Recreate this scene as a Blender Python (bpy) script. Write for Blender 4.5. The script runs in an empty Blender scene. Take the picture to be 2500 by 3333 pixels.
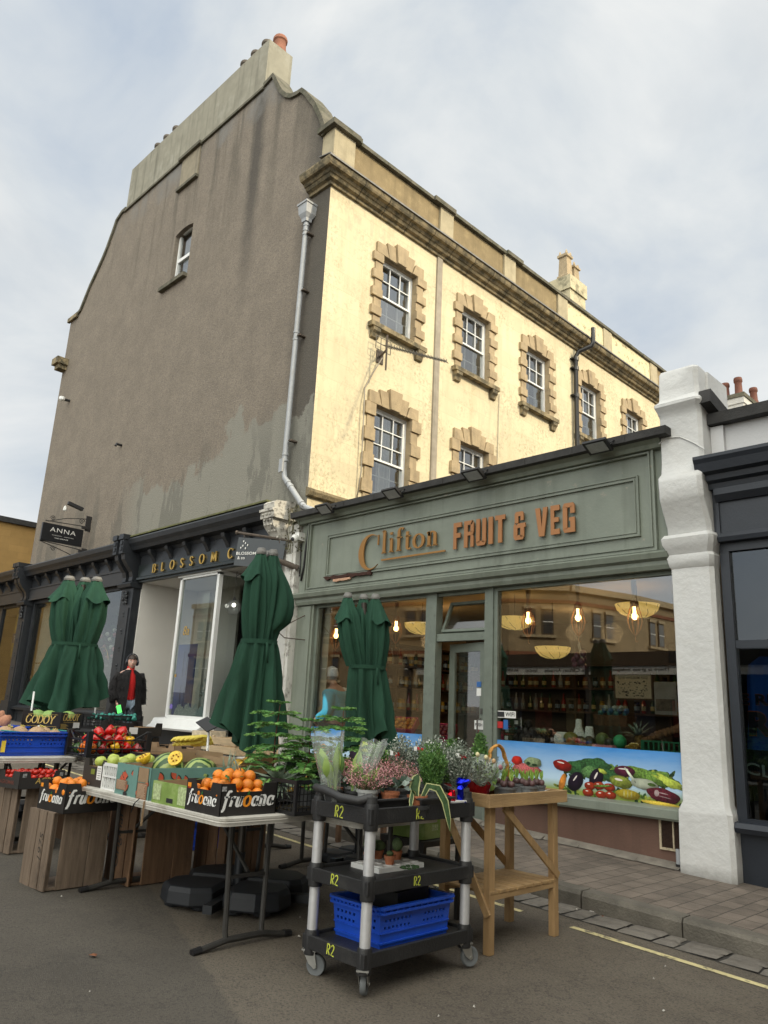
import bpy, bmesh, math, random
from mathutils import Vector, Matrix
random.seed(7)
R_ = math.radians
sc = bpy.context.scene
col = sc.collection
PI = math.pi
SL = 0.04                                   # the street falls towards +X
def gz(x):
 return -SL * x
MATS = {}
def mat(name, c, rough=.6, var=.12, scale=6, bump=0., bscale=80, metal=0, streak=0, scol=(.02, .02, .018),
  grain=None, emit=0, spec=.5, patch=0, pcol=(.1, .1, .1), pscale=2, pth=.55, coat=0, world=False, sss=0, rnd=0):
 if name in MATS:
  return MATS[name]
 m = bpy.data.materials.new(name)
 m.use_nodes = True
 nt = m.node_tree
 N, L = nt.nodes, nt.links
 b = N['Principled BSDF']
 b.inputs['Roughness'].default_value = rough
 b.inputs['Metallic'].default_value = metal
 b.inputs['Specular IOR Level'].default_value = spec
 b.inputs['Coat Weight'].default_value = coat
 if sss:
  b.inputs['Subsurface Weight'].default_value = sss
  b.inputs['Subsurface Scale'].default_value = .01
 if world:
  co = N.new('ShaderNodeNewGeometry').outputs['Position']
 else:
  co = N.new('ShaderNodeTexCoord').outputs['Object']
 def mapped(s):
  mp = N.new('ShaderNodeMapping')
  mp.inputs['Scale'].default_value = s
  L.new(co, mp.inputs['Vector'])
  return mp.outputs[0]
 def noise(vec, s, det=6, r=.6):
  n = N.new('ShaderNodeTexNoise')
  n.inputs['Scale'].default_value = s
  n.inputs['Detail'].default_value = det
  n.inputs['Roughness'].default_value = r
  L.new(vec, n.inputs['Vector'])
  return n.outputs['Fac']
 def ramp(f, a, bb):
  r = N.new('ShaderNodeMapRange')
  r.inputs[1].default_value = a
  r.inputs[2].default_value = bb
  L.new(f, r.inputs[0])
  return r.outputs[0]
 def mix(f, c1, c2):
  x = N.new('ShaderNodeMix')
  x.data_type = 'RGBA'
  if isinstance(f, (int, float)):
   x.inputs[0].default_value = f
  else:
   L.new(f, x.inputs[0])
  for i, cc in ((6, c1), (7, c2)):
   if isinstance(cc, tuple):
    x.inputs[i].default_value = (*cc[:3], 1)
   else:
    L.new(cc, x.inputs[i])
  return x.outputs[2]
 v = mapped(grain if grain else (1, 1, 1))
 f = ramp(noise(v, scale), .3, .7)
 lo = tuple(max(0, k * (1 - var)) for k in c)
 hi = tuple(min(1, k * (1 + var)) for k in c)
 o = mix(f, lo, hi)
 if patch:
  p = ramp(noise(co, pscale, 8, .65), pth, pth + .12)
  mu = N.new('ShaderNodeMath')
  mu.operation = 'MULTIPLY'
  L.new(p, mu.inputs[0])
  mu.inputs[1].default_value = patch
  o = mix(mu.outputs[0], o, pcol)
 if streak:
  s = ramp(noise(mapped((3.2, 3.2, .18)), 1.6, 7, .65), .5, .75)
  mu = N.new('ShaderNodeMath')
  mu.operation = 'MULTIPLY'
  L.new(s, mu.inputs[0])
  mu.inputs[1].default_value = streak
  o = mix(mu.outputs[0], o, scol)
 if rnd:
  oi = N.new('ShaderNodeObjectInfo')
  x = N.new('ShaderNodeMix')
  x.data_type = 'RGBA'
  x.blend_type = 'MULTIPLY'
  x.inputs[0].default_value = 1
  q = ramp(oi.outputs['Random'], 0, 1)
  q.node.inputs[3].default_value = 1 - rnd
  q.node.inputs[4].default_value = 1 + rnd * .4
  L.new(o, x.inputs[6])
  L.new(q, x.inputs[7])
  o = x.outputs[2]
 L.new(o, b.inputs['Base Color'])
 if emit:
  L.new(o, b.inputs['Emission Color'])
  b.inputs['Emission Strength'].default_value = emit
 if bump:
  bp = N.new('ShaderNodeBump')
  bp.inputs['Strength'].default_value = bump
  bp.inputs['Distance'].default_value = .01
  L.new(noise(v, bscale, 4, .6), bp.inputs['Height'])
  L.new(bp.outputs[0], b.inputs['Normal'])
 MATS[name] = m
 return m
def glassmat(name, tint=(.95, .97, .96), ior=2.0, haze=0, hcol=(.8, .8, .8), rough=0.0):
 m = bpy.data.materials.new(name)
 m.use_nodes = True
 nt = m.node_tree
 N, L = nt.nodes, nt.links
 N.remove(N['Principled BSDF'])
 t = N.new('ShaderNodeBsdfTransparent')
 t.inputs[0].default_value = (*tint, 1)
 g = N.new('ShaderNodeBsdfGlossy')
 g.inputs['Roughness'].default_value = rough
 lw = N.new('ShaderNodeLayerWeight')
 lw.inputs[0].default_value = .5
 pw = N.new('ShaderNodeMath')
 pw.operation = 'POWER'
 L.new(lw.outputs['Facing'], pw.inputs[0])
 pw.inputs[1].default_value = 4
 f0 = ((ior - 1) / (ior + 1)) ** 2 * .42
 fr = N.new('ShaderNodeMapRange')
 L.new(pw.outputs[0], fr.inputs[0])
 fr.inputs[3].default_value = f0
 fr.inputs[4].default_value = 1
 mx = N.new('ShaderNodeMixShader')
 L.new(fr.outputs[0], mx.inputs[0])
 L.new(t.outputs[0], mx.inputs[1])
 L.new(g.outputs[0], mx.inputs[2])
 out = mx
 if haze:
  d = N.new('ShaderNodeBsdfDiffuse')
  d.inputs[0].default_value = (*hcol, 1)
  m2 = N.new('ShaderNodeMixShader')
  m2.inputs[0].default_value = haze
  L.new(mx.outputs[0], m2.inputs[1])
  L.new(d.outputs[0], m2.inputs[2])
  out = m2
 L.new(out.outputs[0], N['Material Output'].inputs[0])
 MATS[name] = m
 return m
class MB:
 def __init__(s):
  s.v, s.f, s.m = [], [], []
 def add(s, vs, fs, mi=0):
  k = len(s.v)
  s.v += [tuple(v) for v in vs]
  s.f += [tuple(i + k for i in f) for f in fs]
  s.m += [mi] * len(fs)
  return s
 def box(s, x0, x1, y0, y1, z0, z1, mi=0):
  return s.add([(x0, y0, z0), (x1, y0, z0), (x1, y1, z0), (x0, y1, z0), (x0, y0, z1), (x1, y0, z1), (x1, y1, z1), (x0, y1, z1)],
                     [(0, 3, 2, 1), (4, 5, 6, 7), (0, 1, 5, 4), (1, 2, 6, 5), (2, 3, 7, 6), (3, 0, 4, 7)], mi)
 def bar(s, a, b, w, h=None, mi=0, up=(0, 0, 1)):
  """rectangular bar from a to b, w across, h along up"""
  h = h or w
  a, b = Vector(a), Vector(b)
  d = (b - a).normalized()
  u = Vector(up)
  if abs(d.dot(u)) > .98:
   u = Vector((1, 0, 0)) if abs(d.x) < .9 else Vector((0, 1, 0))
  r = d.cross(u).normalized()
  u = r.cross(d).normalized()
  q = []
  for p in (a, b):
   for i, j in ((-1, -1), (1, -1), (1, 1), (-1, 1)):
    q.append(p + r * i * w / 2 + u * j * h / 2)
  return s.add(q, [(0, 3, 2, 1), (4, 5, 6, 7), (0, 1, 5, 4), (1, 2, 6, 5), (2, 3, 7, 6), (3, 0, 4, 7)], mi)
 def tube(s, pts, r, n=8, mi=0, cap=True):
  pts = [Vector(p) for p in pts]
  rs = r if isinstance(r, (list, tuple)) else [r] * len(pts)
  k = len(s.v)
  d0 = (pts[1] - pts[0]).normalized()
  ref = Vector((0, 0, 1)) if abs(d0.z) < .9 else Vector((1, 0, 0))
  vs = []
  for i, p in enumerate(pts):
   d = (pts[min(i + 1, len(pts) - 1)] - pts[max(i - 1, 0)]).normalized()
   a = d.cross(ref)
   if a.length < 1e-4:
    a = d.cross(Vector((0, 1, 0)))
   a.normalize()
   b = a.cross(d)
   ref = b * 1.0 if abs(b.dot(ref)) > .2 else ref
   for j in range(n):
    t = 2 * PI * j / n
    vs.append(p + (a * math.cos(t) + b * math.sin(t)) * rs[i])
  fs = []
  for i in range(len(pts) - 1):
   for j in range(n):
    fs.append((i * n + j, i * n + (j + 1) % n, (i + 1) * n + (j + 1) % n, (i + 1) * n + j))
  if cap:
   fs.append(tuple(range(n - 1, -1, -1)))
   fs.append(tuple((len(pts) - 1) * n + j for j in range(n)))
  return s.add(vs, fs, mi)
 def lathe(s, prof, c=(0, 0, 0), n=12, mi=0, cap=True, sx=1, sy=1):
  vs = []
  for r, z in prof:
   for j in range(n):
    t = 2 * PI * j / n
    vs.append((c[0] + r * math.cos(t) * sx, c[1] + r * math.sin(t) * sy, c[2] + z))
  fs = []
  m = len(prof)
  for i in range(m - 1):
   for j in range(n):
    fs.append((i * n + j, i * n + (j + 1) % n, (i + 1) * n + (j + 1) % n, (i + 1) * n + j))
  if cap:
   fs.append(tuple(range(n - 1, -1, -1)))
   fs.append(tuple((m - 1) * n + j for j in range(n)))
  return s.add(vs, fs, mi)
 def ball(s, c, r, n=10, mi=0, sx=1, sy=1, sz=1, lump=0, dimple=0):
  pr = []
  h = n // 2 + 1
  for i in range(h + 1):
   a = -PI / 2 + PI * i / h
   rr, zz = math.cos(a), math.sin(a)
   pr.append((max(rr, .02), zz))
  vs = []
  for rr, zz in pr:
   for j in range(n):
    t = 2 * PI * j / n
    q = r * (1 + lump * math.sin(t * 3 + zz * 2) * rr)
    z2 = zz - (dimple * max(0, 1 - rr * 2.2) if zz > 0 else 0)
    vs.append((c[0] + q * rr * math.cos(t) * sx, c[1] + q * rr * math.sin(t) * sy, c[2] + r * z2 * sz))
  fs = []
  m = len(pr)
  for i in range(m - 1):
   for j in range(n):
    fs.append((i * n + j, i * n + (j + 1) % n, (i + 1) * n + (j + 1) % n, (i + 1) * n + j))
  fs.append(tuple(range(n - 1, -1, -1)))
  fs.append(tuple((m - 1) * n + j for j in range(n)))
  return s.add(vs, fs, mi)
 def loft(s, rings, mi=0, closed=True, cap0=False, cap1=False):
  n = len(rings[0])
  vs = [p for r in rings for p in r]
  fs = []
  for i in range(len(rings) - 1):
   for j in range(n if closed else n - 1):
    fs.append((i * n + j, i * n + (j + 1) % n, (i + 1) * n + (j + 1) % n, (i + 1) * n + j))
  if cap0:
   fs.append(tuple(range(n - 1, -1, -1)))
  if cap1:
   fs.append(tuple((len(rings) - 1) * n + j for j in range(n)))
  return s.add(vs, fs, mi)
 def prism(s, poly, o, u, v, w, mi=0, mside=None):
  """flat polygon (a,b) in plane o+a*u+b*v pushed along w"""
  o, u, v, w = Vector(o), Vector(u), Vector(v), Vector(w)
  n = len(poly)
  a = [o + u * p[0] + v * p[1] for p in poly]
  k = len(s.v)
  s.add(a + [p + w for p in a], [tuple(range(n)), tuple(range(2 * n - 1, n - 1, -1))], mi)
  s.add([], [], mi)
  fs = [tuple(k + q for q in ((i + 1) % n, i, i + n, (i + 1) % n + n)) for i in range(n)]
  s.f += fs
  s.m += [mi if mside is None else mside] * n
  return s
 def profile(s, prof, a, b, out, up=(0, 0, 1), mi=0):
  """extrude profile [(out,up)] from a to b"""
  out, up = Vector(out), Vector(up)
  A, B = Vector(a), Vector(b)
  r = [[p + out * o + up * z for o, z in prof] for p in (A, B)]
  return s.loft(r, mi, True, True, True)
 def rot(s, k, ang, c=(0, 0, 0), axis='Z'):
  M = Matrix.Translation(c) @ Matrix.Rotation(ang, 4, axis) @ Matrix.Translation(-Vector(c))
  s.v[k:] = [tuple(M @ Vector(p)) for p in s.v[k:]]
  return s
 def xf(s, M, k=0):
  s.v[k:] = [tuple(M @ Vector(p)) for p in s.v[k:]]
  return s
 def each(s, name, ms, parent=None, **k):
  """one object for every connected piece"""
  p = list(range(len(s.v)))
  def find(i):
   while p[i] != i:
    p[i] = p[p[i]]
    i = p[i]
   return i
  for f in s.f:
   for i in f[1:]:
    p[find(i)] = find(f[0])
  groups = {}
  for f, m in zip(s.f, s.m):
   groups.setdefault(find(f[0]), []).append((f, m))
  out = []
  for g in groups.values():
   b = MB()
   mp = {}
   for f, m in g:
    for i in f:
     if i not in mp:
      mp[i] = len(b.v)
      b.v.append(s.v[i])
    b.f.append(tuple(mp[i] for i in f))
    b.m.append(m)
   out.append(b.build(name, ms, parent, **k))
  return out
 def build(s, name, ms, parent=None, smooth=False, kind=None, label=None, cat=None, group=None, ang=None, bevel=0):
  me = bpy.data.meshes.new(name)
  off = Vector((0, 0, 0))
  p = parent
  while p is not None:
   off += p.location
   p = p.parent
  me.from_pydata([(a - off.x, b - off.y, c - off.z) for a, b, c in s.v], [], s.f)
  bm = bmesh.new()
  bm.from_mesh(me)
  bmesh.ops.recalc_face_normals(bm, faces=bm.faces)
  bm.to_mesh(me)
  bm.free()
  if not isinstance(ms, (list, tuple)):
   ms = [ms]
  for m in ms:
   me.materials.append(m)
  if len(me.polygons) == len(s.m):
   me.polygons.foreach_set('material_index', s.m)
  if smooth:
   if ang:
    me.polygons.foreach_set('use_smooth', [True] * len(me.polygons))
    me.set_sharp_from_angle(angle=R_(ang))
   else:
    me.polygons.foreach_set('use_smooth', [True] * len(me.polygons))
  o = bpy.data.objects.new(name, me)
  col.objects.link(o)
  if parent:
   o.parent = parent
  if bevel:
   bv = o.modifiers.new('b', 'BEVEL')
   bv.width = bevel
   bv.segments = 2
   bv.limit_method = 'ANGLE'
   bv.angle_limit = R_(40)
  if kind:
   o['kind'] = kind
  if label:
   o['label'] = label
  if cat:
   o['category'] = cat
  if group:
   o['group'] = group
  return o
def thing(name, label, cat, loc=(0, 0, 0), group=None, rz=0):
 o = bpy.data.objects.new(name, None)
 o.empty_display_size = .1
 col.objects.link(o)
 o.location = loc
 o.rotation_euler.z = rz
 o['label'] = label
 o['category'] = cat
 if group:
  o['group'] = group
 return o
def copy_tree(o, parent=None):
 c = o.copy()
 col.objects.link(c)
 c.parent = parent
 for ch in list(o.children):
  copy_tree(ch, c)
 return c
def dup(o, loc, label=None, rz=None, s=None, rot=None, group=None):
 c = copy_tree(o)
 c.location = loc
 if rz is not None:
  c.rotation_euler.z = rz
 if rot is not None:
  c.rotation_euler = rot
 if s is not None:
  c.scale = (s, s, s) if isinstance(s, (int, float)) else s
 if label:
  c['label'] = label
 if group:
  c['group'] = group
 return c
def text_mb(s, o, right, up, w=None, h=None, depth=.004, shear=0, offset=0, mi=0, mb=None, space=1, align='L'):
 """built-in font laid in the plane o,right,up, scaled to w x h"""
 cu = bpy.data.curves.new('t', 'FONT')
 cu.body = s
 cu.extrude = 0
 cu.shear = shear
 cu.offset = offset
 cu.resolution_u = 3
 cu.space_character = space
 ob = bpy.data.objects.new('t', cu)
 col.objects.link(ob)
 bpy.context.view_layer.update()
 me = bpy.data.meshes.new_from_object(ob.evaluated_get(bpy.context.evaluated_depsgraph_get()))
 vs = [v.co.copy() for v in me.vertices]
 fs = [tuple(p.vertices) for p in me.polygons]
 bpy.data.objects.remove(ob)
 bpy.data.curves.remove(cu)
 bpy.data.meshes.remove(me)
 x0 = min(v.x for v in vs)
 x1 = max(v.x for v in vs)
 y0 = min(v.y for v in vs)
 y1 = max(v.y for v in vs)
 sx = w / (x1 - x0) if w else None
 sy = h / (y1 - y0) if h else None
 sx = sx or sy
 sy = sy or sx
 right, up = Vector(right).normalized(), Vector(up).normalized()
 nrm = right.cross(up)
 o = Vector(o)
 out = [o + right * ((v.x - x0) * sx) + up * ((v.y - y0) * sy) + nrm * depth for v in vs]
 mb = mb or MB()
 k = len(mb.v)
 mb.add(out, fs, mi)
 cnt = {}
 for f in fs:
  for i in range(len(f)):
   e = (f[i], f[(i + 1) % len(f)])
   cnt[tuple(sorted(e))] = cnt.get(tuple(sorted(e)), 0) + 1
 if depth > .0015:
  base = len(mb.v)
  mb.v += [tuple(p - nrm * depth) for p in out]
  for (a, b), c in cnt.items():
   if c == 1:
    mb.f.append((k + a, k + b, base + b, base + a))
    mb.m.append(mi)
 return mb
def arc(cx, cy, rx, ry, a0, a1, n=14):
 return [(cx + rx * math.cos(R_(a0 + (a1 - a0) * i / n)), cy + ry * math.sin(R_(a0 + (a1 - a0) * i / n))) for i in range(n + 1)]
SF = .05     # serif half length
GL = {
 'B': (.62, [[(.12, 0), (.12, 1)], [(.02, 0), (.3, 0)], [(.02, 1), (.3, 1)], [(.12, 1)] + arc(.3, .76, .24, .24, 90, -90) + [(.12, .52)], [(.12, .52)] + arc(.33, .26, .27, .26, 90, -90) + [(.12, 0)]]),
 'L': (.55, [[(.12, 0), (.12, 1)], [(.02, 1), (.24, 1)], [(.02, 0), (.5, 0), (.52, .16)]]),
 'O': (.82, [arc(.41, .5, .36, .5, 90, 450, 30)]),
 'S': (.55, [[(.46, .8)] + arc(.27, .75, .2, .25, 30, 180, 8) + [(.12, .62), (.27, .5), (.42, .38)] + arc(.27, .25, .21, .25, 20, -150, 10) + [(.07, .2)]]),
 'M': (.95, [[(.12, 0), (.16, 1)], [(.16, 1), (.46, .08)], [(.46, .08), (.78, 1)], [(.78, 1), (.82, 0)], [(.02, 0), (.22, 0)], [(.7, 0), (.93, 0)], [(.05, 1), (.18, 1)], [(.76, 1), (.9, 1)]]),
 'C': (.74, [arc(.42, .5, .37, .5, 42, 318, 26), [(.7, .78), (.7, .95)]]),
 'G': (.8, [arc(.42, .5, .37, .5, 42, 330, 26), [(.72, .2), (.72, .45), (.58, .45)]]),
 'D': (.8, [[(.12, 0), (.12, 1)], [(.02, 0), (.3, 0)], [(.02, 1), (.3, 1)], [(.12, 1)] + arc(.3, .5, .42, .5, 90, -90, 16) + [(.12, 0)]]),
 'Y': (.72, [[(.06, 1), (.36, .5)], [(.68, 1), (.36, .5)], [(.36, .5), (.36, 0)], [(0, 1), (.16, 1)], [(.58, 1), (.74, 1)], [(.24, 0), (.48, 0)]]),
 'l': (.3, [[(.14, 0), (.14, 1.05)], [(.02, 0), (.26, 0)], [(.03, 1.0), (.14, 1.05)]]),
 'i': (.3, [[(.14, 0), (.14, .62)], [(.02, 0), (.26, 0)], [(.03, .58), (.14, .62)], [(.13, .8), (.13, .92)]]),
 'f': (.36, [[(.14, 0), (.14, .8)] + arc(.28, .84, .14, .2, 180, 40, 8), [(.02, 0), (.28, 0)], [(.02, .6), (.32, .6)]]),
 't': (.36, [[(.14, .82), (.14, .14)] + arc(.25, .12, .11, .12, 180, 320, 8), [(.02, .6), (.32, .6)]]),
 'o': (.58, [arc(.28, .3, .25, .31, 90, 450, 24)]),
 'n': (.6, [[(.14, 0), (.14, .62)], [(.02, 0), (.25, 0)], [(.03, .58), (.14, .62)], [(.14, .44)] + arc(.3, .44, .15, .18, 150, 0, 10) + [(.45, 0)], [(.34, 0), (.57, 0)]]),
 'R': (.6, [[(.1, 0), (.1, 1)], [(.1, 1)] + arc(.25, .75, .25, .25, 90, -90, 10) + [(.1, .5)], [(.22, .5), (.5, 0)]]),
 '2': (.55, [arc(.25, .75, .2, .25, 160, -30, 10) + [(.05, .02), (.5, .0)]]),
 'a': (.55, [arc(.25, .28, .2, .28, 60, 360, 18), [(.45, .58), (.44, .1), (.54, .02)]]),
 'r': (.42, [[(.14, 0), (.18, .6)], [(.16, .4)] + arc(.32, .42, .13, .17, 150, 50, 6)]),
 'u': (.58, [[(.12, .6), (.1, .2)] + arc(.24, .18, .14, .18, 180, 320, 8) + [(.46, .6)], [(.46, .6), (.46, .1), (.55, .02)]]),
 'F': (.45, [[(-.02, -.28), (.08, -.26), (.16, -.1), (.26, .7), (.36, .95), (.5, .96), (.54, .88)], [(.06, .58), (.44, .6)]]),
}
def pen_mb(s, o, right, up, h, t0=.03, t1=.1, depth=.01, mi=0, mb=None, space=.12, slant=0, scale_x=1, special=None):
 right, up = Vector(right).normalized(), Vector(up).normalized()
 nrm = right.cross(up)
 o = Vector(o)
 mb = mb or MB()
 x = 0
 for ch in s:
  if ch == ' ':
   x += .5
   continue
  w, strokes = GL[ch]
  m = mi
  if special and ch in special:
   m = special[ch]
  for st in strokes:
   pts = [Vector((p[0] * scale_x, p[1])) for p in st]
   pts = [p for i, p in enumerate(pts) if i == 0 or (p - pts[i - 1]).length > 1e-4]
   L, Rr = [], []
   for i, p in enumerate(pts):
    d = (pts[min(i + 1, len(pts) - 1)] - pts[max(i - 1, 0)]).normalized()
    n = Vector((-d.y, d.x))
    t = (t0 + (t1 - t0) * abs(d.y) ** 1.3) / 2
    L.append(p + n * t)
    Rr.append(p - n * t)
   def w3(p, dd):
    return o + right * ((x + p.x + slant * p.y) * h) + up * (p.y * h) + nrm * dd
   n = len(pts)
   vs = [w3(p, depth) for p in L] + [w3(p, depth) for p in Rr] + [w3(p, 0) for p in L] + [w3(p, 0) for p in Rr]
   fs = []
   for i in range(n - 1):
    fs += [(i, i + 1, n + i + 1, n + i), (i, 2 * n + i, 2 * n + i + 1, i + 1), (n + i + 1, 3 * n + i + 1, 3 * n + i, n + i)]
   fs += [(0, n, 3 * n, 2 * n), (n - 1, 3 * n - 1, 4 * n - 1, 2 * n - 1)]
   mb.add(vs, fs, m)
  x += w * scale_x + space
 return mb
def pen_width(s, space=.12, scale_x=1):
 return sum((.5 if c == ' ' else GL[c][0] * scale_x + space) for c in s) - space
def holed_wall(mb, o, u, v, U0, U1, V0, V1, holes, depth, mi=0, mr=None):
 """wall in plane o+a*u+b*v, with reveals of each hole pushed along depth vector"""
 o, u, v, dv = Vector(o), Vector(u), Vector(v), Vector(depth)
 us = sorted(set([U0, U1] + [h[0] for h in holes] + [h[1] for h in holes]))
 vs = sorted(set([V0, V1] + [h[2] for h in holes] + [h[3] for h in holes]))
 for i in range(len(us) - 1):
  for j in range(len(vs) - 1):
   cu, cv = (us[i] + us[i + 1]) / 2, (vs[j] + vs[j + 1]) / 2
   if any(h[0] < cu < h[1] and h[2] < cv < h[3] for h in holes):
    continue
   mb.add([o + u * a + v * b for a, b in ((us[i], vs[j]), (us[i + 1], vs[j]), (us[i + 1], vs[j + 1]), (us[i], vs[j + 1]))], [(0, 1, 2, 3)], mi)
 for h in holes:
  c = [(h[0], h[2]), (h[1], h[2]), (h[1], h[3]), (h[0], h[3])]
  for k in range(4):
   a, b = c[k], c[(k + 1) % 4]
   A, B = o + u * a[0] + v * a[1], o + u * b[0] + v * b[1]
   mb.add([A, B, B + dv, A + dv], [(0, 1, 2, 3)], mi if mr is None else mr)
 return mb
YAW, PIT, ROL = -0.79386114, 0.25925937, 0.04875073
fw = Vector((math.sin(YAW) * math.cos(PIT), math.cos(YAW) * math.cos(PIT), math.sin(PIT)))
rt = Vector((math.cos(YAW), -math.sin(YAW), 0))
upv = rt.cross(fw)
r2 = rt * math.cos(ROL) + upv * math.sin(ROL)
u2 = -rt * math.sin(ROL) + upv * math.cos(ROL)
cd = bpy.data.cameras.new('camera')
cam = bpy.data.objects.new('camera', cd)
col.objects.link(cam)
M3 = Matrix((r2, u2, -fw)).transposed()
cam.matrix_world = Matrix.Translation((0, 0, 1.45)) @ M3.to_4x4()
cd.sensor_fit = 'VERTICAL'
cd.sensor_height = 36
cd.lens = 26.73
cd.clip_start = .05
cd.clip_end = 2000
sc.camera = cam
sc.view_settings.view_transform = 'Standard'
sc.view_settings.look = 'None'
sc.view_settings.exposure = 0
sc.render.engine = 'CYCLES'
sc.cycles.max_bounces = 7
sc.cycles.transparent_max_bounces = 12
sc.cycles.caustics_reflective = False
sc.cycles.caustics_refractive = False
AZ, EL = R_(17), R_(31)
sd = Vector((math.cos(AZ) * math.cos(EL), math.sin(AZ) * math.cos(EL), math.sin(EL)))
sl = bpy.data.lights.new('sun', 'SUN')
sl.energy = 3.1
sl.angle = R_(3)
sl.color = (1, .85, .6)
so = bpy.data.objects.new('sun', sl)
col.objects.link(so)
so.rotation_euler = sd.to_track_quat('Z', 'Y').to_euler()
w = bpy.data.worlds.new('World')
sc.world = w
w.use_nodes = True
nt = w.node_tree
N, L = nt.nodes, nt.links
bg = N['Background']
sky = N.new('ShaderNodeTexSky')
sky.sky_type = 'NISHITA'
sky.sun_disc = False
sky.sun_elevation = EL
sky.sun_rotation = PI / 2 - AZ
L.new(sky.outputs[0], bg.inputs[0])
bg.inputs[1].default_value = .1
bg2 = N.new('ShaderNodeBackground')
tc = N.new('ShaderNodeTexCoord')
mp = N.new('ShaderNodeMapping')
mp.inputs['Scale'].default_value = (1, 1, 1.9)
mp.inputs['Location'].default_value = (.35, .2, .1)
L.new(tc.outputs['Generated'], mp.inputs[0])
def wn(s, d, r, dist=0):
 n = N.new('ShaderNodeTexNoise')
 n.inputs['Scale'].default_value = s
 n.inputs['Detail'].default_value = d
 n.inputs['Roughness'].default_value = r
 n.inputs['Distortion'].default_value = dist
 L.new(mp.outputs[0], n.inputs['Vector'])
 return n.outputs['Fac']
cr = N.new('ShaderNodeValToRGB')
cr.color_ramp.elements[0].position = .3
cr.color_ramp.elements[0].color = (.44, .52, .63, 1)
cr.color_ramp.elements[1].position = .68
cr.color_ramp.elements[1].color = (.9, .9, .875, 1)
e = cr.color_ramp.elements.new(.5)
e.color = (.68, .72, .745, 1)
L.new(wn(2.1, 7, .54, .5), cr.inputs[0])
L.new(cr.outputs[0], bg2.inputs[0])
mp.inputs['Rotation'].default_value = (.3, .2, 2.3)
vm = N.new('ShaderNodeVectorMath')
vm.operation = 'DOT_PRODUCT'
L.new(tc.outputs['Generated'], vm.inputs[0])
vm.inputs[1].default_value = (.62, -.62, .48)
br = N.new('ShaderNodeMapRange')          # unseen sky behind the camera boosted to light the street and gable
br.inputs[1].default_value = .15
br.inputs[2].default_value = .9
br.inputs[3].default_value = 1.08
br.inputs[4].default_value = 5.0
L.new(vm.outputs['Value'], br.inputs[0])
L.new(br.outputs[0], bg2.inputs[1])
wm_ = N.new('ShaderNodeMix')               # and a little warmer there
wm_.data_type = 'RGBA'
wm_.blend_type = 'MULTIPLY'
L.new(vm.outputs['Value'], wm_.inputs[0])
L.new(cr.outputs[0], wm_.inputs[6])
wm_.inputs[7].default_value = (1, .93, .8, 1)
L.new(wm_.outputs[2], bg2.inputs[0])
mr = N.new('ShaderNodeMapRange')
mr.inputs[1].default_value = .3
mr.inputs[2].default_value = .5
mr.inputs[3].default_value = .72
mr.inputs[4].default_value = .97
L.new(wn(1.7, 5, .5), mr.inputs[0])
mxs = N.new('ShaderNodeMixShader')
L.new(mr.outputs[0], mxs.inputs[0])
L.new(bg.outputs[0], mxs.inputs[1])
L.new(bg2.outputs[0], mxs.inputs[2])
L.new(mxs.outputs[0], N['World Output'].inputs[0])
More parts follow.
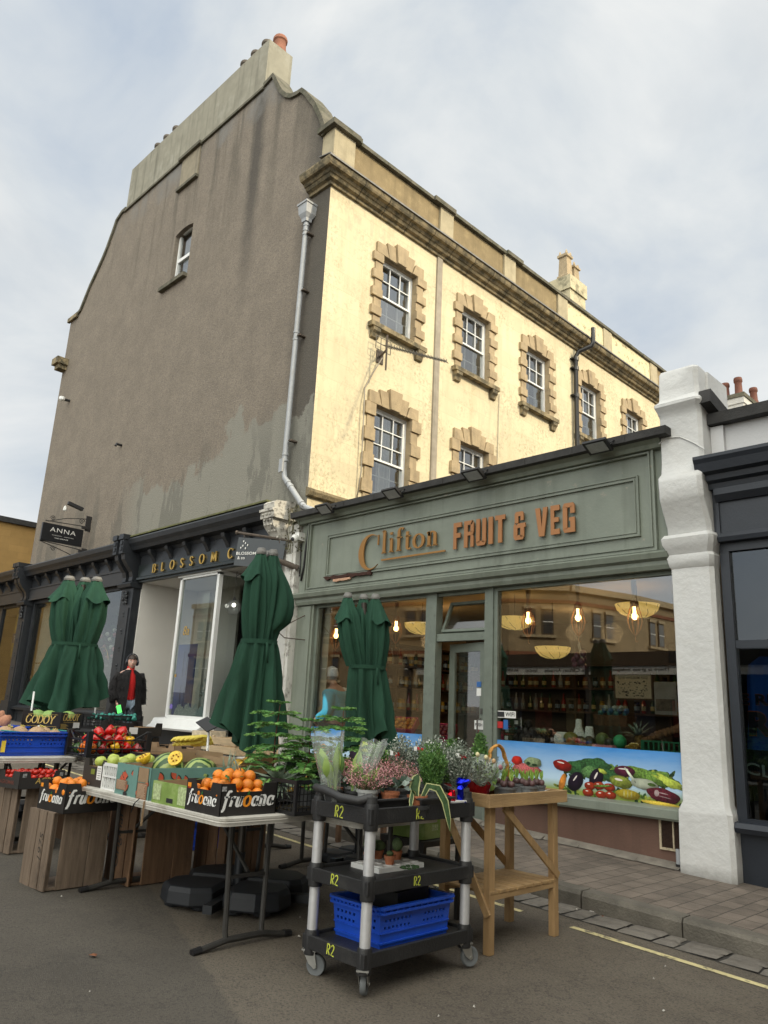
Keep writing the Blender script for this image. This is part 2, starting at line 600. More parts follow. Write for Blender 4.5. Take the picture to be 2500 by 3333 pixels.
def bricky(m, axes, bw, bh, mortar, mcol, amt, bump=.3, noise=.0, off=.5):
 """lay a coursed pattern of blocks over a material; axes = which world axes become (u, v)"""
 nt = m.node_tree
 N, L = nt.nodes, nt.links
 b = N['Principled BSDF']
 g = N.new('ShaderNodeNewGeometry')
 s = N.new('ShaderNodeSeparateXYZ')
 L.new(g.outputs['Position'], s.inputs[0])
 c = N.new('ShaderNodeCombineXYZ')
 L.new(s.outputs[axes[0]], c.inputs[0])
 L.new(s.outputs[axes[1]], c.inputs[1])
 t = N.new('ShaderNodeTexBrick')
 t.offset = off
 t.inputs['Scale'].default_value = 1
 t.inputs['Mortar Size'].default_value = mortar
 t.inputs['Mortar Smooth'].default_value = .3
 t.inputs['Brick Width'].default_value = bw
 t.inputs['Row Height'].default_value = bh
 vec = c.outputs[0]
 if noise:
  nz = N.new('ShaderNodeTexNoise')
  nz.inputs['Scale'].default_value = 3
  L.new(g.outputs['Position'], nz.inputs['Vector'])
  mm = N.new('ShaderNodeVectorMath')
  mm.operation = 'MULTIPLY_ADD'
  L.new(nz.outputs['Color'], mm.inputs[0])
  mm.inputs[1].default_value = (noise, noise, noise)
  L.new(vec, mm.inputs[2])
  vec = mm.outputs[0]
 L.new(vec, t.inputs['Vector'])
 t.inputs['Color1'].default_value = (1, 1, 1, 1)
 t.inputs['Color2'].default_value = (1 - amt * .35,) * 3 + (1,)
 t.inputs['Mortar'].default_value = (0, 0, 0, 1)
 old = b.inputs['Base Color'].links[0].from_socket
 x = N.new('ShaderNodeMix')
 x.data_type = 'RGBA'
 x.blend_type = 'MULTIPLY'
 x.inputs[0].default_value = 1
 L.new(old, x.inputs[6])
 L.new(t.outputs['Color'], x.inputs[7])
 f = N.new('ShaderNodeMath')
 f.operation = 'MULTIPLY'
 L.new(t.outputs['Fac'], f.inputs[0])
 f.inputs[1].default_value = amt
 y = N.new('ShaderNodeMix')
 y.data_type = 'RGBA'
 L.new(f.outputs[0], y.inputs[0])
 z = N.new('ShaderNodeMix')
 z.data_type = 'RGBA'
 L.new(t.outputs['Fac'], z.inputs[0])
 L.new(x.outputs[2], z.inputs[6])
 L.new(old, z.inputs[7])
 L.new(z.outputs[2], y.inputs[6])
 y.inputs[7].default_value = (*mcol, 1)
 L.new(y.outputs[2], b.inputs['Base Color'])
 if bump:
  bp = N.new('ShaderNodeBump')
  bp.inputs['Strength'].default_value = bump
  bp.inputs['Distance'].default_value = .006
  bp.invert = True
  L.new(t.outputs['Fac'], bp.inputs['Height'])
  if b.inputs['Normal'].links:
   L.new(b.inputs['Normal'].links[0].from_socket, bp.inputs['Normal'])
  L.new(bp.outputs[0], b.inputs['Normal'])
 return m
def layer(m, fac_fn, c):
 """mix colour c over the base colour where fac_fn(N, L, x, y, z, noise) says"""
 nt = m.node_tree
 N, L = nt.nodes, nt.links
 b = N['Principled BSDF']
 g = N.new('ShaderNodeNewGeometry')
 s = N.new('ShaderNodeSeparateXYZ')
 L.new(g.outputs['Position'], s.inputs[0])
 def op(o, a, bb=None):
  q = N.new('ShaderNodeMath')
  q.operation = o
  for i, k in enumerate((a, bb)):
   if k is None:
    continue
   if isinstance(k, (int, float)):
    q.inputs[i].default_value = k
   else:
    L.new(k, q.inputs[i])
  return q.outputs[0]
 def noise(sc_, st=(1, 1, 1), det=6):
  mpp = N.new('ShaderNodeMapping')
  mpp.inputs['Scale'].default_value = st
  L.new(g.outputs['Position'], mpp.inputs[0])
  n = N.new('ShaderNodeTexNoise')
  n.inputs['Scale'].default_value = sc_
  n.inputs['Detail'].default_value = det
  n.inputs['Roughness'].default_value = .65
  L.new(mpp.outputs[0], n.inputs['Vector'])
  return n.outputs['Fac']
 def rng(f, a, bb, c0=0, c1=1):
  q = N.new('ShaderNodeMapRange')
  q.inputs[1].default_value = a
  q.inputs[2].default_value = bb
  q.inputs[3].default_value = c0
  q.inputs[4].default_value = c1
  L.new(f, q.inputs[0])
  return q.outputs[0]
 f = fac_fn(op, noise, rng, s.outputs[0], s.outputs[1], s.outputs[2])
 old = b.inputs['Base Color'].links[0].from_socket
 y = N.new('ShaderNodeMix')
 y.data_type = 'RGBA'
 L.new(f, y.inputs[0])
 L.new(old, y.inputs[6])
 y.inputs[7].default_value = (*c, 1)
 L.new(y.outputs[2], b.inputs['Base Color'])
 return m
road_m = mat('asphalt', (.135, .112, .085), .85, .35, .9, .9, 210, world=True, patch=.5, pcol=(.05, .042, .032), pscale=.9, pth=.52)
layer(road_m, lambda op, no, rn, x, y, z: rn(no(105, det=2), .56, .7, 0, .75), (.2, .18, .15))
layer(road_m, lambda op, no, rn, x, y, z: op('MULTIPLY', rn(op('ABSOLUTE', op('SUBTRACT', no(1.1, det=9), .5)), .006, .001), .5), (.03, .026, .022))
layer(road_m, lambda op, no, rn, x, y, z: op('MULTIPLY', rn(no(.7), .52, .62), .3), (.19, .165, .13))
layer(road_m, lambda op, no, rn, x, y, z: rn(no(75, det=3), .34, .5, .7, 0), (.045, .038, .03))
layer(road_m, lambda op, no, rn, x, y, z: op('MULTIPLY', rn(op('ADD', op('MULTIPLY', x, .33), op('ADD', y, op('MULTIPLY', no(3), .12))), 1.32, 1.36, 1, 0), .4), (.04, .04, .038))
pave_m = mat('pavement_blocks', (.19, .155, .125), .85, .25, 5, .6, 150, world=True, patch=.4, pcol=(.06, .052, .045), pscale=1.2)
bricky(pave_m, (1, 0), .22, .14, .005, (.045, .038, .032), .85, .6, .012)
layer(pave_m, lambda op, no, rn, x, y, z: rn(no(190, det=2), .63, .72, 0, .5), (.26, .24, .2))
kerb_m = mat('kerb_stone', (.12, .108, .088), .8, .35, 4, .8, 60, world=True, patch=.5, pcol=(.035, .035, .03), pscale=3)
sett_m = mat('gutter_setts', (.15, .135, .115), .6, .4, 5, .8, 40, world=True, patch=.5, pcol=(.06, .055, .05), pscale=5)
paint_m = mat('yellow_line_paint', (.6, .52, .27), .7, .2, 20, .3, 150, world=True, patch=.9, pcol=(.09, .08, .065), pscale=14, pth=.52)
conc_m = mat('worn_concrete', (.2, .18, .15), .85, .3, 7, .6, 90, world=True, patch=.4, pcol=(.07, .06, .05), pscale=5)
KY = 5.42       # kerb line
FY = 7.05       # frontage line
rd = MB()
rd.add([(-400, -400, gz(-400) * .0 + gz(-60)), (400, -400, gz(60)), (400, 400, gz(60)), (-400, 400, gz(-60))], [], 0)
rd = MB()
xs = [-400, -60, -40, 0, 40, 400]
def zz(x):
 return gz(max(-60, min(40, x)))
vs, fs = [], []
for x in xs:
 vs += [(x, -400, zz(x)), (x, 400, zz(x))]
for i in range(len(xs) - 1):
 fs.append((2 * i, 2 * i + 2, 2 * i + 3, 2 * i + 1))
rd.add(vs, fs)
rd.build('road', road_m, kind='structure')
def strip(x0, x1, y0, y1, dz, n=1):
 b = MB()
 b.add([(x0, y0, gz(x0) + dz), (x1, y0, gz(x1) + dz), (x1, y1, gz(x1) + dz), (x0, y1, gz(x0) + dz)], [(0, 1, 2, 3)])
 return b
PX0, PX1 = -45, 14
PT = .125
pv = MB()
pv.add([(PX0, KY + .14, gz(PX0) + PT), (PX1, KY + .14, gz(PX1) + PT), (PX1, 40, gz(PX1) + PT + .03), (PX0, 40, gz(PX0) + PT + .03)], [(0, 1, 2, 3)])
pv.add([(PX0, KY + .14, gz(PX0) - .1), (PX1, KY + .14, gz(PX1) - .1), (PX1, KY + .14, gz(PX1) + PT), (PX0, KY + .14, gz(PX0) + PT)], [(0, 1, 2, 3)])
pv.build('pavement', pave_m, kind='structure')
kb = MB()
x = PX0
random.seed(3)
while x < PX1:
 ln = random.uniform(.66, .8)
 e = .012
 x1 = x + ln - .012
 prof = [(0, -.1), (0, PT - .025 + random.uniform(-.004, .004)), (e * 1.6, PT + .001), (.145, PT + .003), (.145, -.1)]
 a = []
 for X in (x, x1):
  a.append([(X, KY + o + random.uniform(-.003, .003), gz(X) + z) for o, z in prof])
 kb.loft(a, 0, True, True, True)
 x += ln
kb.build('kerb', kerb_m, kind='structure')
gt = MB()
gt.add([(PX0, KY - .27, gz(PX0) + .003), (PX1, KY - .27, gz(PX1) + .003), (PX1, KY, gz(PX1) + .003), (PX0, KY, gz(PX0) + .003)], [(0, 1, 2, 3)], 1)
x = -14
while x < 2:
 ln = random.uniform(.12, .3)
 rows = [(KY - .265, KY - .14), (KY - .13, KY - .01)] if random.random() < .7 else [(KY - .26, KY - .01)]
 for ya, yb in rows:
  j = [random.uniform(-.012, .012) for _ in range(8)]
  h = random.uniform(.006, .016)
  z0 = gz(x) + .002
  gt.add([(x + j[0], ya + j[1] * .5, z0), (x + ln - .01 + j[2], ya + j[3] * .5, z0), (x + ln - .01 + j[4], yb + j[5] * .5, z0), (x + j[6], yb + j[7] * .5, z0),
    (x + .02, ya + .02, z0 + h), (x + ln - .03, ya + .02, z0 + h), (x + ln - .03, yb - .02, z0 + h), (x + .02, yb - .02, z0 + h)],
               [(4, 5, 6, 7), (0, 1, 5, 4), (1, 2, 6, 5), (2, 3, 7, 6), (3, 0, 4, 7)])
 x += ln
gt.build('gutter', [sett_m, mat('gutter_bed', (.04, .037, .033), .9, .3, 30, world=True)], kind='structure', smooth=True, ang=50)
yl = MB()
for x0, x1 in ((-30, -3.45), (-3.05, 14)):
 n = int((x1 - x0) / .5) + 1
 for i in range(n):
  a, b = x0 + (x1 - x0) * i / n, x0 + (x1 - x0) * (i + 1) / n
  yl.add([(a, 4.93, gz(a) + .004), (b, 4.93, gz(b) + .004), (b, 4.985, gz(b) + .004), (a, 4.985, gz(a) + .004)], [(0, 1, 2, 3)])
yl.build('yellow_line', paint_m, kind='structure')
fl = MB()
for i in range(28):
 a, b = -8.8 + i * .2, -8.8 + (i + 1) * .2 + .003
 d = random.uniform(.08, .14)
 fl.add([(a, 7.04, gz(a) + PT + .05), (b, 7.04, gz(b) + PT + .05), (b, 7.04 - d, gz(b) + PT + .008), (a, 7.04 - d - random.uniform(-.02, .02), gz(a) + PT + .008)], [(0, 1, 2, 3)])
fl.build('pavement_edge', conc_m, kind='structure')
cv = MB()
cv.box(-2.25, -2.02, 6.28, 6.42, gz(-2.1) + PT + .004, gz(-2.1) + PT + .012)
cv.build('drain_cover', mat('iron_cover', (.03, .032, .035), .6, .3, 40, .5, world=True), label='small rectangular iron cover set in the pavement by the white pilaster', cat='drain cover')
cv = MB()
cv.lathe([(.16, .004), (.16, .01), (.14, .011), (.135, .008), (.0001, .008)], (-1.75, 6.3, gz(-1.75) + PT), 20)
cv.build('drain_cover', MATS['iron_cover'], label='round iron cover set in the pavement at the right edge', cat='drain cover')
lm = mat('paper_scrap', (.42, .4, .36), .9, .2, 30)
leafm = mat('dead_leaf', (.16, .06, .025), .8, .4, 30)
def scrap(nm, cat_, x, y, m_, s, lab, group=None):
 b = MB()
 k = random.randint(5, 7)
 zc = gz(x) + .006
 vs = [(x + s * math.cos(2 * PI * i / k) * random.uniform(.5, 1.1), y + s * math.sin(2 * PI * i / k) * random.uniform(.35, .9), zc + random.uniform(0, .008)) for i in range(k)]
 vs.append((x, y, zc + .012))
 b.add(vs, [(i, (i + 1) % k, k) for i in range(k)])
 return b.build(nm, m_, label=lab, cat=cat_, group=group)
random.seed(11)
for x, y in ((-3.96, 1.57), (-3.4, 1.9), (-2.95, 1.62), (-2.7, 1.95)):
 pass
for i in range(34):
 x, y = random.uniform(-5.8, -1.4), random.uniform(1.2, 4.8)
 scrap('litter_scrap', 'litter', x, y, lm, random.uniform(.006, .013), 'tiny pale scrap of litter trodden into the brown asphalt', 'pale scraps of litter on the road')
for x, y, s, l in ((-4.12, 2.1, .03, 'brown dead leaf lying below the front table foot'), (-4.35, 1.2, .028, 'brown dead leaf on bare asphalt at the lower left'), (-3.3, 1.3, .022, 'small orange brown leaf nearest the camera on the asphalt')):
 scrap('dead_leaf', 'leaf', x, y, leafm, s, l)
for i in range(16):
 x = random.uniform(-4.2, -1.6)
 scrap('litter_scrap', 'litter', x, KY - random.uniform(.01, .07), lm if i % 3 else leafm, random.uniform(.01, .022), 'crumpled scrap of litter lying in the gutter against the kerb', 'scraps of litter in the gutter')
XC = -8.87
XL = -19.9
peb = mat('grey_pebbledash', (.215, .182, .143), .95, .12, 2.5, 1.0, 38, world=True, streak=.0)
layer(peb, lambda op, no, rn, x, y, z: op('MULTIPLY', rn(no(26, det=4), .46, .62), .6), (.13, .11, .095))
layer(peb, lambda op, no, rn, x, y, z: op('MULTIPLY', rn(no(38, det=3), .42, .3), .5), (.4, .35, .3))
layer(peb, lambda op, no, rn, x, y, z: op('MULTIPLY', rn(no(1.5, (1.6, 1, .12)), .5, .62), rn(z, 9.8, 13.8, 0, .7)), (.07, .064, .05))
layer(peb, lambda op, no, rn, x, y, z: op('MULTIPLY', rn(op('ADD', x, op('MULTIPLY', no(1.2), .6)), -9.5, -8.9, 0, .75), 1.0), (.06, .056, .048))
layer(peb, lambda op, no, rn, x, y, z: op('MULTIPLY', rn(op('ADD', op('ABSOLUTE', op('ADD', x, 11.35)), op('MULTIPLY', no(2), .25)), .42, .2), op('MULTIPLY', rn(z, 8.5, 11.5), .7)), (.035, .033, .03))
layer(peb, lambda op, no, rn, x, y, z: op('MULTIPLY', rn(op('ADD', z, op('MULTIPLY', no(2.0), -1.6)), 12.3, 12.9, 0, .8), rn(no(1.5, (1, 1, .3)), .42, .6)), (.2, .195, .185))
layer(peb, lambda op, no, rn, x, y, z: op('MULTIPLY', op('MULTIPLY', rn(op('ADD', op('ADD', z, op('MULTIPLY', x, -.13)), op('MULTIPLY', no(.9, (1, 1, .6)), -4.2)), 5.55, 5.45), rn(x, -15.4, -14.2)), .8), (.24, .235, .2))
layer(peb, lambda op, no, rn, x, y, z: op('MULTIPLY', op('MULTIPLY', rn(no(1.1, (1.4, 1, .35)), .53, .56), rn(z, 6.6, 5.4)), .45), (.09, .088, .075))
ywall = mat('cream_stucco', (.70, .61, .41), .85, .07, 1.4, .35, 60, world=True, streak=.32, scol=(.42, .32, .16))
layer(ywall, lambda op, no, rn, x, y, z: op('MULTIPLY', op('MULTIPLY', rn(no(1.1), .48, .62), rn(no(16, (1, 1, 1), 8), .5, .6)), .6), (.33, .27, .16))
layer(ywall, lambda op, no, rn, x, y, z: op('MULTIPLY', rn(op('ABSOLUTE', op('SUBTRACT', no(.9, (1, 1, .8), 8), .5)), .0035, .001), .4), (.3, .24, .15))
layer(ywall, lambda op, no, rn, x, y, z: op('MULTIPLY', op('MULTIPLY', rn(no(1.3, (1, 3, .1)), .52, .7), rn(y, 13, 15)), .35), (.35, .3, .2))
layer(ywall, lambda op, no, rn, x, y, z: op('MULTIPLY', op('MULTIPLY', rn(no(.55), .5, .6), rn(no(9, (1, 1, .6), 8), .46, .6)), .35), (.42, .37, .27))
bricky(ywall, (1, 2), .75, .335, .008, (.5, .4, .24), .28, .25, .01)
stone = mat('bath_stone', (.4, .31, .19), .85, .2, 4, .7, 55, world=True, streak=.45, scol=(.15, .12, .08), patch=.4, pcol=(.2, .165, .11), pscale=5)
stone_d = mat('weathered_stone', (.27, .215, .125), .9, .3, 4, .8, 45, world=True, streak=.85, scol=(.05, .045, .03), patch=.8, pcol=(.07, .064, .042), pscale=6, pth=.46)
ochre = mat('ochre_render', (.25, .19, .1), .9, .15, 4, .5, 60, world=True, streak=.6, scol=(.12, .09, .045), patch=.3, pcol=(.42, .33, .18), pscale=4)
chim_m = mat('cement_render', (.27, .255, .2), .9, .15, 3, .5, 70, world=True, streak=.9, scol=(.09, .085, .06), patch=.4, pcol=(.36, .35, .3), pscale=1.5)
cop_m = mat('coping_stone', (.12, .11, .08), .9, .35, 6, .8, 40, world=True, patch=.6, pcol=(.05, .055, .03), pscale=4, pth=.48)
white = mat('white_frame_paint', (.78, .79, .78), .4, .04, 8, world=True)
slate = mat('slate_roof', (.06, .06, .065), .7, .3, 8, world=True)
lead = mat('lead_flashing', (.17, .165, .16), .55, .25, 8, .3, 20, .2, world=True)
B = thing('tall_corner_building', 'tall three storey corner building with grey pebbledash gable and sunlit cream stucco side', 'building', (-14, 7.05, 0))
outl = [(XL, 11.55), (-19.4, 11.57), (-19.25, 11.62), (-19.09, 11.85), (-18.83, 12.22), (-18.535, 12.52), (-18.25, 12.84), (-18.1, 13.05), (-17.99, 13.25), (-17.85, 13.5),
  (-17.756, 13.72), (-17.5, 13.84), (-17.3, 13.84), (-11.28, 13.84), (-11.0, 13.9), (-10.93, 13.75), (-10.81, 13.52), (-10.66, 13.27), (-10.5, 13.08), (-10.3, 12.93), (-10.1, 12.87), (-9.97, 12.86),
  (-9.85, 12.72), (-9.7, 12.5), (-9.55, 12.29), (-9.43, 12.06), (-9.32, 11.86), (-9.24, 11.66), (-9.2, 11.4), (-9.19, 10.6), (XC, 10.6)]
WX0, WX1, WZ0, WZ1 = -14.36, -13.61, 10.47, 11.72
def topz(x):
 for (a, za), (b, zb) in zip(outl, outl[1:]):
  if a <= x <= b:
   return za + (zb - za) * (x - a) / max(b - a, 1e-6)
 return outl[-1][1]
xs = sorted(set([p[0] for p in outl] + [WX0, WX1] + [WX0 + (WX1 - WX0) * i / 6 for i in range(7)]))
gb = MB()
Z0 = 4.1
def archz(x):
 t = (x - WX0) / (WX1 - WX0) * 2 - 1
 return WZ1 + .06 * (1 - t * t)
for a, b in zip(xs, xs[1:]):
 za, zb = topz(a + 1e-5), topz(b - 1e-5)
 if a >= WX0 - 1e-6 and b <= WX1 + 1e-6:
  gb.add([(a, FY, Z0), (b, FY, Z0), (b, FY, WZ0), (a, FY, WZ0)], [(0, 1, 2, 3)])
  gb.add([(a, FY, archz(a)), (b, FY, archz(b)), (b, FY, zb), (a, FY, za)], [(0, 1, 2, 3)])
  gb.add([(a, FY, archz(a)), (b, FY, archz(b)), (b, FY + .22, archz(b)), (a, FY + .22, archz(a))], [(0, 1, 2, 3)])
 else:
  gb.add([(a, FY, Z0), (b, FY, Z0), (b, FY, zb), (a, FY, za)], [(0, 1, 2, 3)])
 gb.add([(a, FY, za), (b, FY, zb), (b, FY + .3, zb), (a, FY + .3, za)], [(0, 1, 2, 3)])
gb.add([(WX0, FY, WZ0), (WX0, FY, WZ1), (WX0, FY + .22, WZ1), (WX0, FY + .22, WZ0)], [(0, 1, 2, 3)])
gb.add([(WX1, FY, WZ0), (WX1, FY, WZ1), (WX1, FY + .22, WZ1), (WX1, FY + .22, WZ0)], [(0, 1, 2, 3)])
gb.add([(XL, FY, 0), (XL, FY, 11.55), (XL, 22, 11.0), (XL, 22, 0)], [(0, 1, 2, 3)])
gb.add([(XL, FY, 0), (XC, FY, 0), (XC, FY, Z0), (XL, FY, Z0)], [])
gb.build('gable_wall', peb, B, label='grey pebbledash gable wall streaked with damp, with a grey green cement patch low on the right')
for seg in ([p for p in outl if p[0] <= -17.3], [p for p in outl if -11.28 <= p[0] <= -9.19 and p[1] > 11.3]):
 cp = MB()
 ring = []
 for i, (x, z) in enumerate(seg):
  p0, p1 = seg[max(i - 1, 0)], seg[min(i + 1, len(seg) - 1)]
  d = Vector((p1[0] - p0[0], 0, p1[1] - p0[1])).normalized()
  n = Vector((-d.z, 0, d.x))
  q = Vector((x, 0, z))
  ring.append([(q + n * .0 + Vector((0, FY - .05, 0))), (q + n * .09 + Vector((0, FY - .05, 0))), (q + n * .09 + Vector((0, FY + .36, 0))), (q + n * .0 + Vector((0, FY + .36, 0)))])
 cp.loft(ring, 0, True, True, True)
 cp.build('gable_coping', cop_m, B)
rf = MB()
pr = [(-19.7, 10.6), (-17.2, 13.2), (-11.3, 13.2), (-9.3, 10.9)]
rf.loft([[(x, yy, z) for x, z in pr + [(-9.3, 10), (-19.7, 10)]] for yy in (FY + .3, 21)], 0, True, False, True)
rf.build('roof', slate, B)
ch = MB()
ch.box(-17.3, -11.28, FY - .02, FY + .6, 13.84, 15.08)
st = ch.build('chimney_stack', chim_m, B)
m_ = MB()
m_.box(-17.36, -11.3, FY - .05, FY + .0, 13.80, 13.86)
m_.build('ledge', cop_m, st)
pot_m = mat('terracotta_pot', (.27, .11, .065), .8, .2, 6, .3, 40, world=True)
pot_d = mat('sooty_pot', (.09, .075, .06), .85, .3, 6, .3, 40, world=True)
def pot(px, py, pz, h=.42, r=.13, m=pot_m, par=None):
 b = MB()
 b.lathe([(r * 1.15, 0), (r * 1.15, .06), (r, .08), (r * .92, h * .7), (r * .98, h * .74), (r * 1.12, h * .78), (r * 1.14, h * .9), (r * 1.02, h), (r * .8, h), (r * .75, h * .8)], (px, py, pz), 14)
 return b.build('chimney_pot', m, par, True, ang=40)
pot(-11.45, FY + .36, 15.08, .42, .14, pot_m, st)
for x in (-11.7, -12.1, -12.5, -15.45, -15.9, -16.35):
 pot(x, FY + .2, 15.08, .36, .11, pot_d, st)
pn = MB()
pn.box(-14.46, -13.68, FY - .03, FY + .01, 13.0, 13.78)
p_ = pn.build('blocked_panel', mat('panel_render', (.27, .235, .17), .9, .15, 6, .4, 60, world=True, streak=.5), B)
q_ = MB()
q_.box(-14.55, -13.62, FY - .1, FY + .0, 13.78, 13.86)
q_.box(-14.52, -13.65, FY - .08, FY + .0, 12.93, 13.0)
q_.each('ledge', cop_m, p_)
glass_up = glassmat('window_glass', (.7, .72, .72), 7.0)
dark_in = mat('dark_room', (.07, .065, .06), .9, .2, 3)
curtain = mat('net_curtain', (.7, .7, .68), .9, .1, 12, grain=(8, 8, .3), world=True)
wf = MB()
y0, y1 = FY + .1, FY + .16
def frame_rect(b, x0, x1, z0, z1, t, y0, y1, plane='y', mi=0):
 """rectangular frame in the xz (plane y) or yz (plane x) plane"""
 def bx(a0, a1, c0, c1):
  if plane == 'y':
   b.box(a0, a1, y0, y1, c0, c1, mi)
  else:
   b.box(y0, y1, a0, a1, c0, c1, mi)
 bx(x0, x1, z0, z0 + t)
 bx(x0, x1, z1 - t, z1)
 bx(x0, x0 + t, z0 + t, z1 - t)
 bx(x1 - t, x1, z0 + t, z1 - t)
frame_rect(wf, WX0 + .005, WX1 - .005, WZ0 + .03, WZ1 + .09, .055, y0, y1)
wf.box(WX0 + .06, WX1 - .06, y0 + .003, y1 - .003, 11.06, 11.13)
frame_rect(wf, WX0 + .055, WX1 - .055, WZ0 + .08, 11.06, .03, y0 - .01, y1 - .01)
win = wf.build('window', white, B, label='small white two light window in the grey gable')
g = MB()
g.box(WX0 + .05, WX1 - .05, FY + .135, FY + .14, WZ0 + .05, WZ1 + .07)
g.build('glass', glass_up, win)
g = MB()
g.box(WX0 - .02, WX1 + .02, FY + .3, FY + .31, WZ0 - .05, WZ1 + .2, 0)
g.box(WX0 + .08, WX1 - .02, FY + .24, FY + .25, WZ0 + .02, WZ1 + .05, 1)
g.build('curtain', [dark_in, curtain], win)
g = MB()
g.box(-14.68, -13.6, FY - .1, FY + .12, WZ0 - .09, WZ0)
g.build('sill', cop_m, win)
BAY = [8.815, 11.08, 13.32, 15.6, 17.83, 20.05]
HW = .455
rows = [(4.75, 6.59), (8.07, 9.49)]
holes = []
for c in BAY:
 for z0, z1 in rows:
  holes.append((c - HW, c + HW, z0, z1))
sw = MB()
holed_wall(sw, (XC, 0, 0), (0, 1, 0), (0, 0, 1), FY, 22, 2.6, 10.3, holes, (-.2, 0, 0), 0, 1)
sw.add([(XL, 22, 0), (XC, 22, 0), (XC, 22, 10.3), (XL, 22, 10.3)], [(0, 1, 2, 3)])
sw.build('cream_side_wall', [ywall, stone], B, label='cream stucco side wall with stone window surrounds')
pb = MB()
pb.profile([(0, 4.62), (.07, 4.64), (.1, 4.7), (.1, 4.74), (0, 4.78)], (XC, FY - .04, 0), (XC, 8.05, 0), (1, 0, 0))
pb.build('string_course', stone_d, B)
es = MB()
es.box(XC, XC + .035, 9.84, 9.985, 2.7, 10.24)
es.build('joint_strip', mat('joint_strip', (.34, .3, .24), .9, .15, 6, world=True, streak=.4), B)
ro = random.Random(5)
def surround(cy, z0, z1, quality):
 """quoined stone architrave with a stepped voussoir head"""
 b = MB()
 X0 = XC
 n = 8
 H = z1 - z0
 for sgn in (-1, 1):
  for i in range(n):
   a, c = z0 + H * i / n, z0 + H * (i + 1) / n - .008
   wide = (i % 2 == 1)
   o_ = .245 if wide else .175
   pr = .06 if wide else .03
   ya, yb = cy + sgn * (HW - .004), cy + sgn * (HW + o_)
   b.box(X0 - .03, X0 + pr + ro.uniform(-.004, .004), min(ya, yb), max(ya, yb), a, c)
 zb = z1
 vo = [(-.70, -.34, .26, .045), (-.335, -.14, .30, .05), (.14, .335, .30, .05), (.34, .70, .26, .045)]
 def tr(ya, yb, yc, yd, h0, h1, pr):
  b.add([(X0 - .03, cy + ya, zb), (X0 + pr, cy + ya, zb), (X0 + pr, cy + yb, zb), (X0 - .03, cy + yb, zb),
               (X0 - .03, cy + yc, zb + h0), (X0 + pr, cy + yc, zb + h0), (X0 + pr, cy + yd, zb + h1), (X0 - .03, cy + yd, zb + h1)],
              [(0, 1, 2, 3), (4, 5, 6, 7), (0, 1, 5, 4), (1, 2, 6, 5), (2, 3, 7, 6), (3, 0, 4, 7)])
 tr(-.62, -.315, -.62, -.40, .22, .22, .05)
 tr(-.305, -.12, -.375, -.165, .30, .30, .045)
 tr(-.112, .112, -.16, .16, .37, .37, .085)
 tr(.12, .305, .165, .375, .30, .30, .045)
 tr(.315, .62, .40, .62, .22, .22, .05)
 return b
def sash(cy, z0, z1, cols, rws):
 b = MB()
 xg = XC - .14
 frame_rect(b, cy - HW + .004, cy + HW - .004, z0 + .004, z1 - .004, .045, xg - .05, xg + .05, 'x')
 zm = (z0 + z1) / 2
 w2 = HW - .05
 for (a, c, xo) in ((zm - .02, z1 - .05, .028), (z0 + .05, zm + .02, -.012)):
  frame_rect(b, cy - w2, cy + w2, a, c, .035, xg + xo - .018, xg + xo + .018, 'x')
  for i in range(1, cols):
   yy = cy - w2 + 2 * w2 * i / cols
   b.box(xg + xo - .012, xg + xo + .012, yy - .009, yy + .009, a + .035, c - .035)
  for j in range(1, rws):
   z = a + (c - a) * j / rws
   b.box(xg + xo - .011, xg + xo + .011, cy - w2 + .03, cy + w2 - .03, z - .009, z + .009)
 return b
for k, c in enumerate(BAY):
 for r_, (z0, z1) in enumerate(rows):
  win = sash(c, z0, z1, 3, 2 if r_ else 3).build('window', white, B)
  g = MB()
  g.box(XC - .136, XC - .133, c - HW + .05, c + HW - .05, z0 + .05, z1 - .05)
  g.build('glass', glass_up, win)
  s_ = surround(c, z0, z1, k)
  s_.build('surround', stone, win, bevel=.006)
  s_ = MB()
  if r_:
   s_.box(XC - .1, XC + .12, c - HW - .26, c + HW + .26, z0 - .09, z0 - .002)
   for sg in (-1, 1):
    yy = c + sg * (HW + .12)
    s_.profile([(0, z0 - .29), (.05, z0 - .27), (.07, z0 - .2), (.11, z0 - .16), (.11, z0 - .092), (0, z0 - .092)], (XC, yy - .085, 0), (XC, yy + .085, 0), (1, 0, 0))
   s_.build('sill', stone_d, win)
  s_ = MB()
  s_.box(XC - .5, XC - .45, c - 1, c + 1, z0 - .3, z1 + .3, 0)
  cx = XC - .25
  n = 14
  for (ya, yb) in ((c - HW, c - HW + (.16 if r_ else .2)), (c + HW - .22, c + HW)) if (k, r_) != (0, 0) else ((c - .1, c + .22), (c - HW, c - HW + .1)):
   pts = [(cx + .03 * math.sin(i * 2.4), ya + (yb - ya) * i / n) for i in range(n + 1)]
   for i in range(n):
    (xa, y_a), (xb, y_b) = pts[i], pts[i + 1]
    s_.add([(xa, y_a, z0), (xb, y_b, z0), (xb, y_b, z1), (xa, y_a, z1)], [(0, 1, 2, 3)], 1)
  s_.build('curtain', [dark_in, curtain], win)
cprof = [(0, 10.22), (.05, 10.22), (.06, 10.27), (.12, 10.29), (.15, 10.34), (.17, 10.345), (.2, 10.39), (.26, 10.4), (.28, 10.43), (.3, 10.5), (.3, 10.53), (0, 10.6)]
cn = MB()
ring = []
path = [(-9.4, FY, 0, -1, 0), (XC, FY, 1, -1, 0), (XC, 22, 1, 0, 0)]
for x, y, ox, oy, _ in path:
 ring.append([(x + ox * o, y + oy * o, z) for o, z in cprof])
cn.loft(ring, 0, True, True, True)
corn = cn.build('cornice', stone_d, B, label='weathered stone cornice running along the cream wall and returning on to the gable')
j_ = MB()
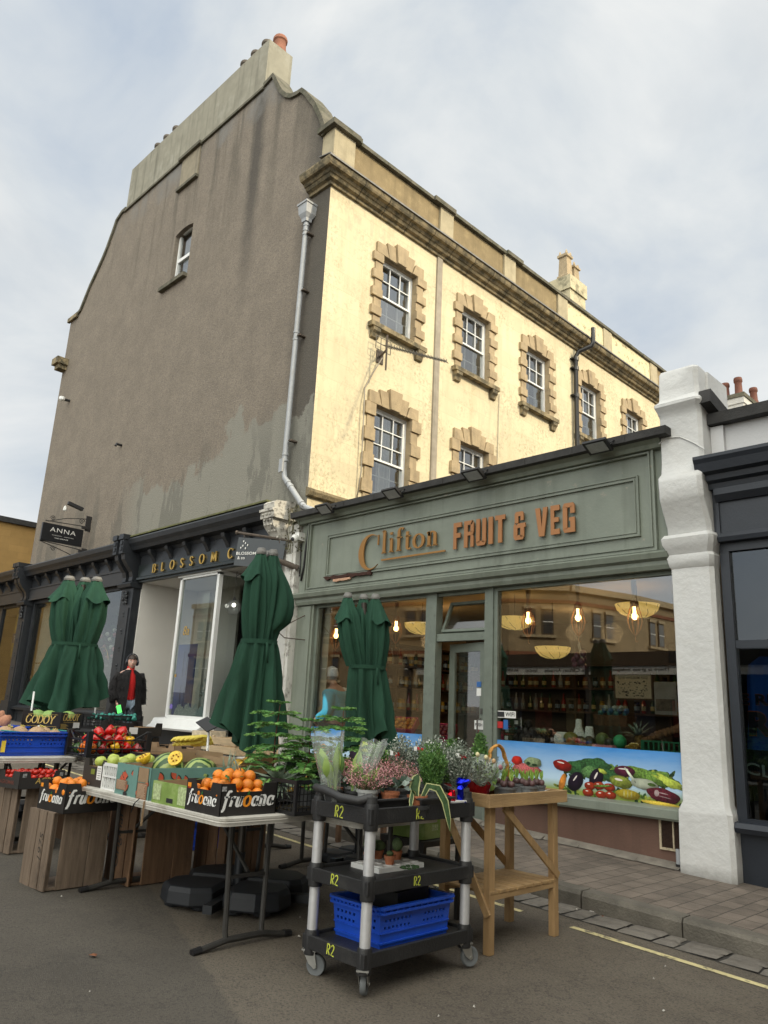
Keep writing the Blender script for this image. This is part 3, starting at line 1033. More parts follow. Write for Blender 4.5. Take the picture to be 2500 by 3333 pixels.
y = 7.6
while y < 21:
 j_.loft([[(XC + o + (.003 if 0 < i < 11 else 0), yy, z + (.003 if i > 8 else -.002)) for i, (o, z) in enumerate(cprof)] for yy in (y, y + .012)], 0, True, True, True)
 y += .62
j_.each('joint', mat('dark_joint', (.03, .027, .02), .9), corn)
fl_ = MB()
fl_.profile([(0, 10.61), (.02, 10.615), (.31, 10.545), (.325, 10.53), (.325, 10.5), (.31, 10.5), (.3, 10.532), (0, 10.602)], (XC, FY - .31, 0), (XC, 22, 0), (1, 0, 0))
fl_.build('flashing', lead, corn)
pp = MB()
PX = XC - .02
pp.box(PX - .26, PX - .03, FY + .1, 22, 10.56, 11.42)
pp.build('parapet', ochre, B, label='ochre rendered parapet above the cornice')
pj = MB()
for a, b in ((FY + .0, FY + .5), (9.92, 10.32), (12.08, 12.5), (14.24, 14.66), (16.4, 16.82), (19.0, 19.42)):
 pj.box(PX - .3, PX + .02, a, b, 10.56, 11.44)
pj.each('parapet_pier', mat('pale_pier', (.4, .345, .23), .9, .15, 5, .5, 60, world=True, streak=.5, scol=(.14, .11, .06)), B, label='paler piers dividing the parapet into panels')
lp = MB()
for a, b in ((14.66, 16.4), (16.82, 19.0)):
 lp.box(PX - .03, PX - .012, a, b, 10.62, 11.42)
lp.build('parapet_panel', mat('lichen_panel', (.66, .57, .36), .9, .08, 4, .4, 60, world=True, patch=.8, pcol=(.14, .12, .06), pscale=7, pth=.55), B, label='paler lichen spotted parapet panels at the far end')
cc = MB()
y = FY - .06
while y < 22:
 y2 = min(y + ro.uniform(.55, .75), 22)
 pier = any(a - .03 < (y + y2) / 2 < b + .03 for a, b in ((FY - .1, FY + .5), (9.92, 10.32), (12.08, 12.5), (14.24, 14.66), (16.4, 16.82)))
 e = .04 if pier else 0
 cc.box(PX - .34, PX + .05 + e, y, y2 - .008, 11.425 + ro.uniform(0, .01), 11.5 + e * .6 + ro.uniform(0, .012))
 y = y2
cc.box(PX - .36, PX + .1, FY - .1, FY + .56, 11.44, 11.545)
cc.build('parapet_coping', cop_m, B)
le = MB()
le.box(XL - .06, XL + .32, FY - .3, FY - .001, 10.12, 10.3)
le.box(XL - .02, XL + .26, FY - .22, FY - .001, 10.0, 10.119)
le.box(XL - .08, XL + .5, FY - .07, FY - .002, 11.5, 11.62)
le.build('end_cornice', stone_d, B)
al = MB()
al.tube([(-19.05, FY + .02, 8.95), (-19.05, FY - .16, 8.93)], .035, 8, 0)
al.lathe([(.04, 0), (.075, .03), (.075, .1), (.04, .12)], (-19.05, FY - .2, 8.88), 10, 1)
al.build('security_light', [mat('black_plastic', (.015, .015, .016), .5), MATS['white_frame_paint']], B)
al = MB()
al.tube([(-15.6, FY + .02, 6.95), (-15.6, FY - .12, 6.95), (-15.6, FY - .14, 6.9)], .03, 8)
al.build('overflow_pipe', mat('black_plastic2', (.02, .02, .022), .5), B)
gp = mat('grey_pipe_paint', (.34, .355, .37), .45, .1, 10, .1, 40, world=True, patch=.4, pcol=(.3, .28, .24), pscale=6)
dp = thing('grey_downpipe', 'pale grey rainwater downpipe with hopper head running down the right edge of the gable', 'downpipe', (-9.2, FY, 4.2))
px_, py_ = -9.33, FY - .11
h = MB()
k = 0
h.loft([[(px_ + a * sx, py_ + b * sx, z) for a, b in ((-1, -1), (1, -1), (1, 1), (-1, 1))] for z, sx in ((9.64, .06), (9.7, .065), (9.78, .105), (9.95, .12), (9.955, .135), (9.99, .135))], 0, True, True, True)
h.build('hopper_head', gp, dp)
h = MB()
h.tube([(px_, py_, 9.65), (px_ - .02, py_, 7.5), (px_ - .05, py_, 5.15), (px_ + .0, py_, 4.98), (px_ + .55, py_ - .02, 4.42), (px_ + 1.0, py_ + .1, 4.24)], .045, 12)
for z in (9.6, 9.5, 9.42, 7.55, 7.42, 5.4, 5.3):
 h.tube([(px_ - .02 * (9.6 - z) / 2, py_, z), (px_ - .02 * (9.6 - z) / 2, py_, z - .035)], .053, 12)
for t in (.1, .25, .85, .95):
 a = Vector((px_ + .03, py_, 4.95)).lerp(Vector((px_ + .55, py_ - .02, 4.42)), t)
 b = Vector((px_ + .03, py_, 4.95)).lerp(Vector((px_ + .55, py_ - .02, 4.42)), t + .06)
 h.tube([a, b], .054, 12)
h.box(px_ - .1, px_ - .01, py_ - .07, py_ - .04, 5.08, 5.3)
h.build('pipe', gp, dp, True, ang=40)
h = MB()
for z in (9.4, 8.3, 7.46, 5.6):
 h.box(px_ + .03, px_ + .1, py_ - .02, py_ + .12, z - .012, z + .012)
h.each('bracket', mat('rusty_iron', (.09, .07, .055), .8, .3, 20), dp)
bp_ = mat('black_pipe_paint', (.014, .014, .015), .35, .1, 10, spec=.5)
h = MB()
yy = 14.83
h.tube([(XC + .09, yy, 4.2), (XC + .09, yy, 9.95), (XC + .16, yy + .02, 10.08), (XC + .4, yy + .2, 10.22), (XC + .44, yy + .22, 10.32), (XC + .44, yy + .24, 10.7)], .055, 12)
for z in (5.2, 7.0, 8.9, 9.6, 9.85):
 h.tube([(XC + .09, yy, z), (XC + .09, yy, z + .09)], .072, 12)
 h.box(XC, XC + .1, yy - .12, yy + .12, z + .03, z + .06)
h.build('black_soil_pipe', bp_, None, True, ang=40, label='black cast iron soil pipe bending out over the cornice on the cream wall', cat='pipe')
an = thing('tv_aerial', 'long thin television aerial sticking out from a rusty bracket on the cream wall', 'aerial', (XC, 8.3, 7.5))
am = mat('aerial_metal', (.12, .115, .105), .5, .2, 20, metal=.6)
h = MB()
h.tube([(XC, 8.42, 7.5), (XC + .3, 8.3, 7.5)], .02, 6)
h.box(XC, XC + .02, 8.34, 8.5, 7.38, 7.62)
h.tube([(XC + .3, 8.3, 7.78), (XC + .3, 8.3, 7.12)], .016, 8)
h.build('bracket', MATS['rusty_iron'], an)
h = MB()
A0, A1 = Vector((XC + .15, 8.36, 7.66)), Vector((-7.12, 8.2, 6.79))
h.bar(A0, A1, .018, .018)
h.build('boom', am, an)
h = MB()
d = (A1 - A0)
for i in range(21):
 p = A0 + d * (.1 + .9 * i / 20)
 lg = .11 - .04 * i / 20
 h.bar(p - Vector((-.02, lg, 0)), p + Vector((-.02, lg, 0)), .008, .008)
 h.bar(p - Vector((0, 0, lg * .3)), p + Vector((0, 0, lg * .55)), .008, .008)
h.build('elements', am, an)
h = MB()
for q in (-.12, .0, .12):
 h.bar(A0 + Vector((0, -.18, q)), A0 + Vector((0, .18, q)), .01)
for q in (-.18, -.06, .06, .18):
 h.bar(A0 + Vector((0, q, -.12)), A0 + Vector((0, q, .12)), .01)
h.build('reflector', am, an)
cb = mat('grey_cable', (.3, .27, .22), .8)
def cable(pts, r=.008, m=None, lab='', cat_='cable'):
 b = MB()
 b.tube(pts, r, 5)
 return b.build('cable', m or cb, None, True, label=lab, cat=cat_)
cable([(XC + .1, 8.4, 7.45), (XC + .02, 8.3, 7.2), (XC + .015, 8.1, 6.8), (XC + .07, 8.06, 6.5), (XC + .07, 8.08, 5.3), (XC + .02, 8.06, 4.8)], .012, lab='thin cable hanging from the aerial down beside the lower left stone window surround')
cable([(XC + .02, 11.9, 8.0), (XC + .018, 11.86, 6.8), (XC + .018, 11.8, 5.4)], .007, lab='thin pale cable running down the cream wall right of the second window')
c2 = thing('distant_chimney', 'lichen stained cream chimney stack with tall square pots behind the parapet', 'chimney', (-10.5, 16.9, 12))
h = MB()
h.box(-12.2, -9.87, 16.45, 17.25, 9.0, 13.0)
h.box(-12.25, -9.83, 16.41, 17.29, 13.0, 13.42)
h.build('stack', mat('lichen_stack', (.52, .46, .3), .9, .15, 4, .5, 50, world=True, patch=.75, pcol=(.12, .115, .075), pscale=3, pth=.52), c2)
for x, y, z, hh in ((-10.1, 16.6, 13.42, .85), (-10.15, 17.08, 13.42, .7), (-11.5, 16.75, 13.42, .4)):
 h = MB()
 h.loft([[(x + a * s_, y + b * s_, z + q) for a, b in ((-1, -1), (1, -1), (1, 1), (-1, 1))] for q, s_ in ((0, .17), (.06, .17), (.1, .14), (hh * .75, .12), (hh * .78, .16), (hh * .86, .16), (hh * .9, .13))], 0, True, True, True)
 for a, b in ((-1, -1), (1, -1), (1, 1), (-1, 1)):
  h.lathe([(.05, 0), (.02, .1)], (x + a * .1, y + b * .1, z + hh * .9), 4)
 h.build('chimney_pot', stone, c2)
pot(-12.0, 16.7, 13.42, .6, .2, mat('brown_pot', (.12, .05, .035), .7), c2)
green = mat('sage_green_paint', (.2, .225, .185), .5, .1, 3, .25, 50, world=True, streak=.55, scol=(.09, .1, .075), patch=.45, pcol=(.25, .28, .225), pscale=1.6)
layer(green, lambda op, no, rn, x, y, z: op('MULTIPLY', rn(no(7, (1, 1, 1), 8), .66, .69), .8), (.3, .28, .22))
green2 = mat('sage_green_frame', (.15, .175, .145), .5, .15, 8, .2, 50, world=True, patch=.6, pcol=(.05, .055, .05), pscale=9, pth=.6)
grey_cop = mat('dark_felt_coping', (.035, .034, .033), .85, .35, 6, .6, 60, world=True)
brownw = mat('brown_stallriser_paint', (.13, .072, .052), .8, .12, 3, .35, 60, world=True, streak=.4, scol=(.06, .04, .032))
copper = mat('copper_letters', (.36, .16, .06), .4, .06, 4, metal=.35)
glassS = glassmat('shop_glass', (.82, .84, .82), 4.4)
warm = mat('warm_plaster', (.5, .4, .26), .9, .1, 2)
wood_d = mat('dark_shelf_wood', (.06, .035, .02), .7, .3, 4, .3, 30, grain=(1, 8, 8))
tile_f = mat('shop_floor', (.12, .1, .08), .5, .2, 3)
G = thing('green_grocer_shop', 'single storey sage green shop with copper lettering and a big food picture below its window', 'shop', (-6, 7.05, 0))
GX0, GX1 = -8.83, -3.15
s_ = MB()
s_.box(GX0, GX1, FY + .1, 12, 4.16, 4.2)                       # flat roof
s_.box(GX0, GX1, 11.9, 12, .2, 4.16)
s_.build('roof', grey_cop, G)
s_ = MB()
s_.box(-8.84, -8.80, FY + .02, 11.9, .2, 4.15)
s_.box(GX1, GX1 + .03, FY + .25, 11.9, .2, 4.15)
s_.build('side_wall', warm, G)
s_ = MB()
s_.box(GX0, -3.02, FY - .32, FY + .12, 4.2, 4.285)
x = GX0
while x < -3.1:
 s_.box(x, min(x + .58, -3.02), FY - .325, FY - .318, 4.202, 4.28)
 x += .6
s_.build('coping', grey_cop, G)
s_ = MB()
s_.box(GX0 + .05, -3.13, FY - .1, FY + .02, 3.0, 4.2)
fa = s_.build('fascia', green, G, label='sage green fascia board with moulded frame, streaked and peeling')
def moulding(b, x0, x1, z0, z1, y, w=.05, d=.03, mi=0):
 """mitred picture-frame moulding on a board facing -Y"""
 prof = [(0, 0), (d, .0), (d, w * .3), (d * .55, w * .35), (d * .55, w * .65), (d * .9, w * .7), (d * .9, w), (0, w)]
 c = [(x0, z0, 1, 1), (x1, z0, -1, 1), (x1, z1, -1, -1), (x0, z1, 1, -1)]
 rings = []
 for (X, Z, sx, sz) in c + [c[0]]:
  rings.append([(X + sx * t, y - o, Z + sz * t) for o, t in prof])
 b.loft(rings, mi)
m_ = MB()
moulding(m_, -8.60, -3.24, 3.10, 4.16, FY - .1, .06, .05)
moulding(m_, -8.18, -3.42, 3.27, 3.9, FY - .1, .05, .03)
m_.profile([(0, 2.92), (.08, 2.92), (.1, 2.96), (.1, 3.0), (.15, 3.02), (.17, 3.07), (.12, 3.1), (0, 3.1)], (GX0 + .02, FY - .02, 0), (-3.13, FY - .02, 0), (0, -1, 0))
m_.profile([(0, 4.12), (.13, 4.13), (.15, 4.17), (.2, 4.2), (0, 4.2)], (GX0 + .02, FY - .05, 0), (-3.13, FY - .05, 0), (0, -1, 0))
m_.build('moulding', green, fa)
m_ = MB()
rr = random.Random(8)
pts = [(-8.2, 3.25)] + [(-8.2 + .075 * i, 3.235 + rr.uniform(-.012, .02)) for i in range(1, 14)]
top = [(x, 3.285 + rr.uniform(-.006, .012)) for x, z in reversed(pts)]
m_.prism(pts[1:] + top, (0, FY - .14, 0), (1, 0, 0), (0, 0, 1), (0, .03, 0), 0)
pts2 = [(-7.98 + .07 * i, 3.2 + rr.uniform(-.012, .012)) for i in range(6)]
m_.prism(pts2 + [(x, 3.235) for x, z in reversed(pts2)], (0, FY - .143, 0), (1, 0, 0), (0, 0, 1), (0, .03, 0), 1)
m_.build('rotten_patch', [mat('rotten_wood', (.045, .018, .012), .95, .4, 30, 1, 40), mat('bare_primer', (.5, .3, .2), .9, .2, 20)], fa)
o = (-7.48, FY - .155, 3.335)
c_ = MB()
R, U = (1, 0, 0), (0, 0, 1)
ou, inn = [], []
for i in range(33):
 a = R_(48 + (312 - 48) * i / 32)
 th = .012 + .075 * (math.sin(PI * i / 32)) ** 1.2
 cx, cz, rx, rz = -7.25, 3.54, .225, .245
 ou.append((cx + rx * math.cos(a), cz + rz * math.sin(a)))
 inn.append((cx + .012 + (rx - th) * math.cos(a), cz + (rz - th * .45) * math.sin(a)))
for i in range(32):
 c_.prism([ou[i], inn[i], inn[i + 1], ou[i + 1]], (0, FY - .15, 0), (1, 0, 0), (0, 0, 1), (0, .018, 0))
c_.prism([(-7.115, 3.62), (-7.095, 3.62), (-7.095, 3.76), (-7.11, 3.76)], (0, FY - .15, 0), (1, 0, 0), (0, 0, 1), (0, .018, 0))
h_ = .285
pen_mb('lifton', (-7.035, FY - .15 + .018, 3.50), R, U, h_, .05, .16, .018, 0, c_, space=.13, scale_x=1.12)
W_ = pen_width('lifton', .13, 1.12) * h_
c_.box(-7.03, -5.93, FY - .15, FY - .132, 3.395, 3.417)
c_.build('lettering', mat('bronze_letters', (.33, .165, .045), .4, .06, 4, metal=.35), fa, label='bronze serif word Clifton, underlined')
f_ = MB()
Bt = .085
def block(s, x, z, w, h, mb, y):
 """condensed heavy capitals built from slabs"""
 t = w * .36
 def p(poly):
  mb.prism([(x + a * w, z + b * h) for a, b in poly], (0, y, 0), (1, 0, 0), (0, 0, 1), (0, .018, 0))
 k = .37
 if s == 'F':
  p([(0, 0), (k, 0), (k, 1), (0, 1)]); p([(k, .82), (.95, .82), (.95, 1), (k, 1)]); p([(k, .42), (.85, .42), (.85, .6), (k, .6)])
 elif s == 'E':
  p([(0, 0), (k, 0), (k, 1), (0, 1)]); p([(k, .82), (.95, .82), (.95, 1), (k, 1)]); p([(k, .42), (.85, .42), (.85, .58), (k, .58)]); p([(k, 0), (.95, 0), (.95, .18), (k, .18)])
 elif s == 'R':
  p([(0, 0), (k, 0), (k, 1), (0, 1)]); p([(k, .84), (.8, .84), (.92, .94), (.86, 1), (k, 1)]); p([(.68, .55), (1, .58), (1, .9), (.86, 1), (.68, .84)]); p([(k, .44), (.9, .44), (1, .58), (k, .58)]); p([(.68, 0), (1, 0), (1, .38), (.88, .46), (.68, .44)])
 elif s == 'U':
  p([(0, .12), (k, .12), (k, 1), (0, 1)]); p([(.63, .12), (1, .12), (1, 1), (.63, 1)]); p([(.12, 0), (.88, 0), (1, .12), (.63, .17), (k, .17), (0, .12)])
 elif s == 'I':
  p([(0, 0), (.8, 0), (.8, 1), (0, 1)])
 elif s == 'T':
  p([(0, .83), (1, .83), (1, 1), (0, 1)]); p([(.31, 0), (.69, 0), (.69, .83), (.31, .83)])
 elif s == 'V':
  p([(0, 1), (.38, 1), (.53, .3), (.38, 0), (.3, 0)]); p([(1, 1), (.65, 1), (.53, .3), (.38, 0), (.72, 0)])
 elif s == 'G':
  p([(0, .1), (k, .14), (k, .86), (0, .9)]); p([(0, .9), (k, .84), (.63, .84), (1, .9), (.88, 1), (.12, 1)]); p([(.63, .64), (1, .64), (1, .9), (.63, .86)]); p([(.63, .0), (1, 0), (1, .5), (.52, .5), (.52, .38), (.63, .38)]); p([(0, .1), (.12, 0), (.63, 0), (.63, .16), (k, .16)])
 elif s == '&':
  p([(.1, .6), (.42, .6), (.42, .84), (.62, .84), (.62, 1), (.2, 1), (.1, .93)]); p([(.62, .68), (.88, .68), (.88, .93), (.78, 1), (.62, 1)]); p([(0, .1), (.34, .15), (.34, .5), (.1, .6), (0, .5)]); p([(.34, .42), (1.05, .42), (1.05, .58), (.34, .58)]); p([(.6, .1), (.92, .1), (.92, .42), (.6, .42)]); p([(0, .1), (.12, 0), (.8, 0), (.92, .1), (.6, .16), (.34, .16)])
x = -5.80
for s, w_ in (('F', .17), ('R', .19), ('U', .19), ('I', .1), ('T', .185), (' ', .07), ('&', .2), (' ', .09), ('V', .21), ('E', .155), ('G', .19)):
 if s != ' ':
  block(s, x, 3.405, w_ * .76, .325, f_, FY - .15)
 x += w_ * .83 * (.85 if s == 'I' else 1) + .024
f_.build('lettering', copper, fa, label='copper block capitals reading FRUIT & VEG')
fl_m = mat('floodlight_black', (.012, .012, .013), .4)
fl_g = mat('floodlight_lens', (.3, .31, .3), .15, .1, 20)
for i, x in enumerate((-7.95, -6.62, -5.3, -3.7)):
 f = thing('floodlight', ('first', 'second', 'third', 'fourth')[i] + ' small black floodlight from the left along the green shop coping', 'floodlight', (x, FY - .4, 4.2), 'floodlights along the coping')
 b = MB()
 b.box(-.13, .13, -.03, .0, -.09, .09, 0)
 b.box(-.1, .1, -.034, -.0301, -.065, .065, 1)
 b.box(-.1, .1, .0, .04, -.06, .05, 0)
 b.xf(Matrix.Rotation(R_(55 + i * 3), 4, 'X'))
 q = b.build('lamp_head', [fl_m, fl_g], None)
 q.parent = f
 b = MB()
 b.bar((-.14, 0, 0), (-.14, .12, .07), .012)
 b.bar((.14, 0, 0), (.14, .12, .07), .012)
 b.bar((-.14, .12, .07), (.14, .12, .07), .012)
 b.tube([(.1, .05, 0), (.16, .16, .1), (.3, .2, .1)], .007, 5)
 q = b.build('bracket', fl_m, None)
 q.parent = f
s_ = MB()
s_.box(-8.83, -8.46, FY - .05, FY + .05, gz(-8.8), 2.93)
s_.box(-8.72, -8.50, FY - .075, FY - .05, gz(-8.8), 2.9)
s_.build('pilaster', green, G)
s_ = MB()
frame_rect(s_, -8.46, -6.29, .70, 2.93, .05, FY, FY + .08)
s_.box(-6.30, -6.15, FY - .02, FY + .1, gz(-6.3) + PT, 2.93)
s_.box(-5.41, -5.29, FY - .02, FY + .1, gz(-5.3) + PT, 2.93)
s_.box(-6.15, -5.41, FY + .0, FY + .09, 2.33, 2.42)
s_.box(-6.15, -5.41, FY + .01, FY + .08, 2.88, 2.93)
frame_rect(s_, -5.29, -3.11, .70, 2.93, .05, FY, FY + .08)
s_.build('window_frame', green2, G)
s_ = MB()
s_.profile([(-.02, .64), (.1, .65), (.12, .67), (.12, .74), (.1, .75), (-.02, .765)], (-5.32, FY, 0), (-3.15, FY, 0), (0, -1, 0))
s_.profile([(-.02, .66), (.1, .67), (.12, .69), (.12, .74), (-.02, .765)], (-8.6, FY, 0), (-6.29, FY, 0), (0, -1, 0))
s_.build('window_sill', green, G, label='chipped green window sill')
s_ = MB()
s_.box(-5.35, GX1, FY - .01, FY + .1, .0, .66)
s_.box(-8.83, -6.15, FY - .01, FY + .1, .0, .67)
s_.build('stallriser', brownw, G)
s_ = MB()
s_.box(-8.41, -6.34, FY + .03, FY + .036, .75, 2.88)
s_.box(-5.24, -3.16, FY + .03, FY + .036, .75, 2.88)
s_.each('shop_window', glassS, G)
s_ = MB()
frame_rect(s_, -6.13, -5.43, 2.44, 2.86, .035, -.02, .02)
s_.xf(Matrix.Translation((0, FY + .07, 2.44)) @ Matrix.Rotation(R_(-24), 4, 'X') @ Matrix.Translation((0, 0, -2.44)))
t_ = s_.build('transom_window', green2, G)
s_ = MB()
s_.box(-6.1, -5.46, -.003, .003, 2.47, 2.83)
s_.xf(Matrix.Translation((0, FY + .07, 2.44)) @ Matrix.Rotation(R_(-24), 4, 'X') @ Matrix.Translation((0, 0, -2.44)))
s_.build('glass', glassS, t_)
DM = Matrix.Translation((-5.43, FY + .06, 0)) @ Matrix.Rotation(R_(-14), 4, 'Z')
zf = gz(-5.8) + PT
d_ = MB()
frame_rect(d_, -.70, 0, zf + .02, 2.31, .1, -.02, .02)
d_.box(-.6, -.1, -.02, .02, zf + .12, zf + .4)
d_.xf(DM)
dr = d_.build('door', green2, G, label='sage green glazed shop door standing ajar')
d_ = MB()
d_.box(-.6, -.1, -.003, .003, zf + .4, 2.21)
d_.xf(DM)
d_.build('glass', glassS, dr)
d_ = MB()
d_.tube([(-.06, -.03, 1.45), (-.06, -.08, 1.43), (-.06, -.08, 1.3), (-.06, -.03, 1.28)], .01, 6)
d_.box(-.075, -.045, -.03, -.02, 1.5, 1.56)
d_.xf(DM)
d_.build('handle', MATS['aerial_metal'], dr)
d_ = MB()
d_.box(-.18, -.02, -.026, -.021, 1.33, 1.43, 0)
text_mb('PUSH', (-.165, -.027, 1.365), (1, 0, 0), (0, 0, 1), .13, .035, .001, 0, .015, 1, d_)
d_.box(-.15, -.07, -.026, -.021, 1.8, 1.86, 2)
d_.box(-.15, -.07, -.026, -.021, 1.7, 1.785, 0)
d_.xf(DM)
paper = mat('paper_white', (.75, .75, .72), .7, .04, 20)
ink = mat('ink_black', (.02, .02, .022), .6)
d_.build('push_sign', [paper, ink, mat('sticker_blue', (.03, .12, .35), .4)], dr)
s_ = MB()
s_.box(-5.265, -5.0, FY + .018, FY + .022, 1.47, 1.545, 0)
s_.box(-5.255, -5.15, FY + .014, FY + .018, 1.48, 1.535, 1)
text_mb('WIFI', (-5.135, FY + .017, 1.487), R, U, .12, .045, .001, 0, .02, 1, s_)
s_.box(-5.25, -5.17, FY + .015, FY + .02, 1.36, 1.43, 2)
s_.box(-5.16, -5.1, FY + .015, FY + .02, 1.35, 1.45, 3)
s_.build('window_sticker', [paper, ink, mat('sticker_red', (.45, .03, .03), .4), MATS['sticker_blue']], G)
s_ = MB()
frame_rect(s_, -3.40, -3.14, .395, .665, .02, FY - .03, FY - .01, 'y', 0)
s_.box(-3.275, -3.262, FY - .03, FY - .012, .41, .65, 0)
for i in range(22):
 s_.box(-3.385, -3.155, FY - .024, FY - .012, .415 + i * .0107, .4205 + i * .0107, 1)
s_.box(-3.385, -3.155, FY - .012, FY - .0105, .41, .65, 1)
s_.build('air_grille', [mat('cream_rusted', (.45, .38, .26), .8, .3, 30, patch=.7, pcol=(.15, .06, .02), pscale=25), mat('grille_brown', (.04, .02, .012), .9, .3, 30)], G)
s_ = MB()
s_.tube([(-3.22, FY - .05, .42), (-3.22, FY - .05, .3)], .022, 10, 0)
s_.tube([(-3.22, FY - .05, .3), (-3.22, FY - .05, .2)], .028, 10, 1)
s_.build('waste_pipe', [gp, bp_], G, True, ang=40)
sky_b = mat('picture_sky', (.05, .25, .62), .35, .1, 2)
nt_ = sky_b.node_tree
b_ = nt_.nodes['Principled BSDF']
layer(sky_b, lambda op, no, rn, x, y, z: rn(op('ADD', z, op('MULTIPLY', no(2.2, (.6, 1, 3)), .22)), 1.36, .98), (.52, .7, .85))
layer(sky_b, lambda op, no, rn, x, y, z: rn(z, .9, .8), (.25, .32, .06))
MU = thing('food_picture_panel', 'long printed picture panel of vegetables under a blue sky below the shop windows', 'picture panel', (-5.8, FY, .75))
for x0, x1 in ((-5.24, -3.16), (-8.41, -6.34)):
 s_ = MB()
 s_.box(x0, x1, FY + .012, FY + .02, .75, 1.235)
 s_.build('panel', sky_b, MU)
PY = FY + .012
pcount = [0]
def flat(nm, c, x, z, rx, rz, ang=0, n=18, lob=0, seed=0, hi=None):
 pcount[0] += 1
 y = PY - .0004 * pcount[0]
 r = random.Random(seed + pcount[0])
 b = MB()
 vs = [(0, 0)]
 for i in range(n):
  a = 2 * PI * i / n
  q = 1 + (lob * math.sin(a * 5 + seed) + r.uniform(-lob, lob) * .5 if lob else 0)
  vs.append((rx * q * math.cos(a), rz * q * math.sin(a)))
 ca, sa = math.cos(R_(ang)), math.sin(R_(ang))
 P = [(x + p[0] * ca - p[1] * sa, y, z + p[0] * sa + p[1] * ca) for p in vs]
 b.add(P, [(0, i + 1, (i + 1) % n + 1) for i in range(n)], 0)
 if hi:
  y2 = y - .0003
  for dx, dz, fx, fz in hi:
   q = [(x + (dx * rx + fx * rx * math.cos(2 * PI * i / 10)) * ca - (dz * rz + fz * rz * math.sin(2 * PI * i / 10)) * sa, y2,
                  z + (dx * rx + fx * rx * math.cos(2 * PI * i / 10)) * sa + (dz * rz + fz * rz * math.sin(2 * PI * i / 10)) * ca) for i in range(10)]
   b.add(q, [tuple(range(10))], 1)
 return b.build(nm, c, MU)
def pm(n, c, v=.25, s=14):
 if 'print_' + n in MATS:
  return MATS['print_' + n]
 m = mat('print_' + n, c, .4, min(.8, v * 1.5), s * 1.5)
 N, L = m.node_tree.nodes, m.node_tree.links
 d = N.new('ShaderNodeVectorMath')
 d.operation = 'DISTANCE'
 L.new(N['Texture Coordinate'].outputs['Generated'], d.inputs[0])
 d.inputs[1].default_value = (.42, .5, .68)
 r = N.new('ShaderNodeMapRange')
 L.new(d.outputs['Value'], r.inputs[0])
 r.inputs[1].default_value = .1
 r.inputs[2].default_value = .75
 r.inputs[3].default_value = 1.25
 r.inputs[4].default_value = .22
 x = N.new('ShaderNodeMix')
 x.data_type = 'RGBA'
 x.blend_type = 'MULTIPLY'
 x.inputs[0].default_value = 1
 b = N['Principled BSDF'].inputs['Base Color']
 L.new(b.links[0].from_socket, x.inputs[6])
 L.new(r.outputs[0], x.inputs[7])
 L.new(x.outputs[2], b)
 return m
pm_ = lambda n, c, v=.25, s=14: mat('print_' + n, c, .4, v, s)
hl = pm_('highlight', (.75, .7, .65), .1)
gr1, gr2, gr3 = pm('kale', (.03, .1, .03), .8, 40), pm('leaf', (.13, .24, .04), .7, 45), pm('lime', (.42, .5, .07), .35, 25)
fq = random.Random(90)
for (xa, xb, za, zb, nn_) in ((-4.42, -3.25, .93, 1.07, 150), (-8.3, -6.4, .85, 1.05, 130), (-4.5, -3.18, .77, .87, 60)):
 b = MB()
 for i in range(nn_):
  x, z = fq.uniform(xa, xb), fq.uniform(za, zb)
  z -= .05 * abs((x - (xa + xb) / 2) / (xb - xa)) * (z > .95)
  r1, r3, a0 = fq.uniform(.012, .04), fq.uniform(.008, .022), fq.uniform(0, 3)
  vs = []
  for k in range(9):
   a = 2 * PI * k / 9
   u_, v_ = r1 * math.cos(a) * fq.uniform(.8, 1.2), r3 * math.sin(a) * fq.uniform(.8, 1.2)
   vs.append((x + u_ * math.cos(a0) - v_ * math.sin(a0), PY - .0001 - .000004 * i, z + u_ * math.sin(a0) + v_ * math.cos(a0)))
  b.add(vs, [tuple(range(9))], fq.choice((0, 0, 0, 1, 1, 2)))
 b.build('printed_foliage', [gr1, gr2, gr3], MU)
pcount[0] = 2
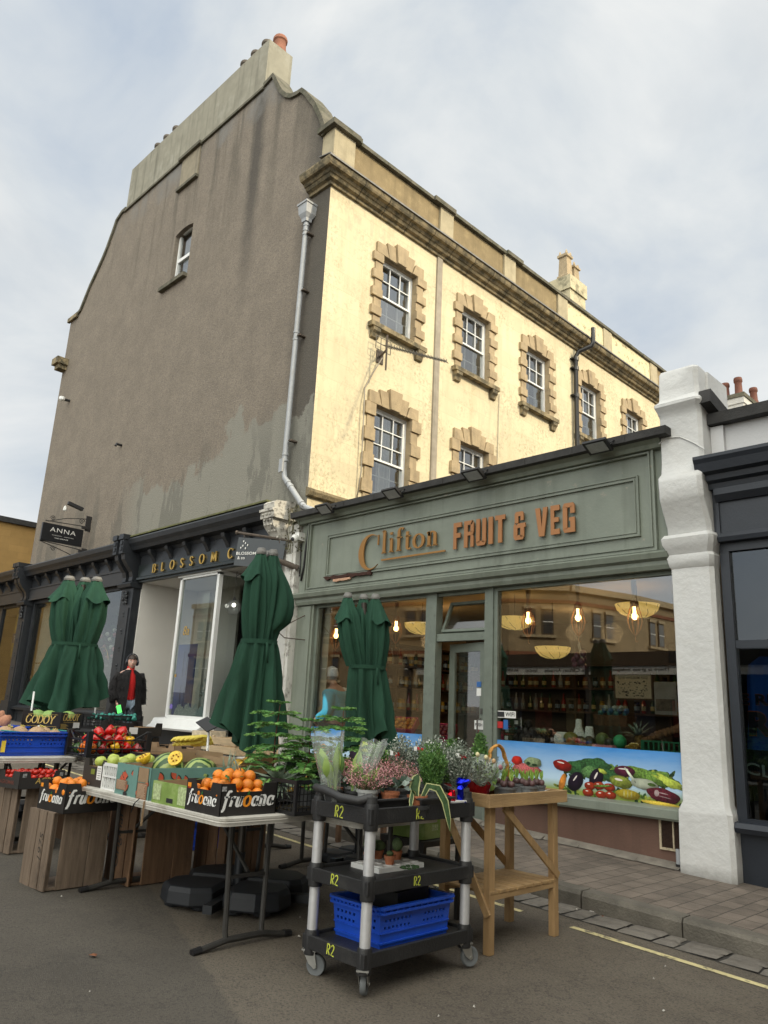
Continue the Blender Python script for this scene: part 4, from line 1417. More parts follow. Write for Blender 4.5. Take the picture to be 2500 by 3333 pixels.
for sx in (0,):
 flat('printed_foliage', gr1, -4.2, 1.02, .2, .075, 0, 22, .12, 1)
 flat('printed_foliage', gr1, -4.05, 1.06, .16, .07, 0, 22, .12, 2)
 flat('printed_foliage', gr1, -3.9, .98, .12, .06, 0, 22, .12, 3)
 flat('printed_foliage', gr2, -3.62, 1.03, .15, .05, -5, 22, .12, 4)
 flat('printed_cabbage', pm('cabbage', (.1, .22, .07), .8, 50), -4.1, .99, .1, .06, 0, 18, .06, 5)
 flat('printed_pepper', [pm('pepper', (.5, .02, .01)), hl], -4.42, 1.03, .11, .055, -8, 18, .04, 6, [(-.2, .45, .4, .12)])
 flat('printed_onion', [pm('purple', (.17, .02, .06)), hl], -3.74, 1.03, .11, .05, 0, 18, .02, 7, [(-.1, .4, .5, .12)])
 flat('printed_foliage', gr2, -3.42, 1.0, .2, .06, -8, 26, .22, 8)
 flat('printed_foliage', gr3, -3.3, .97, .15, .035, -22, 26, .25, 9)
 flat('printed_aubergine', [pm('aubergine', (.022, .01, .03)), hl], -4.27, .89, .075, .105, -40, 18, 0, 10, [(-.3, .2, .1, .35)])
 flat('printed_aubergine', [pm('aubergine', (.022, .01, .03)), hl], -4.04, .94, .07, .1, -30, 18, 0, 11, [(-.2, .2, .14, .4)])
 flat('printed_stalk', gr3, -3.97, 1.01, .05, .02, -20, 12, .1, 12)
 flat('printed_carrot', pm('orange', (.6, .22, .03)), -4.42, .87, .035, .09, -20)
 flat('printed_melon', [gr3, hl], -3.78, .93, .12, .055, -8, 18, .03, 13, [(-.2, .3, .35, .2)])
 flat('printed_fennel', [pm('fennel', (.72, .78, .6), .12), gr2], -3.54, .93, .14, .05, -6, 18, .05, 14, [(.5, .2, .3, .3)])
 flat('printed_stalk', pm('fennel', (.72, .78, .6), .12), -3.68, 1.0, .09, .012, -50)
 for k, (dx, dz) in enumerate(((-.12, .035), (-.02, .045), (.09, .04), (-.14, -.03), (.0, -.035), (.1, -.03))):
  flat('printed_tomato', [pm('tomato', (.62, .06, .015), .3, 20), hl], -3.99 + dx, .83 + dz, .062, .036, 0, 14, .03, 20 + k, [(-.2, .4, .25, .16)])
 flat('printed_vine', gr2, -3.97, .875, .1, .01, 5)
 flat('printed_squash', [pm('yellow', (.75, .55, .04), .25, 30), pm('cream', (.85, .75, .3))], -3.71, .825, .125, .045, -3, 20, .03, 30, [(-.3, .1, .05, .7), (0, .1, .05, .8), (.3, .1, .05, .7)])
 flat('printed_radicchio', [pm('radicchio', (.2, .02, .04), .6, 30), pm('rib', (.6, .45, .45))], -3.36, .85, .16, .06, -8, 22, .05, 31, [(-.4, .1, .15, .5), (0, .3, .3, .08), (.1, -.2, .4, .06)])
 flat('printed_corn', pm('corn', (.75, .52, .07), .3, 70), -3.38, .775, .2, .018, -3)
 flat('printed_basket', pm('gingham', (.5, .12, .12), .8, 60), -4.85, .96, .18, .06, 0, 18, .05, 40)
 flat('printed_pepper', pm('pepper', (.5, .02, .01)), -4.97, 1.04, .07, .045, 0, 18, .05, 41)
 flat('printed_lettuce', [pm('palegreen', (.45, .58, .3), .3, 30), gr1], -4.77, 1.035, .11, .05, 0, 20, .06, 42, [(-.5, -.3, .25, .35), (.2, -.5, .3, .25)])
 for k, (x, z, m_, rx, rz) in enumerate(((-7.3, 1.03, gr3, .22, .1), (-6.95, .98, gr2, .25, .12), (-7.45, .93, pm('aubergine', (.022, .01, .03)), .15, .07), (-7.0, .85, pm('tomato', (.62, .06, .015), .3, 20), .2, .06), (-7.6, .82, gr3, .15, .06), (-6.6, .9, pm('radicchio', (.2, .02, .04), .6, 30), .18, .09), (-8.1, .95, pm('orange', (.6, .22, .03)), .12, .07), (-7.2, .82, gr3, .1, .05))):
  flat('printed_vegetable', m_, x, z, rx, rz, 0, 20, .08, 50 + k)
s_ = MB()
s_.box(-8.8, GX1, 7.16, 11.9, .28, .3)
s_.build('shop_floor', tile_f, G)
s_ = MB()
s_.box(-8.8, GX1, 7.16, 11.9, 3.02, 3.04)
s_.build('ceiling', warm, G)
s_ = MB()
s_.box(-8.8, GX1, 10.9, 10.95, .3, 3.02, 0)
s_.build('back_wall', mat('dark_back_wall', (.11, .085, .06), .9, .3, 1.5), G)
cu_ = MB()
cu_.box(-8.62, -8.33, FY + .16, FY + .165, 1.24, 2.9)
cu_.build('blind', mat('cream_blind', (.55, .48, .36), .9, .05, 3), G)
sh1 = thing('wall_shelving', 'dark wooden shelving along the left wall inside the green shop, stocked with bottles', 'shelves', (-8.65, 9.2, .3))
s_ = MB()
for z in (.7, 1.05, 1.5, 1.85, 2.18, 2.5):
 s_.box(-8.78, -8.42 if z > 1.2 else -8.0, 7.7, 10.9, z, z + .03)
for y in (7.7, 8.75, 9.8, 10.86):
 s_.box(-8.78, -8.44, y, y + .03, .3, 2.7)
s_.build('shelf', wood_d, sh1)
sh2 = thing('back_shelving', 'dark wooden shelving along the back wall inside the green shop', 'shelves', (-6, 10.8, .3))
s_ = MB()
for z in (.8, 1.2, 1.6, 1.95, 2.3):
 s_.box(-7.9, -3.3, 10.55, 10.88, z, z + .03)
for x in (-7.9, -6.4, -4.9, -3.34):
 s_.box(x, x + .03, 10.57, 10.88, .3, 2.6)
s_.build('shelf', wood_d, sh2)
rb = random.Random(4)
bm_cols = [('bottle_green', (.02, .06, .02)), ('bottle_amber', (.18, .07, .012)), ('jar_red', (.25, .03, .02)), ('jar_yellow', (.45, .3, .05)), ('tin_silver', (.3, .3, .28)), ('bottle_dark', (.015, .012, .015))]
protos = []
for i, (n, c) in enumerate(bm_cols):
 b = MB()
 if i % 2 == 0:
  b.lathe([(.032, 0), (.034, .01), (.034, .14), (.012, .19), (.012, .24), (.014, .245), (.014, .26)], (0, 0, 0), 8, 0)
 else:
  b.lathe([(.038, 0), (.04, .01), (.04, .12), (.032, .135), (.036, .14), (.036, .16)], (0, 0, 0), 8, 0)
 b.lathe([(.0405 if i % 2 else .0345, .04), (.0405 if i % 2 else .0345, .1)], (0, 0, 0), 8, 1, False)
 o_ = b.build('bottle' if i % 2 == 0 else 'jar', [mat(n, c, .15, .1, 10), mat('label_' + str(i), (.5 - .06 * i, .45 - .03 * i, .2 + .04 * i), .7, .3, 30)], None, True, ang=40)
 protos.append(o_)
cnt = 0
spots = []
for z in (1.53, 1.88, 2.21):
 y = 8.0
 while y < 10.8:
  spots.append((-8.5 + rb.uniform(-.04, .03), y, z, 0))
  y += rb.uniform(.085, .12)
for z in (1.63, 1.98):
 x = -7.8
 while x < -3.5:
  spots.append((x, 10.66 + rb.uniform(-.03, .03), z, 1))
  x += rb.uniform(.11, .16)
used_p = set()
for x, y, z, w_ in spots:
 i = rb.randrange(6)
 if i not in used_p:
  o_ = protos[i]
  used_p.add(i)
 else:
  o_ = protos[i].copy()
  col.objects.link(o_)
 o_.location = (x, y, z)
 nm = 'bottle' if i % 2 == 0 else 'jar'
 kind = ['green bottle', 'amber jar', 'red bottle', 'yellow jar', 'pale grey bottle', 'dark jar'][i]
 o_['label'] = ('small %s standing on the left wall shelves inside the shop' if w_ == 0 else 'small %s standing on the back shelves inside the shop') % kind
 o_['category'] = nm
 o_['group'] = ('%ss on the left wall shelves' if w_ == 0 else '%ss on the back shelves') % kind
 o_.rotation_euler.z = rb.uniform(0, 6)
 cnt += 1
gold = mat('copper_wire', (.5, .22, .09), .35, .05, 5, metal=.7)
bulb = mat('lit_bulb', (1, .62, .22), .3, .02, 5, emit=14)
woodh = mat('pale_turned_wood', (.5, .34, .17), .6, .15, 6, grain=(6, 6, .6))
CT = 3.02
def cage_lamp(x, y, z, lab):
 t = thing('pendant_lamp', lab, 'lamp', (x, y, CT))
 b = MB()
 b.tube([(x, y, CT), (x, y, z + .42)], .006, 5, 0)
 b.build('cord', ink, t)
 b = MB()
 b.lathe([(.02, .17), (.024, .2), (.02, .25), (.028, .3), (.03, .36), (.022, .4), (.012, .42)], (x, y, z), 10)
 b.build('handle', woodh, t, True)
 b = MB()
 b.lathe([(.04, .1), (.045, .11), (.045, .15), (.03, .17)], (x, y, z), 10)
 for i in range(8):
  a = 2 * PI * i / 8
  b.tube([(x + r * math.cos(a), y + r * math.sin(a), z + q) for r, q in ((.042, .11), (.075, .0), (.08, -.05), (.06, -.13), (.02, -.19), (.01, -.2))], .0045, 4)
 b.lathe([(.012, -.21), (.012, -.19)], (x, y, z), 8)
 b.tube([(x, y, z - .2), (x, y, z - .26), (x + .015, y, z - .275), (x + .025, y, z - .26)], .004, 4)
 b.build('cage', gold, t, True)
 b = MB()
 b.ball((x, y, z), .034, 10, sz=1.2)
 b.lathe([(.018, .03), (.018, .1)], (x, y, z), 8)
 b.build('bulb', bulb, t, True)
for i, (x, y, z) in enumerate(((-8.42, 7.42, 2.52), (-7.38, 7.6, 2.60), (-5.2, 7.6, 2.6), (-4.53, 7.6, 2.6), (-3.85, 7.6, 2.58))):
 cage_lamp(x, y, z, ['leftmost lit copper cage lamp behind the cream blind edge', 'lit copper cage lamp just right of the right green parasol', 'lit copper cage lamp nearest the door in the right window', 'lit copper cage lamp with a bunch of onions below it', 'rightmost lit copper cage lamp in front of a straw shade'][i])
straw = mat('glowing_straw', (.85, .55, .16), .8, .25, 40, emit=.9, grain=(1, 1, 6))
for i, (x, y, z, r) in enumerate(((-7.35, 8.1, 2.66, .26), (-5.75, 8.1, 2.66, .25), (-4.12, 8.2, 2.74, .25), (-5.7, 8.9, 2.36, .24))):
 t = thing('straw_pendant_lamp', ['glowing shallow straw lampshade left of the door', 'glowing shallow straw lampshade just right of the door post', 'glowing shallow straw lampshade behind the rightmost cage lamp', 'lower glowing straw lampshade deep in the right window'][i], 'lamp', (x, y, CT))
 b = MB()
 b.lathe([(r, .06), (r * .92, 0), (r * .7, -.055), (r * .4, -.085), (.01, -.095)], (x, y, z), 20, cap=False)
 b.build('lamp_shade', straw, t, True)
 b = MB()
 for k in range(9):
  a = 2 * PI * k / 9
  b.tube([(x + q * r * math.cos(a + (1 - q)), y + q * r * math.sin(a + (1 - q)), z + h) for q, h in ((1.02, .05), (.75, -.055), (.4, -.092), (.05, -.1))], .003, 4)
 b.tube([(x, y, z), (x, y, CT)], .005, 4)
 b.build('wire', ink, t)
for i, (x, y, z, e) in enumerate(((-7.4, 8.3, 2.5, 8), (-4.5, 8.3, 2.5, 5), (-5.8, 9.6, 2.7, 5))):
 l = bpy.data.lights.new('shop_light', 'POINT')
 l.energy = e
 l.color = (1, .66, .34)
 l.shadow_soft_size = .12
 o_ = bpy.data.objects.new('shop_light', l)
 o_.location = (x, y, z)
 col.objects.link(o_)
s_ = MB()
s_.box(-5.24, -3.16, FY + .06, 7.65, 1.2, 1.225)
s_.box(-5.24, -3.16, 7.65, 7.67, .4, 1.225)
s_.build('display_shelf', wood_d, G)
s_ = MB()
s_.box(-7.95, -6.35, FY + .06, 7.5, 1.2, 1.225)
s_.build('display_shelf', wood_d, G)
def fruit(nm, c, r, n=10, sx=1, sz=1, lump=0, stem=None, rough=.45, var=.15, bump=.1, dimple=0, streak=None, bsc=120, sub=True, scale=8, sss=0):
 b = MB()
 b.ball((0, 0, 0), r, n, 0, sx, 1, sz, lump, dimple)
 ms = [mat(nm + '_skin', c, rough, var, scale, bump, bsc, sss=sss, rnd=.3)]
 if stem:
  b.tube([(0, 0, r * sz * .85), (r * .05, 0, r * sz * 1.1), (r * .15, 0, r * sz * 1.35)], r * .07, 5, 1)
  ms.append(mat('green_stem', (.12, .2, .03), .6))
 return b.build(nm, ms, None, True)
rf_ = random.Random(21)
def scatter(proto, spots, lab, cat_, group, first=[None], jit=.3):
 """first spot moves the prototype itself, the rest are copies"""
 for i, (x, y, z) in enumerate(spots):
  o_ = proto if i == 0 else proto.copy()
  if i:
   col.objects.link(o_)
  o_.location = (x, y, z)
  o_.rotation_euler = (rf_.uniform(-jit, jit), rf_.uniform(-jit, jit), rf_.uniform(0, 6.28))
  s = rf_.uniform(.92, 1.08)
  o_.scale = (s, s, s)
  o_['label'] = lab
  o_['category'] = cat_
  o_['group'] = group
Z = 1.225
scatter(fruit('avocado', (.03, .025, .02), .042, sz=1.2, rough=.6, bump=.4), [(-5.08 + (i % 5) * .08 + rf_.uniform(-.01, .01) + (i // 10) * .04, 7.2 + (i // 5 % 2) * .08, Z + .045 + (i // 10) * .075) for i in range(22)], 'dark ripe avocado in the heap at the left end of the right window display', 'avocado', 'avocados heaped in the window')
scatter(fruit('pomegranate', (.45, .1, .06), .045), [(-5.2, 7.25, Z + .045), (-5.16, 7.36, Z + .045), (-5.23, 7.35, Z + .1)], 'red pomegranate at the far left end of the right window display', 'pomegranate', 'pomegranates by the door post')
scatter(fruit('kiwi', (.17, .085, .035), .03, 8, rough=.9, var=.25, bump=.5), [(-3.58 + (i % 11) * .04 + rf_.uniform(-.01, .01), 7.2 + (i // 11) % 4 * .08, Z + .1 + ((i % 11) * .014) + (i // 11 % 4) * .02) for i in range(66)], 'brown kiwi fruit in the green crate at the right end of the window', 'kiwi', 'kiwi fruit piled in the green crate')
pcr = MB()
frame_rect(pcr, -3.6, -3.17, Z + .0, Z + .1, .014, FY + .1, FY + .12)
for i in range(9):
 pcr.box(-3.59 + i * .05, -3.575 + i * .05, FY + .1, FY + .12, Z + .02, Z + .085)
pcr.box(-3.6, -3.17, FY + .12, FY + .5, Z, Z + .012)
pcr.box(-3.61, -3.6, FY + .1, FY + .5, Z, Z + .1)
pcr.box(-3.17, -3.165, FY + .1, FY + .5, Z, Z + .14)
pcr.build('green_crate', mat('green_plastic', (.015, .16, .07), .4), label='low green plastic crate of kiwi fruit at the right end of the shop window', cat='crate')
scatter(fruit('melon', (.12, .18, .05), .075, 14, sx=1.15), [(-4.07, 7.25, Z + .075)], 'smooth dark green melon in the middle of the window display', 'melon', 'melons')
scatter(fruit('netted_fruit', (.05, .42, .16), .07, 14, rough=.6), [(-3.88, 7.25, Z + .07)], 'fruit wrapped in a bright green foam net in the window', 'fruit', 'netted fruit')
scatter(fruit('papaya', (.2, .2, .04), .07, 12, sx=1.2), [(-4.4, 7.2, Z + .07)], 'green and yellow fruit leaning against the white net sleeves', 'fruit', 'papaya')
scatter(fruit('dark_melon', (.04, .04, .025), .055, 12), [(-4.25, 7.3, Z + .055), (-4.3, 7.22, Z + .05), (-4.18, 7.2, Z + .045), (-3.97, 7.2, Z + .05)], 'small dark avocado beside the green melon in the window', 'avocado', 'dark avocados by the melon')
net = MB()
net.lathe([(.07, 0), (.085, .04), (.08, .09), (.05, .13)], (-4.54, 7.25, Z), 14)
net.build('net_sleeve', mat('white_foam_net', (.72, .76, .7), .8, .25, 60, .6, 60), None, True, label='round fruit in a white foam net in the shop window', cat='fruit')
net = MB()
net.lathe([(.07, 0), (.08, .05), (.06, .12), (.035, .19), (.03, .26), (.02, .27)], (-4.38, 7.32, Z), 14)
net.lathe([(.05, 0), (.05, .1), (.04, .18), (.035, .2)], (-4.28, 7.36, Z), 14)
net.build('net_sleeve', MATS['white_foam_net'], None, True, label='tall white foam net sleeve standing up in the shop window', cat='packaging')
pk = MB()
pk.box(-4.12, -3.9, FY + .08, FY + .2, Z, Z + .03)
pk.build('pink_tray', mat('pink_card', (.75, .3, .35), .7), label='small pink card tray at the front edge of the window display', cat='tray')
for i, (x, z) in enumerate(((-5.15, 0), (-5.14, .08), (-5.16, .16), (-5.02, .17))):
 c = MB()
 c.box(x - .06, x + .05, 7.14, 7.24, Z + z, Z + z + .07, 0)
 c.box(x - .045, x + .0, 7.136, 7.139, Z + z + .015, Z + z + .055, 1)
 c.build('fruit_punnet', [glassmat('punnet', (.5, .52, .4), 1.6, .35, (.2, .22, .12)) if 'punnet' not in MATS else MATS['punnet'], paper], label=['bottom clear punnet', 'middle clear punnet', 'top clear punnet', 'loose clear punnet on the avocados'][i] + ' with a white label in the stack beside the avocados', cat='punnet')
def pineapple(x, y, z, s, lab, tilt=0, az=0, group=None, vis=True):
 t = thing('pineapple', lab, 'pineapple', (0, 0, 0), group)
 b = MB()
 pr = []
 for i in range(9):
  a = i / 8
  pr.append((.068 * math.sin(PI * (.12 + .78 * a)) ** .6 + .002 * (-1) ** i, .17 * a))
 b.lathe(pr, (0, 0, 0), 14)
 q = b.build('fruit_body', mat('pineapple_skin', (.22, .13, .03), .7, .6, 40, 1, 60), None, True)
 q.parent = t
 b = MB()
 r = random.Random(int(x * 100))
 for i in range(46):
  a = r.uniform(0, 6.28)
  e = r.uniform(.15, 1.35)
  L_ = r.uniform(.09, .2)
  d = Vector((math.cos(a) * math.cos(e), math.sin(a) * math.cos(e), math.sin(e)))
  p0 = Vector((math.cos(a) * .015, math.sin(a) * .015, .165))
  p1 = p0 + d * L_ * .55
  p2 = p0 + d * L_ + Vector((d.x, d.y, -.3)) * .03
  sd_ = d.cross(Vector((0, 0, 1))).normalized() * .011
  b.add([p0 - sd_, p0 + sd_, p1 + sd_ * .9, p2, p1 - sd_ * .9], [(0, 1, 2, 4), (4, 2, 3)])
 q = b.build('leaf_crown', mat('pineapple_leaf', (.2, .26, .19), .55, .4, 25), None)
 q.parent = t
 t.location = (x, y, z)
 t.rotation_euler = (tilt, 0, az)
 t.scale = (s, s, s)
 return t
pineapple(-3.66, 7.3, Z + .01, .85, 'upright pineapple among the fruit in the shop window', .35, -.6)
on = thing('onion_bunch', 'string of purple onions hanging below the middle cage lamp', 'onions', (-4.53, 7.6, 2.33))
b = MB()
b.tube([(-4.53, 7.6, 2.33), (-4.525, 7.6, 2.24)], .004, 4)
b.tube([(-4.52, 7.6, 2.32), (-4.47, 7.58, 2.1)], .008, 4)
b.tube([(-4.54, 7.6, 2.3), (-4.5, 7.6, 2.15)], .006, 4)
b.build('string', mat('raffia', (.55, .48, .36), .9), on)
for i in range(9):
 a = i * 2.4
 b = MB()
 b.ball((-4.53 + .055 * math.cos(a), 7.6 + .045 * math.sin(a), 2.2 - .018 * i), .036, 10, sz=1.1)
 b.build('onion', mat('red_onion', (.12, .03, .05), .35, .3, 8), on, True)
pf = thing('framed_picture', 'framed drawing headed GOOD WHOLESOME FOOD hanging inside the shop', 'picture', (-4.35, 8.5, 1.75))
b = MB()
frame_rect(b, -4.6, -4.11, 1.74, 2.05, .02, 8.48, 8.5)
b.build('frame', wood_d, pf)
b = MB()
b.box(-4.585, -4.125, 8.49, 8.5, 1.755, 2.035, 0)
text_mb('GOOD WHOLESOME FOOD', (-4.54, 8.489, 1.98), R, U, .37, .028, .0005, 0, .01, 1, b)
rr = random.Random(3)
for i in range(70):
 x, z = rr.uniform(-4.56, -4.18), rr.uniform(1.78, 1.95)
 b.box(x, x + rr.uniform(.005, .03), 8.4885, 8.489, z, z + rr.uniform(.003, .015), 1)
b.build('print', [mat('aged_paper', (.4, .36, .26), .8, .1, 8), ink], pf)
pf = thing('poster', 'grey landscape poster hung right of the framed drawing inside the shop', 'poster', (-4.0, 8.5, 1.6))
b = MB()
b.box(-4.1, -3.84, 8.49, 8.5, 1.59, 1.95, 0)
b.box(-4.08, -3.86, 8.485, 8.49, 1.63, 1.76, 1)
b.build('print', [mat('poster_grey', (.25, .25, .23), .6, .3, 5), mat('poster_scene', (.1, .08, .06), .6, .8, 12)], pf)
bk = thing('wicker_basket', 'wicker basket full of blue green bags hung inside the shop', 'basket', (-4.55, 8.45, 1.45))
b = MB()
b.loft([[(-4.55 + a * w_, 8.4 + c * .11, z) for a, c in ((-1, -1), (1, -1), (1, 1), (-1, 1))] for z, w_ in ((1.44, .19), (1.56, .22))], 0, True, True)
for i in range(6):
 b.box(-4.76, -4.34, 8.285, 8.295, 1.45 + i * .018, 1.46 + i * .018)
b.build('wicker', mat('wicker', (.14, .07, .03), .8, .4, 40, .8, 60), bk)
for i in range(11):
 b = MB()
 b.ball((-4.72 + i * .033, 8.38 + .03 * (i % 2), 1.58 + .03 * (i % 3)), .035, 6, lump=.2)
 b.build('bag', mat(['bag_teal', 'bag_blue', 'bag_pale'][i % 3], [(.06, .2, .2), (.05, .12, .25), (.3, .38, .36)][i % 3], .4, .3, 20), bk)
for i, (x, y, z) in enumerate(((-7.55, 8.0, 1.26), (-7.1, 8.3, 1.2), (-6.5, 8.7, 1.25), (-6.1, 9.0, 1.2), (-6.9, 7.6, 1.0))):
 b = MB()
 b.box(-.2, .2, -.14, .14, 0, .02)
 for a, c, d, e in ((-.2, .2, -.14, -.13), (-.2, .2, .13, .14), (-.2, -.19, -.13, .13), (.19, .2, -.13, .13)):
  b.box(a, c, d, e, .02, .1)
 t = thing('produce_tray', ['tilted pink lined tray of oranges left of the door inside the shop', 'second pink lined tray of dark fruit inside the shop', 'pink lined tray seen through the glass of the door', 'pink lined tray deepest behind the door', 'dark tray of fruit low behind the left window'][i], 'tray', (x, y, z))
 q = b.build('tray', mat(['tray_pink', 'tray_magenta'][i % 2], [(.55, .05, .12), (.4, .03, .1)][i % 2], .6), None)
 q.parent = t
 b = MB()
 for k in range(15):
  b.ball((-.15 + (k % 5) * .075, -.08 + (k // 5) * .08, .07 + rf_.uniform(0, .03)), .038, 8)
 q = b.build('fruit_layer', mat(['tray_orange', 'tray_plum', 'tray_plum'][i % 3], [(.6, .25, .03), (.12, .02, .03), (.12, .02, .03)][i % 3], .5), None, True)
 q.parent = t
 t.rotation_euler = (R_(35), 0, R_(20))
ct = MB()
ct.box(-8.0, -5.9, 7.9, 9.6, .3, 1.05)
ct.build('counter', wood_d, G)
wp = mat('flaking_white_paint', (.62, .61, .57), .8, .08, 4, .8, 30, world=True, patch=.85, pcol=(.16, .145, .12), pscale=6, pth=.54, streak=.35, scol=(.1, .09, .07))
wp2 = mat('thick_white_paint', (.6, .6, .585), .6, .05, 3, .9, 14, world=True, patch=.2, pcol=(.45, .43, .38), pscale=4)
layer(wp2, lambda op, no, rn, x, y, z: op('MULTIPLY', rn(op('ADD', z, op('MULTIPLY', no(9), .14)), .42, .25), .85), (.09, .08, .065))
WPi = thing('white_pier', 'thick white painted pier with scrolled console and capped top beside the green shop', 'pier', (-2.93, 6.9, .1))
def pier(par, cx, y1, secs, m, n, bumpy=0, seed=1):
 b = MB()
 r = random.Random(seed)
 rings = []
 for z, hw, pr in secs:
  j = lambda: r.uniform(-bumpy, bumpy)
  x0, x1, yf = cx - hw, cx + hw, y1 - pr
  pts = [(x0, y1), (x0, yf + .02), (x0 + .012, yf), (cx, yf), (x1 - .035, yf), (x1, yf + .035), (x1, (yf + y1) / 2), (x1, y1)]
  rings.append([(a + j(), c + (j() if 0 < k < 7 else 0), z + j()) for k, (a, c) in enumerate(pts)])
 b.loft(rings, 0, True, True, True)
 return b.build(n, m, par, True, ang=32)
S = [(.05, .25, .2), (.4, .25, .2), (.74, .245, .195), (.76, .245, .195), (.835, .215, .16), (1.2, .212, .155), (1.7, .213, .158), (2.3, .211, .154), (2.9, .212, .155), (2.93, .225, .18), (3.0, .235, .2), (3.03, .22, .19), (3.08, .235, .22), (3.13, .255, .25), (3.18, .262, .26), (3.215, .24, .23)]
S = [(z, h - .014, p_ * .92) for z, h, p_ in S]
pier(WPi, -2.93, FY + .02, S, wp2, 'shaft', .003, 2)
S = [(3.2, .215, .17), (3.3, .215, .2), (3.42, .215, .27), (3.52, .215, .33), (3.56, .215, .35), (3.72, .215, .36), (3.76, .217, .35), (3.82, .214, .29), (3.92, .213, .26), (4.05, .213, .25), (4.38, .213, .25), (4.42, .213, .26), (4.46, .22, .29), (4.5, .235, .33), (4.53, .235, .33), (4.57, .21, .27), (4.6, .205, .25), (4.7, .203, .25), (4.87, .2, .25), (4.9, .19, .23)]
S = [(z, h - .008, p_ * .88) for z, h, p_ in S]
pier(WPi, -2.93, FY + .02, S, wp2, 'console', .004, 4)
b = MB()
b.tube([(-3.15, FY - .2, 4.15), (-3.05, FY - .21, 4.19), (-2.93, FY - .21, 4.17), (-2.8, FY - .21, 4.08), (-2.71, FY - .2, 4.0)], .006, 5)
b.build('cable', MATS['thick_white_paint'], WPi)
b = MB()
b.box(-2.735, -2.62, FY - .2, FY + .5, 4.42, 4.56)
b.rot(0, R_(-12), (-2.7, FY, 4.5), 'X')
b.build('slate_flashing', grey_cop, WPi)
b = MB()
b.box(-3.14, -2.72, FY + .02, FY + .5, 3.9, 4.88)
b.build('wall_return', wp2, WPi)
WL = thing('flaking_pier', 'narrow flaking white pier with carved console between florist and green shop', 'pier', (-9.1, 6.9, .4))
b = MB()
b.box(-9.26, -8.84, FY - .16, FY + .02, .3, 3.78)
b.box(-9.05, -8.9, FY - .18, FY - .16, .3, 3.7)
b.box(-9.1, -8.84, FY - .14, FY + .02, 3.78, 4.16)
b.build('shaft', wp, WL, bevel=.008)
b = MB()
rr = random.Random(2)
prof = [(0, 3.78), (.16, 3.79), (.2, 3.84), (.24, 3.95), (.3, 4.05), (.38, 4.13), (.4, 4.2), (.4, 4.24), (0, 4.24)]
b.profile(prof, (-9.36, FY - .03, 0), (-9.12, FY - .03, 0), (0, -1, 0))
for i in range(3):
 x = -9.33 + i * .075
 for k in range(6):
  o_, z_ = prof[1 + k]
  b.ball((x + .03, FY - .05 - o_, z_ + .01), .02, 6)
b.profile([(0, 4.24), (.43, 4.24), (.43, 4.33), (.46, 4.34), (.46, 4.38), (0, 4.38)], (-9.4, FY - .03, 0), (-9.06, FY - .03, 0), (0, -1, 0))
b.profile([(0, 4.38), (.4, 4.38), (.41, 4.48), (.36, 4.52), (0, 4.56)], (-9.37, FY - .03, 0), (-9.1, FY - .03, 0), (0, -1, 0))
for i in range(3):
 b.lathe([(.024, 0), (.024, .02)], (-9.32 + i * .085, FY - .468, 4.285), 8)
b.build('console', mat('sooty_white_stone', (.5, .48, .43), .9, .15, 5, .8, 25, world=True, patch=.8, pcol=(.09, .08, .065), pscale=9, pth=.5), WL, True, ang=35)
iv = MB()
rr = random.Random(12)
for i in range(160):
 p = Vector((rr.uniform(-9.08, -8.72), FY - .18 + rr.uniform(-.04, .06), rr.uniform(3.7, 4.45)))
 d = Vector((rr.uniform(-1, 1), rr.uniform(-1, .2), rr.uniform(-1, 1))).normalized() * rr.uniform(.02, .05)
 e = d.cross(Vector((rr.uniform(-1, 1), rr.uniform(-1, 1), .3))).normalized() * .014
 iv.add([p, p + d * .5 + e, p + d, p + d * .5 - e], [(0, 1, 2, 3)])
for i in range(6):
 x = -9.05 + i * .05
 iv.tube([(x, FY - .2, 4.4), (x + rr.uniform(-.05, .1), FY - .22, 4.1), (x + rr.uniform(-.08, .12), FY - .2, 3.7)], .006, 4)
iv.build('withered_creeper', mat('withered_creeper', (.09, .085, .045), .9, .5, 20), label='withered creeper clinging at the foot of the grey downpipe', cat='plant')
cc_ = thing('security_camera', 'white dome security camera on the left edge of the green fascia', 'camera', (-8.78, FY - .2, 3.95))
b = MB()
b.box(-8.82, -8.72, FY - .22, FY - .1, 3.88, 4.0)
b.ball((-8.77, FY - .25, 3.9), .06, 10, sz=1.1)
b.build('housing', paper, cc_, True, ang=40)
b = MB()
b.ball((-8.76, FY - .3, 3.88), .03, 8)
b.build('lens', ink, cc_, True)
cable([(-8.7, FY - .12, 4.18), (-8.62, FY - .12, 4.1), (-8.66, FY - .12, 3.8), (-8.68, FY - .12, 3.5), (-8.72, FY - .12, 3.28)], .016, ink, 'black cable with a round end hanging down the left edge of the green fascia')
cable([(-8.78, FY - .12, 3.85), (-8.76, FY - .12, 3.5), (-8.76, FY - .12, 3.35)], .01, ink, 'thin grey cable below the dome security camera')
b = MB()
b.tube([(-8.83, FY - .1, 3.48), (-8.98, FY - .28, 3.56)], .045, 10)
b.tube([(-8.98, FY - .28, 3.56), (-9.1, FY - .42, 3.62)], .035, 10)
b.build('wall_light', MATS['rusty_iron'], None, True, ang=40, label='rusty tubular light fitting on the flaking pier', cat='wall light')
b = MB()
b.tube([(-8.62, FY - .06, 2.78), (-8.7, FY - .45, 2.55), (-8.68, FY - .5, 2.5), (-8.64, FY - .4, 2.42), (-8.58, FY - .06, 2.42)], .008, 5)
b.tube([(-8.6, FY - .06, 2.8), (-8.6, FY - .06, 2.38)], .008, 5)
b.build('iron_bracket', MATS['rusty_iron'], label='bent iron awning bracket on the green pilaster', cat='bracket')
